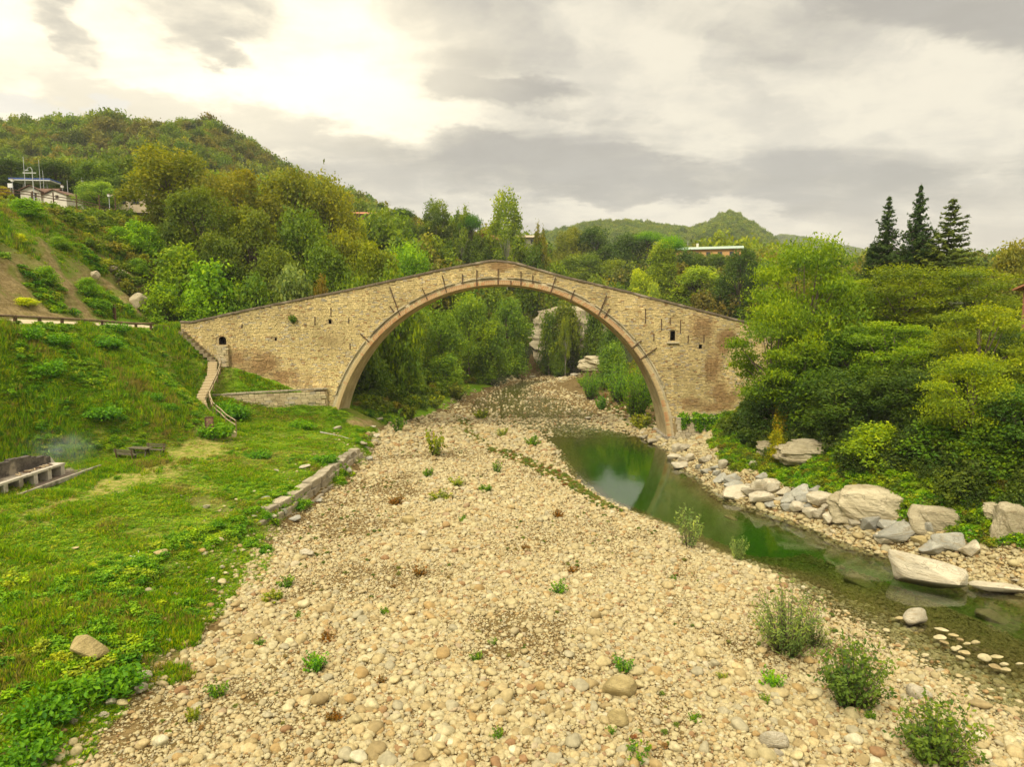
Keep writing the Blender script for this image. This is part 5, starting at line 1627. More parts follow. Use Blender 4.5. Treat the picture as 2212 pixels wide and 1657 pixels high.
REL_GROUPS = ('stones in the grass of the left bank', 'loose rocks by the block wall', 'chain of stones in the shallows', 'rocks by the right arch leg', 'rocks at the far bend')
c8 = lambda x, y: (1439.6 + x * .3676, 885.9 + y * .3676)
GB = 'pale boulders along the right water edge'
LB = 'pale angular boulder in the line of rocks along the right water edge'
BOULD = [(65, 235, 45, 50), (110, 230, 45, 40), (45, 280, 60, 25), (95, 295, 40, 30), (137, 290, 40, 45), (80, 330, 70, 30), (205, 300, 70, 60), (245, 292, 34, 40), (230, 365, 50, 30), (282, 380, 52, 35), (320, 412, 60, 40), (385, 412, 62, 45), (400, 447, 90, 35), (330, 330, 40, 50),
         (415, 490, 130, 45), (490, 490, 70, 40), (550, 465, 82, 75), (560, 532, 112, 60), (625, 480, 62, 55), (655, 530, 64, 40), (690, 490, 54, 50), (720, 538, 72, 55), (700, 575, 84, 42), (785, 490, 84, 50), (800, 528, 70, 45), (870, 485, 54, 50), (905, 535, 112, 62), (770, 580, 84, 50), (850, 612, 64, 50), (902, 622, 62, 60),
         (960, 650, 74, 60), (1030, 642, 52, 50), (1050, 690, 72, 40), (1085, 630, 62, 30), (1145, 635, 82, 45), (1180, 682, 112, 65), (1450, 690, 62, 50), (1300, 690, 84, 50), (560, 400, 52, 40), (600, 440, 62, 40), (525, 322, 64, 30), (980, 558, 44, 46), (1012, 600, 50, 40), (930, 577, 32, 30), (640, 440, 40, 30), (740, 460, 40, 30), (470, 455, 45, 30), (1390, 680, 50, 44), (180, 340, 40, 28), (285, 345, 40, 28), (610, 560, 44, 30), (830, 575, 46, 34), (1100, 670, 50, 36)]
BLIST = []
for k, (x, y, a, b) in enumerate(BOULD):
    o = boulder((HULL + HULLG + HULLG[:1])[k % 13], *c8(x, y), a * .3676 * 1.42, b * .3676 * 1.42, LB, GB)
    BLIST.append((x, y, a * b, k % 13 >= 8, o))
ORD = ['first', 'second', 'third', 'fourth', 'fifth', 'sixth', 'seventh', 'eighth', 'ninth', 'tenth', 'eleventh', 'twelfth', 'thirteenth', 'fourteenth', 'fifteenth', 'sixteenth', 'seventeenth', 'eighteenth', 'nineteenth', 'twentieth', 'twenty-first', 'twenty-second', 'twenty-third', 'twenty-fourth', 'twenty-fifth', 'twenty-sixth', 'twenty-seventh', 'twenty-eighth']
cnt = {}
for x, y, ar, gr, o in sorted(BLIST, key=lambda q: q[0]):
    key = ('large' if ar > 4200 else 'small' if ar < 2100 else 'middling', 'grey' if gr else 'pale')
    o['label'] = f"{key[0]} {key[1]} boulder on the right shore, {ORD[cnt.get(key, 0)]} such one from the arch leg"
    cnt[key] = cnt.get(key, 0) + 1
boulder(HULL[0], *c8(1270, 770), 112 * .37, 72 * .37, 'small cream boulder at the water just left of the big grey blocks')
boulder(HULLG[0], *c8(1350, 740), 225 * .37, 135 * .37, 'long grey flat-topped block in the line of rocks, left of the ochre-topped rock', rz=-.35, depth=.55)
boulder(HULLO[0], *c8(1478, 785), 84 * .37, 84 * .37, 'dark rock with an orange-ochre top between the big grey blocks')
boulder(HULLG[1], *c8(1530, 705), 114 * .37, 92 * .37, 'upright grey boulder behind the ochre-topped rock')
boulder(HULLG[2], *c8(1570, 828), 145 * .37, 112 * .37, 'grey-white angular block at the water behind the long slab in the river', rz=.3)
boulder(HULLG[3], *c8(1650, 790), 175 * .37, 132 * .37, 'largest grey block, slanting down to the right by the water', rz=-.6, depth=.6)
boulder(HULL[3], *c8(1792, 815), 134 * .37, 102 * .37, 'cream and ochre boulder at the right end of the grey blocks')
slab = boulder(HULL[5], *c8(1510, 955), 410 * .37, 235 * .37, 'long tan slab of rock lying slanted out of the river', rz=-.52, depth=.42, hk=.62, sink=.25, tilt=0)
slab.rotation_euler = (.08, .10, -.62)
boulder(RND[0], *c8(1455, 1215), 152 * .37, 104 * .37, 'single squarish tan boulder standing in the shallow river', rz=.2, sink=.2)
boulder(HULL[2], *c8(1950, 1045), 300 * .37, 60 * .37, 'low flat ledge of tan rock at the water on the right edge', rz=-.25, depth=.35, hk=.6, tilt=.02)
boulder(HULL[6], *c8(2060, 1000), 180 * .37, 50 * .37, 'second flat ledge of orange-tan rock behind the first, at the right edge', rz=-.2, depth=.4, hk=.6, tilt=.02)
for x, y, a, b, lb in [(1150, 925, 185, 125, 'yellowish rock lying under the water left of the long slab'), (1090, 770, 170, 70, 'sunken yellow-green rock beside the small cream boulder'), (1930, 1130, 190, 120, 'sunken greenish rock in front of the flat ledge'), (380, 588, 80, 36, 'small sunken yellow rock in the green pool')]:
    p = hitw(*c8(x, y)); o = boulder(HULLO[1], *c8(x, y), a * .37, b * .37, lb, rz=-.5, depth=.5, hk=.7, tilt=.05, name='sunken_rock', cat='rock')
    o.location.z = -.45 - o.scale[2] * .8
c3f = lambda x, y: ((2700 + x * .5854) / 1.806, (2100 + y * .5854) / 1.806)
for k, (x, y, a, b) in enumerate([(1660, 612, 90, 45), (1650, 665, 80, 48), (1680, 698, 60, 30), (1740, 650, 60, 36), (1750, 740, 70, 44), (1815, 768, 84, 48), (1787, 800, 60, 36), (1885, 700, 56, 56), (1832, 706, 50, 28), (1945, 800, 100, 70), (2022, 795, 90, 50), (2020, 862, 90, 56), (2088, 882, 66, 50), (1385, 536, 60, 34), (1553, 785, 54, 50), (1425, 770, 70, 36), (1785, 680, 50, 40), (2180, 840, 50, 30), (2080, 845, 50, 40), (1780, 728, 40, 26)]):
    boulder(COBS[k % 10], *c3f(x, y), a * .3241, b * .3241, 'pale cobble in the shallows', 'chain of stones in the shallows', name='cobble', cat='stone', hk=.8, sink=.1)
# stones that stand out on the bar and on the grass
c1f = lambda x, y: ((0 + x * .6295) / 1.806, (1950 + y * .6295) / 1.806)
boulder(RNDO[0], 1340, 1487, 78, 54, 'largest olive-tan boulder lying alone on the shingle near the lower shrubs', rz=.1)
boulder(RNDO[1], 1336, 1557, 50, 42, 'ochre-yellow boulder just below the largest boulder on the shingle')
boulder(RNDO[0], 883, 1126, 34, 24, 'ochre stone alone in the middle of the shingle bar')
boulder(RND[1], *c3f(550, 1360), 66, 40, 'broad sandy-coloured cobble with a small round one at its foot')
boulder(RND[2], *c3f(573, 1437), 24, 22, 'small round brown cobble leaning on the broad sandy one', name='cobble', cat='stone')
boulder(RND[2], *c3f(1510, 1035), 54, 36, 'big olive-tan cobble near the water right of the dark shrub')
boulder(COBS[3], *c3f(1915, 1110), 48, 34, 'white flat boulder at the water edge in the lower right corner')
boulder(HULL[1], *c1f(1890, 345), 30, 23, 'squarish tan stone on the shingle below the end of the block wall')
boulder(HULLO[1], *c1f(555, 940), 72, 62, 'big brown and ochre boulder alone on the grass at lower left', rz=.4)
boulder(HULLO[0], *c1f(1000, 345), 30, 18, 'orange-tan stone on the grass by the white dead branch')
boulder(HULLO[1], *c1f(375, 1305), 26, 18, 'rusty orange stone in the lower left weeds', name='stone', cat='stone')
for k, (x, y, a, b) in enumerate([(885, 1115, 98, 70), (880, 1178, 92, 60), (990, 1140, 72, 50), (755, 1262, 84, 80), (695, 1262, 62, 50), (640, 1335, 62, 40), (1422, 628, 58, 45), (1495, 318, 52, 32), (1375, 430, 42, 32), (1392, 458, 36, 36), (1000, 1030, 104, 32), (1040, 885, 54, 40), (860, 980, 44, 42), (785, 1120, 48, 36), (560, 1050, 34, 32), (445, 1378, 52, 50), (465, 300, 54, 22), (705, 705, 48, 40), (748, 780, 74, 30), (816, 822, 48, 26), (912, 528, 26, 18), (1012, 510, 30, 18), (405, 1230, 50, 30), (525, 1275, 40, 36), (1050, 680, 40, 30), (1020, 750, 50, 50), (980, 880, 40, 30), (1230, 470, 40, 24)]):
    boulder((HULL + COBS)[k * 5 % 18], *c1f(x, y), a * .3486, b * .3486, 'pale stone in grass', 'stones in the grass of the left bank', name='stone', cat='stone')
c6 = lambda x, y: (387.6 + x * .2841, 664.5 + y * .284)
for k, (x, y, a, b) in enumerate([(1205, 925, 66, 40), (1500, 985, 70, 44), (1492, 1030, 66, 44), (1412, 1072, 60, 34), (1375, 1045, 110, 44), (1520, 855, 60, 28), (1465, 905, 60, 30), (1550, 830, 60, 20), (1440, 1150, 70, 36), (660, 1455, 70, 36), (1060, 1475, 66, 40), (1280, 1245, 70, 40), (1090, 1170, 70, 24), (955, 1215, 90, 28), (210, 1520, 50, 30), (18, 1442, 30, 24), (365, 1382, 40, 14), (735, 1240, 34, 16), (560, 1590, 50, 30), (700, 1605, 100, 60), (880, 1610, 100, 50), (790, 1560, 60, 60)]):
    boulder((HULL + HULLG)[k % 12], *c6(x, y), a * .2841, b * .2841, 'pale loose rock', 'loose rocks by the block wall')
for u, v, a, b, lb in [(298, 657, 40, 42, 'biggest pale rock on the bare slope above the path'), (205, 600, 22, 24, 'pale rock halfway up the bare slope'), (262, 598, 30, 26, 'tan rock on the bare slope above the biggest pale one'), (240, 583, 26, 14, 'flat tan rock high on the bare slope'), (315, 572, 16, 9, 'small pink rock at the right edge of the bare slope')]:
    boulder(HULLC[int(u) % 2], u, v, a, b, lb, name='rock', cat='rock')
for k, (u, v, a, b) in enumerate([(1240, 812, 18, 9), (1275, 800, 22, 10), (1150, 815, 16, 7), (1395, 945, 22, 12), (1410, 955, 24, 12), (1425, 948, 20, 12), (1385, 935, 24, 10), (1437, 962, 16, 10), (1270, 905, 14, 8), (1210, 818, 12, 6)]):
    boulder(HULL[k % 8], u, v, a, b, 'pale rock on the shore', 'rocks by the right arch leg' if u > 1380 else 'rocks at the far bend')


def outcrop(name, u, v, wpx, hpx, label, depth=.7, seed=0, strata=.10, rz=0., hk=1.0, dz=0., at_y=None, box=.55, dip=0., beds=9):
    bm = bmesh.new(); bmesh.ops.create_icosphere(bm, subdivisions=5, radius=1)
    for vv in bm.verts:
        c = vv.co.copy()
        mx_ = max(abs(c.x), abs(c.y), abs(c.z)); c *= (1 / mx_) ** box
        n = float(fbm(c.x * 1.3 + seed * 7.3 + c.z * .9, c.y * 1.1 + seed - c.z * .5, 1.0, 5))
        lay = math.sin((c.z + dip * c.x) * beds + 1.5 * n + c.x * 1.2)
        k = 1 + .19 * n + strata * (1 if lay > .2 else -.3) * .6 - .16 * max(c.z, 0)
        vv.co = (c.x * k, c.y * k, c.z * (1 + .1 * n))
    me = bpy.data.meshes.new(name); bm.to_mesh(me); bm.free(); me.materials.append(M_CLIFF)
    p = hit(u, v + hpx * .25) if at_y is None else P(u, v, at_y)
    m_ = project(p)[2] / 1450
    o = link(name, me); o.scale = (wpx * m_ / 2, wpx * m_ / 2 * depth, hpx * m_ / 2 * hk)
    o.location = (p[0], p[1] + wpx * m_ * depth * .18, p[2] + (hpx * m_ * .12 if at_y is None else 0) + dz); o.rotation_euler = (0, 0, rz)
    return tag(o, label, 'rock')


outcrop('rock_outcrop', *c8(1210, 555), 152, 80, 'broad pale rock face behind the line of boulders', strata=.03, seed=1, rz=-.3)
outcrop('rock_outcrop', *c8(1600, 645), 100, 62, 'smaller pale rock face right of the broad one', strata=.03, seed=2, rz=-.4)
outcrop('rock_outcrop', *c8(2035, 670), 70, 105, 'tall grey rock face at the right edge above the river', strata=.04, seed=3, rz=-.3)
outcrop('rock_outcrop', *c8(1960, 600), 60, 40, 'pale rock knob left of the tall grey face', seed=6, rz=-.3)
outcrop('sandstone_ledge', *c8(850, 245), 132, 58, 'layered sandstone ledge under the trees of the right bank', seed=4, strata=.2, depth=.5, rz=-.15)
outcrop('sandstone_ledge', *c8(620, 225), 60, 44, 'small sandstone ledge left of the layered one, by the yellow bush', seed=5, strata=.2, depth=.5)
outcrop('cliff', 1236, 742, 185, 150, 'bare layered rock face beyond the bend, seen under the arch', seed=8, strata=.13, depth=.4, at_y=186, rz=-.25, box=.8, dip=.55, beds=17)
for kind, u, v, y, wpx, c, lb in [('bush0', 1186, 668, 178, 62, (.05, .075, .015), 'bush hanging over the left side of the far rock face'), ('bush1', 1222, 640, 180, 90, (.06, .075, .016), 'brownish-green bush over the top of the far rock face'), ('bush2', 1284, 655, 178, 70, (.04, .065, .014), 'dark bush over the right shoulder of the far rock face'),
                                  ('bush1', 1206, 752, 176, 44, (.055, .085, .016), 'small bush at the foot of the far rock face'), ('airy0', 1222, 690, 174, 30, (.08, .10, .02), 'thin sapling standing in front of the far rock face'), ('bush0', 1310, 716, 168, 56, (.035, .06, .014), 'dark bush between the far rock face and the right arch leg')]:
    T(kind, 'bush' if kind.startswith('bush') else 'broadleaf_tree', u, v, y, wpx, c, lb, 'bush' if kind.startswith('bush') else 'tree', 'plants on the far rock face')
outcrop('cliff', 1292, 786, 78, 34, 'smooth rock shelf at the foot of the far rock face', seed=9, strata=.15, depth=.5, at_y=168, rz=-.2)

# ================================================================== BUILT THINGS
# --- low timber fence along the path
fence = empty('path_fence', (-45.2, 58, float(terr(-45.2, 58))), 0, 'low dark timber fence with one thick rail along the path edge', 'fence')
FI = np.array([-45.2, 58, float(terr(-45.2, 58))])
fy = [41.5 + 3.3 * k for k in range(14)]
tops = []
for y in fy:
    z = float(terr(-45.25, y)); xx = -45.25 + RNG.normal() * .04
    link('post', MB().box((xx - FI[0], y - FI[1], z + .36 - FI[2]), (.22, .24, .95), rz=RNG.normal() * .1).mesh('post'), M_DARKWOOD, fence)
    tops.append((xx - FI[0], y - FI[1], z + .78 - FI[2]))
for a, b in zip(tops[:-1], tops[1:]):
    link('rail', MB().tube([a, b], [.13, .12], 7).mesh('rail', True), M_WOOD, fence)
# thin handrail from the last post to the bridge corner
hr = empty('path_handrail', tuple(np.array(tops[-1]) + FI), 0, 'thin two-bar handrail between the timber fence and the corner of the bridge', 'handrail')
a0 = Vector((0, 0, .05)); pts = [Vector((.5 * k, .55 * k, 0)) for k in range(4)]
zz = [float(terr(FI[0] + tops[-1][0] + p.x, FI[1] + tops[-1][1] + p.y)) - (FI[2] + tops[-1][2]) for p in pts]
for p, q in zip(pts, zz): link('post', MB().tube([(p.x, p.y, q - .1), (p.x, p.y, q + .95)], .035, 6).mesh('post'), M_WOOD, hr)
for hgt in (.9, .5):
    link('rail', MB().tube([(p.x, p.y, q + hgt) for p, q in zip(pts, zz)], .03, 6).mesh('rail'), M_WOOD, hr)
# lone timber post standing on the bare slope
p = hit(248, 690)
tag(MB().box((0, 0, .9), (.28, .28, 2.0)).build('timber_post', M_DARKWOOD, loc=tuple(p)), 'lone dark timber post standing on the bare slope behind the path', 'post')

# --- stairs from the path down to the meadow
SW = [np.array(q, float) for q in [(-42.6, 86.5, 14.8), (-38.5, 86.2, 11.1), (-37.3, 83.0, 9.3), (-37.0, 79.0, 6.9), (-35.4, 76.4, 5.7), (-33.0, 73.6, 5.05), (-30.2, 70.4, 4.6), (-29.5, 69.6, 4.45)]]
stair = empty('stone_staircase', tuple(SW[3]), 0, 'narrow stone staircase winding down the grass bank beside the left end of the bridge', 'staircase')
rise = 0.2
acc, STEPS = 0.0, []
for a, b in zip(SW[:-1], SW[1:]):
    L = np.linalg.norm((b - a)[:2]); n = max(int(round(L / .52)), 1)
    for k in range(n):
        c = a + (b - a) * (k + .5) / n
        dirv = (b - a)[:2] / L
        STEPS.append((c, math.atan2(dirv[1], dirv[0]), L / n))
for c, an, ln in STEPS:
    z = max(c[2], float(terr(c[0], c[1])) + .06)
    o = link('step', MB().box((0, 0, -.12), (ln + .10, (.78 if c[1] > 85.55 else 1.05) + RNG.normal() * .05, .5)).mesh('step'), M_STEP if c[1] < 85.55 else M_SHADESTEP, stair)
    o.location = (c[0] - SW[3][0], c[1] - SW[3][1], z - SW[3][2]); o.rotation_euler = (RNG.normal() * .02, 0, an + RNG.normal() * .04)
srail = empty('stair_handrail', tuple(SW[3]), 0, 'pale wooden handrail following the river side of the stone staircase', 'handrail')
RP = []
for i in range(10, len(STEPS), 3):
    c, an, ln = STEPS[i]
    q = np.array([c[0] - math.sin(an) * .95, c[1] + math.cos(an) * .95]); z = max(c[2], float(terr(c[0], c[1])))
    RP.append((q[0] - SW[3][0], q[1] - SW[3][1], z - SW[3][2]))
for q in RP: link('post', MB().tube([(q[0], q[1], q[2] - .3), (q[0], q[1], q[2] + 1.05)], .06, 6).mesh('post'), M_WOOD, srail)
for a, b in zip(RP[:-1], RP[1:]):
    for hgt in (1.0, .5): link('rail', MB().tube([(a[0], a[1], a[2] + hgt), (b[0], b[1], b[2] + hgt)], .05, 6).mesh('rail'), M_PALEWOOD, srail)

# --- brown information board at the stair foot
p = hit(455, 947); m_ = project(p)[2] / 1450
sg = empty('information_board', tuple(p), .15, 'dark brown information board on a timber post at the foot of the staircase', 'sign')
link('post', MB().box((-.42, 0, 1.0), (.13, .13, 2.2)).mesh('post'), M_DARKWOOD, sg)
link('board', MB().box((.0, -.02, 1.55), (.72, .07, 1.15)).mesh('board'), M_SIGNBROWN, sg)
link('printed_panel', MB().box((.0, -.058, 1.56), (.6, .012, 1.0)).mesh('printed_panel'), M_PAPER, sg)
link('roof_board', MB().box((.0, -.02, 2.17), (.86, .2, .05)).mesh('roof_board'), M_DARKWOOD, sg)

# --- picnic table with two benches
p = hit(303, 989)
tb = empty('picnic_table', (p[0], p[1], p[2] + .10), -.22, 'weathered wooden picnic table standing on the meadow between two benches', 'table')
for k in range(5): link('plank', MB().box((0, -.34 + .17 * k, .76), (2.0, .15, .05), tint=RNG.random()).mesh('plank'), M_GREYWOOD, tb)
for s in (-1, 1):
    for q in (-1, 1): link('leg', MB().bar((s * .75, q * .32, -.05), (s * .75, q * .12, .735), .1, .07).mesh('leg'), M_GREYWOOD, tb)
    link('crossbar', MB().box((s * .75, 0, .69), (.08, .76, .08)).mesh('crossbar'), M_GREYWOOD, tb)
link('stretcher', MB().box((0, 0, .35), (1.5, .09, .07)).mesh('stretcher'), M_GREYWOOD, tb)


def bench(label):
    b = empty('bench', (0, 0, 0), 0, label, 'bench', 'benches at the picnic table')
    for k in range(3): link('plank', MB().box((0, -.15 + .15 * k, .45), (2.0, .13, .05)).mesh('plank'), M_GREYWOOD, b)
    for k in range(2): link('back_plank', MB().box((0, -.27 - .03 * k, .68 + .18 * k), (2.0, .04, .13)).mesh('back_plank'), M_GREYWOOD, b)
    for s in (-1, 1):
        link('leg', MB().box((s * .8, .14, .19), (.09, .09, .48)).mesh('leg'), M_GREYWOOD, b)
        link('back_post', MB().bar((s * .8, -.2, -.05), (s * .8, -.32, .95), .08, .08).mesh('back_post'), M_DARKWOOD, b)
    return b


for side, lb in ((-1, 'weathered wooden bench on the near side of the picnic table, its back to the viewer'), (1, 'weathered wooden bench on the far side of the picnic table, facing it')):
    b = bench(lb); off = Matrix.Rotation(-.22, 3, 'Z') @ Vector((-.35 if side < 0 else .45, side * 1.15, 0))
    b.location = (p[0] + off.x, p[1] + off.y, float(terr(p[0] + off.x, p[1] + off.y)) + .06)
    b.rotation_euler = (0, 0, -.22 + (0 if side < 0 else PI))

# --- masonry barbecue at the left edge, sooty and smoking
q0, q1 = hit(112, 1032), hit(0, 1058)
an = math.atan2(q0[1] - q1[1], q0[0] - q1[0])
gz = (q0[2] + q1[2]) / 2
bq = empty('barbecue', (q0[0], q0[1], gz), an, 'long masonry barbecue with three openings and a soot-black back wall at the left edge', 'barbecue')
BL = 7.5
link('slab', MB().box((-BL / 2 + 1.3, -.1, -.08), (BL + 3.0, 3.6, .26)).mesh('slab'), M_DIRT, bq)
link('kerb', MB().box((-BL / 2 + 1.3, -2.0, .0), (BL + 3.2, .16, .3)).mesh('kerb'), M_CONC, bq)
for k in range(6):
    link('pier', MB().box((-.18 - 1.42 * k, -.55, .42), (.40, 1.0, .78)).mesh('pier'), M_OLDWALL, bq)
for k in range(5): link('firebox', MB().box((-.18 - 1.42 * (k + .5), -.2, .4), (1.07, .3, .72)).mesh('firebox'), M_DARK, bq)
link('counter', MB().box((-BL / 2 + .1, -.5, .87), (BL, 1.15, .16)).mesh('counter'), M_OLDWALL, bq)
bw = MB()
for k in range(15):
    hh = 1.15 + .55 * min(1, k / 5) + .06 * math.sin(k * 2.1)
    bw.box((-.1 - .5 * k, .32, hh / 2 + .3), (.5, .45, hh))
link('back_wall', bw.mesh('back_wall'), M_SOOT, bq)
link('wing_wall', MB().bar((.05, .3, 1.25), (.75, .2, .25), .16, .55).mesh('wing_wall'), M_WHITEWALL, bq)
for k in range(4):
    link('grate_bar', MB().box((-BL / 2, -.75 + .2 * k, 1.0), (BL * .8, .025, .025)).mesh('grate_bar'), M_IRON, bq)
for k in range(9):
    o = MB().tube([(0, -.25, 0), (0, .25, .03)], [.06, .05], 6).build('firewood_log', M_PALEWOOD if k % 3 else M_DARKWOOD)
    c = Matrix.Rotation(an, 3, 'Z') @ Vector((-.7 - .42 * k, -.45 + .12 * math.sin(k * 3), .985 - .0))
    o.location = (q0[0] + c.x, q0[1] + c.y, gz + c.z); o.rotation_euler = (0, 0, RNG.random() * 3)
    tag(o, f"short {'pale' if k % 3 else 'dark'} log on the barbecue counter, {ORD[k]} of the row from its right end", 'firewood', 'firewood on the barbecue counter')
for k, (u, v, r) in enumerate([(225, 1018, .2), (238, 1016, -.1)]):
    pp_ = hit(u, v)
    tag(MB().box((0, 0, .16), (1.6, .35, .06)).build('plank', M_PALEWOOD, loc=tuple(pp_)), ['pale plank lying beside the right end of the barbecue', 'second pale plank, the right one by the barbecue'][k], 'plank').rotation_euler = (0, .06, r)

# thin smoke drifting off the barbecue
def smoke_mat():
    m, t = new_mat('thin_smoke')
    p = t.n('ShaderNodeTexCoord').outputs['Object']
    r = t.vmath('LENGTH', p)
    nz_ = t.noise(p, 2.2, 3, .6)
    d_ = t.math('MULTIPLY', t.step(r, 1.0, .15), t.step(nz_, .38, .7))
    v = t.n('ShaderNodeVolumePrincipled'); v.inputs['Color'].default_value = (.80, .86, .95, 1)
    t.set(v.inputs['Density'], t.math('MULTIPLY', d_, .16))
    o = t.n('ShaderNodeOutputMaterial'); t.set(o.inputs['Volume'], v.outputs[0])
    return m


sb_ = bmesh.new(); bmesh.ops.create_icosphere(sb_, subdivisions=3, radius=1); sme = bpy.data.meshes.new('smoke'); sb_.to_mesh(sme); sb_.free()
sp_ = hit(128, 1022)
smk = link('smoke', sme, smoke_mat(), None, (sp_[0], sp_[1] + .5, sp_[2] + 1.9)); smk.scale = (3.6, 2.4, 1.85)
tag(smk, 'thin bluish smoke drifting off the right end of the barbecue', None, None, 'stuff')

# --- fallen trunk, dead branch
a, b = hit(692, 936), hit(766, 956)
tag(MB().tube([a + [0, 0, .12], (a + b) / 2 + [0, 0, .2], b + [0, 0, .14]], [.10, .14, .17], 8).build('fallen_log', M_PALEBARK, smooth=True), 'long pale fallen trunk lying on the grass before the block wall', 'log')
bb = MB()
L_ = [hit(u, v) + [0, 0, .1] for u, v in [(281, 1206), (298, 1209), (312, 1216), (327, 1220)]]
bb.tube(L_, [.03, .05, .06, .04], 6)
for s, e in [(L_[1], hit(300, 1202)), (L_[2], hit(328, 1212)), (L_[2], hit(322, 1209)), (L_[1], hit(290, 1212))]: bb.tube([s, (s + e) / 2 + [0, 0, .2], e + [0, 0, .3]], [.04, .03, .012], 5)
tag(bb.build('dead_branch', M_WHITEWALL, smooth=True), 'bleached forked dead branch lying on the lower left grass', 'branch')

# --- dry wall of big cut blocks holding the bank
wl_pts = [hit(u, v) for u, v in [(527, 1122), (580, 1108), (640, 1078), (700, 1032), (750, 992), (785, 968)]]
bx0 = np.array([-18.9, 47.2]); BWL = [np.array(q) for q in [(-19.1, 47.0), (-18.3, 50.4), (-17.7, 54.5), (-17.5, 60), (-17.2, 66), (-16.8, 72.5)]]
bwall = empty('block_wall', (-17.7, 55, 1.0), 0, 'low dry wall of large pale cut stone blocks along the edge of the grass bank', 'retaining wall')
def along(s):
    for a, b in zip(BWL[:-1], BWL[1:]):
        L = np.linalg.norm(b - a)
        if s <= L: return a + (b - a) * s / L, math.atan2(b[1] - a[1], b[0] - a[0])
        s -= L
    return BWL[-1], 1.5
tot = sum(np.linalg.norm(b - a) for a, b in zip(BWL[:-1], BWL[1:]))
def cut_block(seed):
    g_ = random.Random(seed); bm_ = bmesh.new(); bmesh.ops.create_cube(bm_, size=1)
    for v_ in bm_.verts: v_.co = (v_.co.x * (1 - .12 * g_.random()), v_.co.y * (1 - .1 * g_.random()), (v_.co.z + .5) * (1 - .10 * g_.random()))
    bmesh.ops.bevel(bm_, geom=list(bm_.edges), offset=.045, segments=2, affect='EDGES')
    me_ = bpy.data.meshes.new('cut_block'); bm_.to_mesh(me_); bm_.free(); me_.materials.append(M_BLOCK); return me_


BLK = [cut_block(700 + k) for k in range(5)]
for row, (z0, hh, off) in enumerate([(.55, .75, .28), (1.25, .72, 0.0), (1.92, .62, -.22)]):
    s = [.6, .2, 2.5][row]
    while s < tot - [0, .5, 1.0][row]:
        L = RNG.uniform(1.2, 2.3)
        c, an2 = along(s + L / 2)
        if not (row == 0 and RNG.random() < .25):
            o = link('stone', BLK[int(RNG.integers(0, 5))], None, bwall)
            o.scale = (L - .05, RNG.uniform(.9, 1.15), hh)
            nx, ny = math.sin(an2), -math.cos(an2)
            j = RNG.normal() * .06 + off
            o.location = (c[0] + nx * j + 17.7, c[1] + ny * j - 55, z0 - 1.0 + RNG.normal() * .03); o.rotation_euler = (RNG.normal() * .03, RNG.normal() * .03, an2 + RNG.normal() * .05)
        s += L

# --- shrubs and seedlings on the shingle and weeds on the bank
S_ = shrub_hit
S_('willow0', 'willow_shrub', 1703, 1412, 165, 172, (.085, .115, .055), 'largest grey-green willow shrub standing on the shingle near the water')
S_('willow2', 'willow_shrub', 1760, 1400, 110, 70, (.075, .10, .045), 'low side shoots at the right foot of the largest willow shrub')
S_('willow1', 'willow_shrub', 1838, 1528, 165, 175, (.055, .085, .026), 'dark green poplar shrub below the largest willow on the shingle')
S_('willow1', 'willow_shrub', 2018, 1655, 185, 170, (.06, .09, .024), 'dark green leafy shrub at the bottom edge in the lower right')
S_('willow2', 'willow_shrub', 1487, 1185, 95, 100, (.12, .15, .085), 'pale silvery willow seedling at the water edge, the left one of two')
S_('willow2', 'willow_shrub', 1594, 1212, 58, 66, (.12, .15, .085), 'pale silvery willow seedling at the water edge, the right and smaller one')
S_('seedling0', 'leafy_plant', 683, 1450, 66, 52, (.06, .14, .018), 'round bright green plant on the shingle near the lower left', 'plant')
S_('seedling1', 'leafy_plant', 1207, 1283, 46, 38, (.06, .13, .018), 'small bright green plant alone in the middle of the shingle', 'plant')
S_('seedling0', 'leafy_plant', 1668, 1488, 62, 52, (.08, .16, .02), 'light green round plant between the two large shrubs on the shingle', 'plant')
S_('seedling1', 'leafy_plant', 1345, 1455, 60, 50, (.05, .11, .022), 'thin green plant just above the largest olive boulder', 'plant')
S_('seedling1', 'leafy_plant', 1652, 1525, 26, 36, (.07, .12, .02), 'thin stem of leaves growing through a flat pale stone', 'plant')
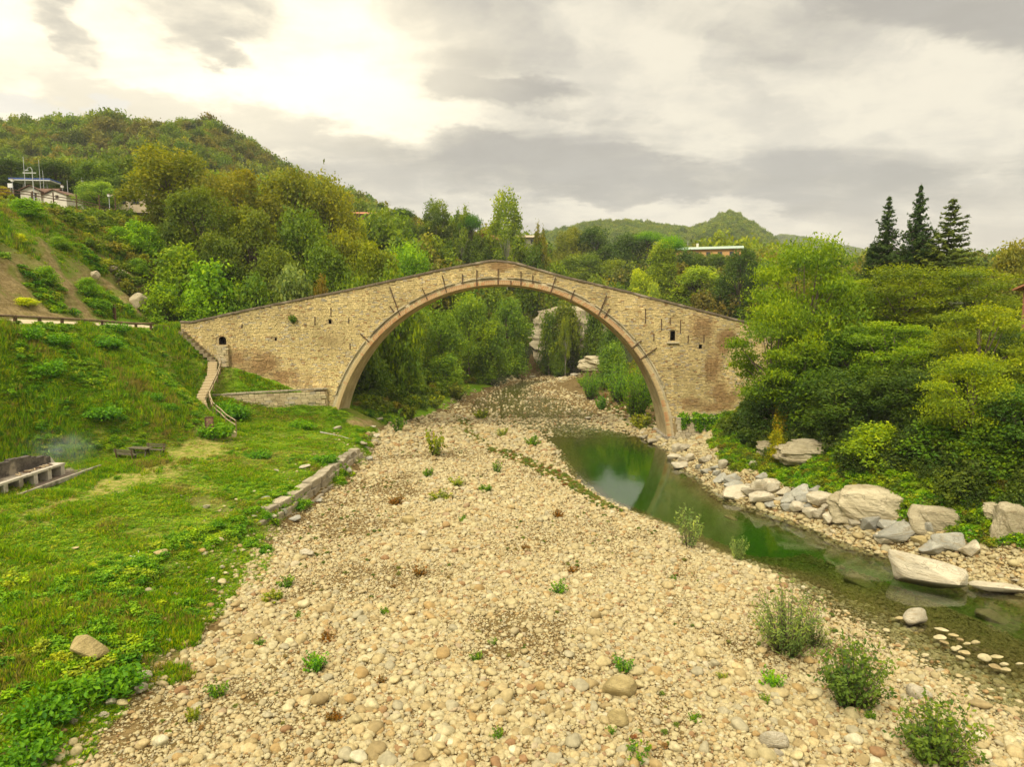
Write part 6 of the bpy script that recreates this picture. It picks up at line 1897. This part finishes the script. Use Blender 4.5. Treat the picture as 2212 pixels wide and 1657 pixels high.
for k, (u, v, a, b, c) in enumerate([(1000, 1130, 22, 22, 1), (1455, 1255, 20, 18, 1), (645, 1335, 22, 20, 1), (560, 1395, 30, 20, 1), (830, 1330, 24, 24, 1), (950, 1080, 60, 26, 0), (855, 1090, 44, 22, 2), (905, 1245, 40, 28, 2), (1240, 1240, 34, 20, 2), (985, 1050, 50, 24, 0), (925, 1030, 30, 24, 1), (1073, 1022, 26, 36, 1), (1050, 1062, 40, 20, 1), (940, 985, 60, 70, 0), (1205, 1120, 30, 26, 2), (1065, 1395, 26, 22, 1), (1320, 1590, 30, 26, 1), (1075, 1600, 40, 34, 1), (705, 1385, 44, 22, 2), (820, 1480, 34, 24, 2), (720, 1560, 44, 30, 2), (470, 1510, 60, 50, 1), (420, 1560, 40, 40, 0), (1030, 1430, 36, 30, 1), (1135, 1190, 26, 18, 2), (1380, 1640, 80, 44, 1), (885, 905, 50, 40, 0), (940, 880, 60, 34, 0), (1150, 965, 40, 30, 1), (1085, 945, 36, 26, 0), (1040, 905, 40, 26, 0), (620, 1270, 50, 34, 1), (590, 1300, 60, 30, 0), (860, 935, 40, 60, 1), (1880, 1560, 30, 30, 1), (1560, 1470, 30, 26, 0), (1500, 1560, 34, 26, 1)]):
    o = S_('seedling%d' % (k % 2), 'leafy_plant', u, v, a, b, [(.10, .12, .02), (.055, .105, .014), (.095, .052, .016)][c], ['straw-green tuft growing between the stones of the shingle bar', 'small green plant growing between the stones of the shingle bar', 'small reddish-brown dry plant growing between the stones'][c], 'plant', ['straw tufts on the shingle', 'green plants on the shingle', 'reddish plants on the shingle'][c])
    REL.append((o, ['straw-green tuft', 'small green plant', 'reddish dry plant'][c]))
# drift of low plants along the old channel on the bar
dr = hits([(1000, 905), (1010, 935), (1075, 975), (1150, 1005), (1205, 1030), (1260, 1062), (1330, 1100)])
n = 1500; k = RNG.integers(0, len(dr) - 1, n); t_ = RNG.random(n)
dd = np.array(dr); x = dd[k, 0] * (1 - t_) + dd[k + 1, 0] * t_ + RNG.normal(size=n) * .6; y = dd[k, 1] * (1 - t_) + dd[k + 1, 1] * t_ + RNG.normal(size=n) * .8
s = RNG.uniform(.15, .5, n)
DRYW = []
for m0 in UNDER[:3]:
    me = m0.copy(); me.materials.clear(); me.materials.append(M_DRYWEED); DRYW.append(me)
x2, y2 = rnd_pts(-16, 20, 22, 100, 4500)
kp = (fbm(x2 + 31, y2 - 7, .16, 3) > .12) & (RNG.random(4500) < .32) & (x2 > line_x('G', y2)) & (x2 < np.interp(y2, *zip(*WL)) - .6)
x3, y3 = rnd_pts(16, 32, 94, 150, 1600)
k3 = x3 > np.interp(y3, *zip(*WR)) + 1.5
x = np.concatenate([x, x2[kp], x3[k3]]); y = np.concatenate([y, y2[kp], y3[k3]]); s = np.concatenate([s, RNG.uniform(.10, .32, kp.sum()), RNG.uniform(.2, .7, k3.sum())])
z = terr(x, y); kp = z > .03
x, y, z, s = x[kp], y[kp], z[kp], s[kp]
scatter('shingle_weeds', DRYW, np.stack([x, y, z + .02], 1), up_rot(len(x)), np.stack([s, s, s * .8], 1), RNG.integers(0, 3, len(x)), 'thin low weeds, green and rusty, drifting over the shingle and the island')
GW = 'dark weed clumps on the left hillside'
g = np.random.default_rng(330)
reg('mound0', crown_from_blobs([(0, 0, .38, .36, .36, .42), (.2, .1, .3, .24, .24, .34), (-.22, -.05, .34, .24, .24, .34), (.02, -.2, .3, .25, .25, .3)], 34, 11, .085, g, zasp=.6), limb_mesh([(0, 0, .5), (.2, .1, .4), (-.2, 0, .4)], g, .02, .1, top=.5))
reg('mound1', crown_from_blobs([(.05, 0, .42, .34, .34, .42), (.24, -.1, .3, .22, .22, .34), (-.2, .12, .3, .26, .26, .3)], 40, 11, .09, g, zasp=.6), limb_mesh([(0, 0, .5), (.2, .1, .4), (-.2, 0, .4)], g, .02, .1, top=.5))
for u, v, a, b, lb in [(108, 812, 66, 44, 'largest dark weed clump, left of the middle of the grass hillside'), (232, 752, 60, 36, 'weed clump high in the middle of the grass hillside'), (222, 905, 70, 40, 'wide weed clump low on the grass hillside above the picnic table'), (328, 868, 40, 30, 'small dark weed clump on the hillside left of the staircase'), (118, 745, 60, 34, 'pale-topped weed clump above the largest dark one'), (362, 890, 34, 26, 'small weed clump low beside the staircase'), (250, 720, 50, 30, 'weed clump near the top of the grass hillside'), (465, 945, 66, 44, 'leafy clump behind the information board'), (500, 905, 70, 50, 'leafy clump right of the lower handrail'), (60, 735, 60, 40, 'weed clump below the fence at the left edge'),
                       (655, 925, 50, 24, 'dark grass clump on the meadow between the staircase and the bridge foot'), (700, 1000, 50, 24, 'dark weed clump on the meadow near the block wall'), (560, 990, 50, 24, 'weed clump in the middle of the meadow'), (230, 1500, 130, 70, 'big leafy weed patch at the lower left corner'), (110, 1545, 130, 80, 'big leafy weed patch at the left edge near the bottom'), (60, 1640, 120, 70, 'leafy weed patch in the bottom left corner')]:
    S_('mound%d' % (int(u) % 2), 'weed_clump', u, v, a * 1.15, b * .9, (.05, .115, .010), lb, 'weeds')
for u, v, a, b, c, lb in [(190, 640, 60, 40, (.07, .13, .016), 'green bush in the middle of the bare slope'), (100, 615, 60, 40, (.07, .13, .018), 'green bush on the left of the bare slope'), (55, 660, 60, 18, (.22, .24, .02), 'yellow flowering bush beside the path at the left edge'), (45, 525, 30, 20, (.22, .24, .03), 'small yellow bush high on the bare slope'), (255, 530, 60, 40, BRT, 'bright bush below the lawn edge on the slope'), (215, 670, 60, 26, (.06, .12, .016), 'low bush by the path below the bare slope'), (130, 540, 50, 30, (.08, .13, .02), 'bush on the upper bare slope'), (330, 540, 70, 50, (.075, .12, .016), 'leafy bush where the bare slope meets the trees'), (300, 600, 60, 40, (.07, .12, .018), 'bush right of the pale rocks on the bare slope'), (60, 470, 90, 40, (.085, .15, .018), 'bush at the lip of the lawn near the left edge')]:
    S_('bush%d' % (int(u) % 3), 'bush', u, v, a, b, c, lb, 'bush', parts=('trunk', 'crown'))
# wall plant, ivy on the plinth
q = P(*_c2(275, 1150), BY0 - .25)
wp = plant('weedclump0', 'wall_plant', q[0], q[1], 1.1, 1.3, (.06, .10, .025), 'small green plant rooted in the hole of the left bridge wall', 'plant', z=q[2] - .7, parts=('stems', 'foliage'))
g = np.random.default_rng(9)
n = 5200
sx = px0 + .5 + (px1 - px0 - .8) * g.random(22); sw = g.uniform(.18, .55, 22); sl = g.uniform(.3, 2.7, 22) * (.6 + .6 * (sx - px0) / (px1 - px0))
k = g.integers(0, 22, n); t_s = g.random(n)
ix = sx[k] + g.normal(size=n) * sw[k] * (1.1 - .7 * t_s); iz = 3.75 - t_s * sl[k] + g.normal(size=n) * .08
iy = BY0 - 2.25 - g.random(n) * .28 * (1 - .5 * t_s)
top_m = g.random(n) < .38
mound = .25 + .85 * np.abs(vnoise(ix * .8, 4.4)) * (ix > px0 + .6)
iz = np.where(top_m, 3.55 + mound * g.random(n), iz); iy = np.where(top_m, BY0 - 2.3 + g.random(n) * 2.1, iy)
keepi = (iz > .9) & (ix > px0 + .3)
q_, f_, t_ = leaves(np.stack([ix, iy, iz], 1)[keepi], np.tile([0, -1, .2], (int(keepi.sum()), 1)), .22, g, hang=.8, width=.8)
iv = fast_mesh('ivy', q_, f_, False, {'tint': t_}); iv.materials.append(M_WEED)
T('bush2', 'bush', 1577, 886, 82.5, 60, (.05, .09, .014), 'bush growing at the right end of the plinth wall under the bridge', 'bush')
tag(link('ivy', iv), 'ivy hanging in strands over the plinth wall under the right leg of the bridge', 'ivy')

# --- buildings and poles
def house(name, c, rz, wd, dp, hw, roof_h, wallm, roofm, label, wins=(), cat='house', over=.35, gable='x', cut_=.0, extra=None):
    h = empty(name, tuple(c), rz, label, cat)
    link('wall', MB().box((0, 0, hw / 2 - .5), (wd, dp, hw + 1)).mesh('wall'), wallm, h)
    m = MB(); o_ = over
    if roof_h < .5:
        m.box((0, 0, hw + roof_h / 2 + .01), (wd + 2 * o_, dp + 2 * o_, max(roof_h, .15)))
    elif gable == 'x':    # ridge along x
        m.bar((-(wd / 2 + o_), -(dp / 4 + o_ / 2), hw + roof_h * .46), (wd / 2 + o_, -(dp / 4 + o_ / 2), hw + roof_h * .46), .1, .1)
        m = MB(); X = wd / 2 + o_; Y = dp / 2 + o_
        m.add([(-X, -Y, hw - .08), (X, -Y, hw - .08), (X, 0, hw + roof_h), (-X, 0, hw + roof_h), (X, Y, hw - .08), (-X, Y, hw - .08), (-X, -Y, hw + .06), (X, -Y, hw + .06), (X, 0, hw + roof_h + .16), (-X, 0, hw + roof_h + .16), (X, Y, hw + .06), (-X, Y, hw + .06)],
              [(0, 3, 2, 1), (3, 5, 4, 2), (6, 7, 8, 9), (9, 8, 10, 11), (0, 1, 7, 6), (4, 5, 11, 10), (1, 2, 8, 7), (2, 4, 10, 8), (3, 0, 6, 9), (5, 3, 9, 11)])
        link('gable', MB().add([(wd / 2, -dp / 2, hw), (wd / 2, dp / 2, hw), (wd / 2, 0, hw + roof_h - .05), (wd / 2 - .2, -dp / 2, hw), (wd / 2 - .2, dp / 2, hw), (wd / 2 - .2, 0, hw + roof_h - .05)], [(0, 1, 2), (3, 5, 4), (0, 2, 5, 3), (1, 4, 5, 2)]).mesh('gable'), wallm, h)
    else:
        X = wd / 2 + o_; Y = dp / 2 + o_
        m = MB().add([(-X, -Y, hw - .08), (-X, Y, hw - .08), (0, Y, hw + roof_h), (0, -Y, hw + roof_h), (X, Y, hw - .08), (X, -Y, hw - .08), (-X, -Y, hw + .06), (-X, Y, hw + .06), (0, Y, hw + roof_h + .16), (0, -Y, hw + roof_h + .16), (X, Y, hw + .06), (X, -Y, hw + .06)],
                     [(0, 1, 2, 3), (3, 2, 4, 5), (6, 9, 8, 7), (9, 11, 10, 8), (0, 6, 7, 1), (5, 4, 10, 11), (0, 3, 9, 6), (3, 5, 11, 9), (1, 7, 8, 2), (2, 8, 10, 4)])
        link('gable', MB().add([(-wd / 2, -dp / 2, hw), (wd / 2, -dp / 2, hw), (0, -dp / 2, hw + roof_h - .05), (-wd / 2, -dp / 2 + .2, hw), (wd / 2, -dp / 2 + .2, hw), (0, -dp / 2 + .2, hw + roof_h - .05)], [(0, 1, 2), (3, 5, 4), (0, 3, 4, 1)]).mesh('gable'), wallm, h)
    link('roof', m.mesh('roof'), roofm, h)
    for (x, z, ww, wh) in wins:
        f = link('window', MB().box((x, -dp / 2 - .02, z), (ww + .16, .10, wh + .16)).mesh('window'), M_WOOD, h)
        link('pane', MB().box((x, -dp / 2 - .06, z), (ww, .06, wh)).mesh('pane'), M_GLASS, f)
    return h


def base(u, v, y):
    p = P(u, v, y); return p


p = base(78, 444, 130); p[2] = float(terr(p[0], p[1])) - .1
hutz = P(78, 442, 130)[2]
house('garden_hut', (P(76, 440, 130)[0], 130, hutz), .25, 3.3, 3.4, 2.2, 1.0, M_WHITEWALL, M_ROOFBROWN, 'left white hut with a brown gabled roof and open porch on the lawn', [(.5, 1.3, .8, 1.2)], 'hut', .4, 'y')
house('garden_hut', (P(137, 448, 131)[0], 131, P(137, 449, 131)[2]), -.12, 5.0, 4.2, 2.0, 1.0, M_WHITEWALL, M_ROOFBROWN, 'right white hut with one tiny window beside the round light green tree', [(.6, 1.75, .45, .45)], 'hut', .3, 'y')
lz = P(105, 445, 133)
house('shed', (P(104, 440, 133)[0], 133.5, P(104, 444, 133.5)[2]), .05, 3.6, 3.6, 2.2, .9, M_DARKWOOD, M_ROOFBROWN, 'dark brown shed between the two white huts', [], 'shed', .5, 'x')
# filling-station canopy behind the huts
c = P(76, 392, 150)
cp = empty('canopy', (c[0], 150, c[2] - 5.0), .12, 'flat white canopy with a blue edge behind the huts', 'canopy')
link('slab', MB().box((0, 0, 5.0), (8.2, 4.4, .32)).mesh('slab'), M_WHITEPAINT, cp)
link('blue_edge', MB().box((0, -2.23, 5.22), (8.3, .06, .26)).mesh('blue_edge'), M_BLUE, cp)
link('blue_edge', MB().box((4.13, 0, 5.22), (.06, 4.4, .26)).mesh('blue_edge'), M_BLUE, cp)
for s in (-2.4, 2.4): link('column', MB().tube([(s, 0, -2), (s, 0, 4.85)], .14, 8).mesh('column'), M_GREYMETAL, cp)


def pole(name, u, v0, v1, y, r, label, mat=M_GREYMETAL, cat='pole', bits=()):
    a, b = P(u, v1, y), P(u, v0, y); h_ = b[2] - a[2]
    o = empty(name, (a[0], y, a[2]), 0, label, cat)
    link('shaft', MB().tube([(0, 0, -.6), (0, 0, h_)], [r, r * .6], 7).mesh('shaft'), mat, o)
    for nm, c, s, mt in bits: link(nm, MB().box((c[0], c[1], h_ + c[2]), s).mesh(nm), mt, o)
    return o


pole('antenna_mast', 56, 338, 420, 136, .07, 'tallest thin mast standing at the left behind the huts', bits=[('crossbar', (1.0, 0, -3.1), (2.6, .08, .12), M_WHITEPAINT)], cat='mast')
pole('antenna_mast', 88, 345, 408, 142, .06, 'thin mast behind the canopy, second from the left', cat='mast')
pole('antenna_mast', 95, 368, 408, 143, .06, 'shorter mast just right of the second one behind the canopy', cat='mast')
pole('antenna_mast', 147, 389, 420, 140, .06, 'thin pole at the right end of the huts', cat='mast')
sl = pole('street_lamp', 74, 365, 430, 128, .10, 'tall curved-arm street lamp in front of the left hut', cat='street lamp')
hh = P(74, 365, 128)[2] - P(74, 430, 128)[2]
link('arm', MB().tube([(0, 0, hh - .1), (-.25, 0, hh + .35), (-.7, 0, hh + .25), (-.95, 0, hh - .1)], .05, 6).mesh('arm'), M_GREYMETAL, sl)
link('lamp_head', MB().box((-1.0, 0, hh - .2), (.5, .25, .18)).mesh('lamp_head'), M_GREYMETAL, sl)


def lantern(u, v0, v1, y, label, sign=False, bent=False):
    a, b = P(u, v1, y), P(u, v0, y); h_ = b[2] - a[2]
    o = empty('lantern_post', (a[0], y, a[2]), 0, label, 'lantern')
    link('shaft', MB().tube([(0, 0, -.5), (0, 0, h_ - .55)], [.07, .05], 7).mesh('shaft'), M_GREYMETAL, o)
    link('lamp_glass', MB().box((0, 0, h_ - .35), (.34, .34, .42), taper=1.25).mesh('lamp_glass'), M_LAMPGLASS, o)
    link('lamp_cap', MB().box((0, 0, h_ - .05), (.5, .5, .14), taper=.3).mesh('lamp_cap'), M_DARKWOOD, o)
    return o


lantern(29.5, 385, 427, 122, 'lantern post at the left edge of the lawn beside the square white sign')
lantern(136, 399, 427, 134, 'lantern post between the hut and the round light green tree')
lantern(237.5, 418, 458, 122, 'lantern post standing alone right of the round light green tree')
lantern(280, 427, 455, 128, 'small lantern in front of the low beige building')
o = pole('lantern_post', 179, 385, 404, 150, .09, 'white cylinder-shaped lamp standing above the round light green tree', cat='lantern', mat=M_GREYMETAL)
link('lamp_glass', MB().tube([(0, 0, 1.2), (0, 0, 2.1)], [.26, .26], 10).mesh('lamp_glass'), M_LAMPGLASS, o)
sq = empty('notice_sign', (P(24, 425, 121)[0], 121, P(24, 425, 121)[2]), 0, 'square white sign on a post at the far left of the lawn', 'sign')
link('post', MB().tube([(0, 0, -.5), (0, 0, 1.8)], .05, 6).mesh('post'), M_GREYMETAL, sq)
link('panel', MB().box((0, -.06, 1.95), (.8, .05, .75)).mesh('panel'), M_WHITEPAINT, sq)
# timber rail along the edge of the lawn
LR = [P(-12, 408, 112), P(30, 412, 112), P(70, 417, 113), P(115, 425, 114), P(165, 432, 116), P(215, 445, 117), P(250, 455, 118)]
lf = empty('lawn_fence', tuple(LR[2]), 0, 'brown timber railing along the lip of the lawn in front of the huts', 'fence')
for a in LR:
    g_ = float(terr(a[0], a[1])); b = a - LR[2]
    link('post', MB().box((b[0], b[1], (min(g_ - a[2], -.9) + .1) / 2 + .05), (.14, .14, abs(min(g_ - a[2], -.9)) + .5)).mesh('post'), M_DARKWOOD, lf)
for a, b in zip(LR[:-1], LR[1:]):
    for dzz in (.12, -.32): link('rail', MB().bar(a - LR[2] + [0, 0, dzz], b - LR[2] + [0, 0, dzz], .1, .13).mesh('rail'), M_DARKWOOD, lf)
T('broad1', 'broadleaf_tree', 208, 392, 126, 116, (.095, .14, .045), 'round light green tree on the lawn right of the white huts', zb=float(P(208, 462, 126)[2]))
T('bush0', 'bush', 5, 402, 116, 44, (.16, .14, .015), 'yellow bush at the left edge beside the square white sign', 'bush', zb=float(P(5, 430, 116)[2]))
T('broad2', 'broadleaf_tree', 215, 345, 150, 120, (.055, .085, .018), 'dark green tree behind the round light green one')
T('broad3', 'broadleaf_tree', 120, 345, 168, 130, (.03, .048, .014), 'dark tree directly behind the canopy')
T('broad0', 'broadleaf_tree', 20, 340, 172, 150, (.03, .05, .015), 'dark tree behind the masts at the left edge')
T('broad1', 'broadleaf_tree', 285, 380, 150, 90, (.035, .055, .015), 'dark tree left of the tallest olive tree')
c = P(300, 452, 134)
house('pavilion', (c[0], 134, c[2]), -.1, 6.5, 5, 2.0, .4, M_BEIGEROOF, M_BEIGEROOF, 'low beige flat-roofed building half hidden by the tallest olive tree', [(-1.5, 1.1, 1.2, .8), (1.2, 1.1, 1.2, .8)], 'building', .6)
# houses among the trees behind the bridge
c = P(786, 500, 224)
house('house', (c[0] - 1.0, 224, c[2] - .5), .12, 9.5, 8, 5.6, 1.0, M_REDWALL, M_TILE, 'red brick house with a terracotta roof right of the left slope wood', [(2.2, 3.9, 1.3, 1.5), (-.5, 3.9, 1.3, 1.5), (3.9, 3.9, .8, 1.5), (2.2, 1.2, 1.3, 1.4)], over=.9)
c = P(1056, 545, 204)
house('house', (c[0], 204, c[2]), -.35, 4.0, 7, 3.7, 1.5, M_ORANGEWALL, M_TILE, 'yellow-orange house gable below the airy tall tree', [(.7, 2.6, .8, 1.0)], gable='y')
c = P(1143, 540, 210)
house('house', (c[0], 210, c[2]), -.12, 7.5, 7, 3.4, .9, M_WHITEWALL, M_BEIGEROOF, 'pale house with a low beige tiled roof behind the crown of the bridge', [(-1.8, 2.2, 1.0, 1.1), (1.4, 2.2, 1.0, 1.1)], over=.7)
c = P(1530, 568, 218)
hs_ = house('long_house', (c[0], 218, c[2] - 1), -.30, 19.5, 9, 5.0, 1.0, M_ORANGEWALL, M_GREENROOF, 'long orange house with a pale green roof among the trees on the right hill', [(-7, 3.4, 1.2, 1.3), (-3.5, 3.4, 1.2, 1.3), (0, 3.4, 1.2, 1.3), (3.5, 3.4, 1.2, 1.3), (7, 3.4, 1.2, 1.3)], over=.8)
link('chimney', MB().box((-3.5, 0, 6.5), (.7, .7, 1.5)).mesh('chimney'), M_WHITEWALL, hs_)
link('antenna', MB().tube([(-6.5, 0, 5.9), (-6.5, 0, 8.3)], .05, 5).mesh('antenna'), M_GREYMETAL, hs_)
c = P(2216, 690, 60)
house('house', (c[0] + 4.9, 60, float(c[2]) - .3), .2, 6, 6, 3.0, 1.3, M_REDWALL, M_TILE, 'house with a terracotta roof just showing at the right edge among the trees', [(-1.6, 1.8, .9, 1.1)], over=.6)
a, b = P(808, 505, 205), P(862, 515, 200)
tag(MB().bar((0, 0, 0), tuple(b - a), .35, .8).build('road_wall', M_CONC, loc=tuple(a)), 'thin pale road wall below the red house', 'wall')

# ================================================================== LABELS BY PLACE
LAND = {'largest willow shrub': (1703, 1380), 'dark poplar shrub': (1838, 1480), 'shrub at the bottom right': (2018, 1610), 'largest olive boulder': (1340, 1487), 'ochre boulder': (1336, 1557), 'lone ochre stone': (883, 1126),
        'round bright green plant': (683, 1440), 'lone bright green plant': (1207, 1272), 'light green round plant': (1668, 1470), 'squarish tan boulder': (1975, 1333), 'left silvery willow': (1487, 1150), 'right silvery willow': (1594, 1190),
        'end of the block wall': (560, 1110), 'far end of the block wall': (790, 965), 'squarish tan stone': (659, 1200), 'brown boulder in the grass': (193, 1408), 'white dead branch': (305, 1213), 'bottom left weed patch': (60, 1620), 'lower left weed patch': (230, 1480),
        'broad sandy cobble': (1673, 1604), 'white flat boulder': (2115, 1523), 'left foot of the arch': (725, 900), 'right foot of the arch': (1440, 955), 'far rock face': (1240, 760), 'fallen pale trunk': (730, 946), 'big olive cobble': (1984, 1498)}
bpy.context.view_layer.update()
grp = {}
for o, base in REL:
    wl_ = o.matrix_world.translation
    u, v, _f = project(np.array(wl_))
    nm = min(LAND, key=lambda k: (LAND[k][0] - u) ** 2 + ((LAND[k][1] - v) * 1.3) ** 2)
    du, dv = u - LAND[nm][0], v - LAND[nm][1]
    side = ('left of' if du < 0 else 'right of') if abs(du) > abs(dv) else ('beyond' if dv < 0 else 'in front of')
    grp.setdefault((base, nm, side), []).append((math.hypot(du, dv), o))
for (base, nm, side), lst in grp.items():
    lst.sort(key=lambda q: q[0])
    for k, (d, o) in enumerate(lst):
        o['label'] = f"{base} {side} the {nm}" if len(lst) == 1 else f"{base} {side} the {nm}, {ORD[min(k, 27)]} nearest" if k else f"{base} {side} the {nm}, nearest"
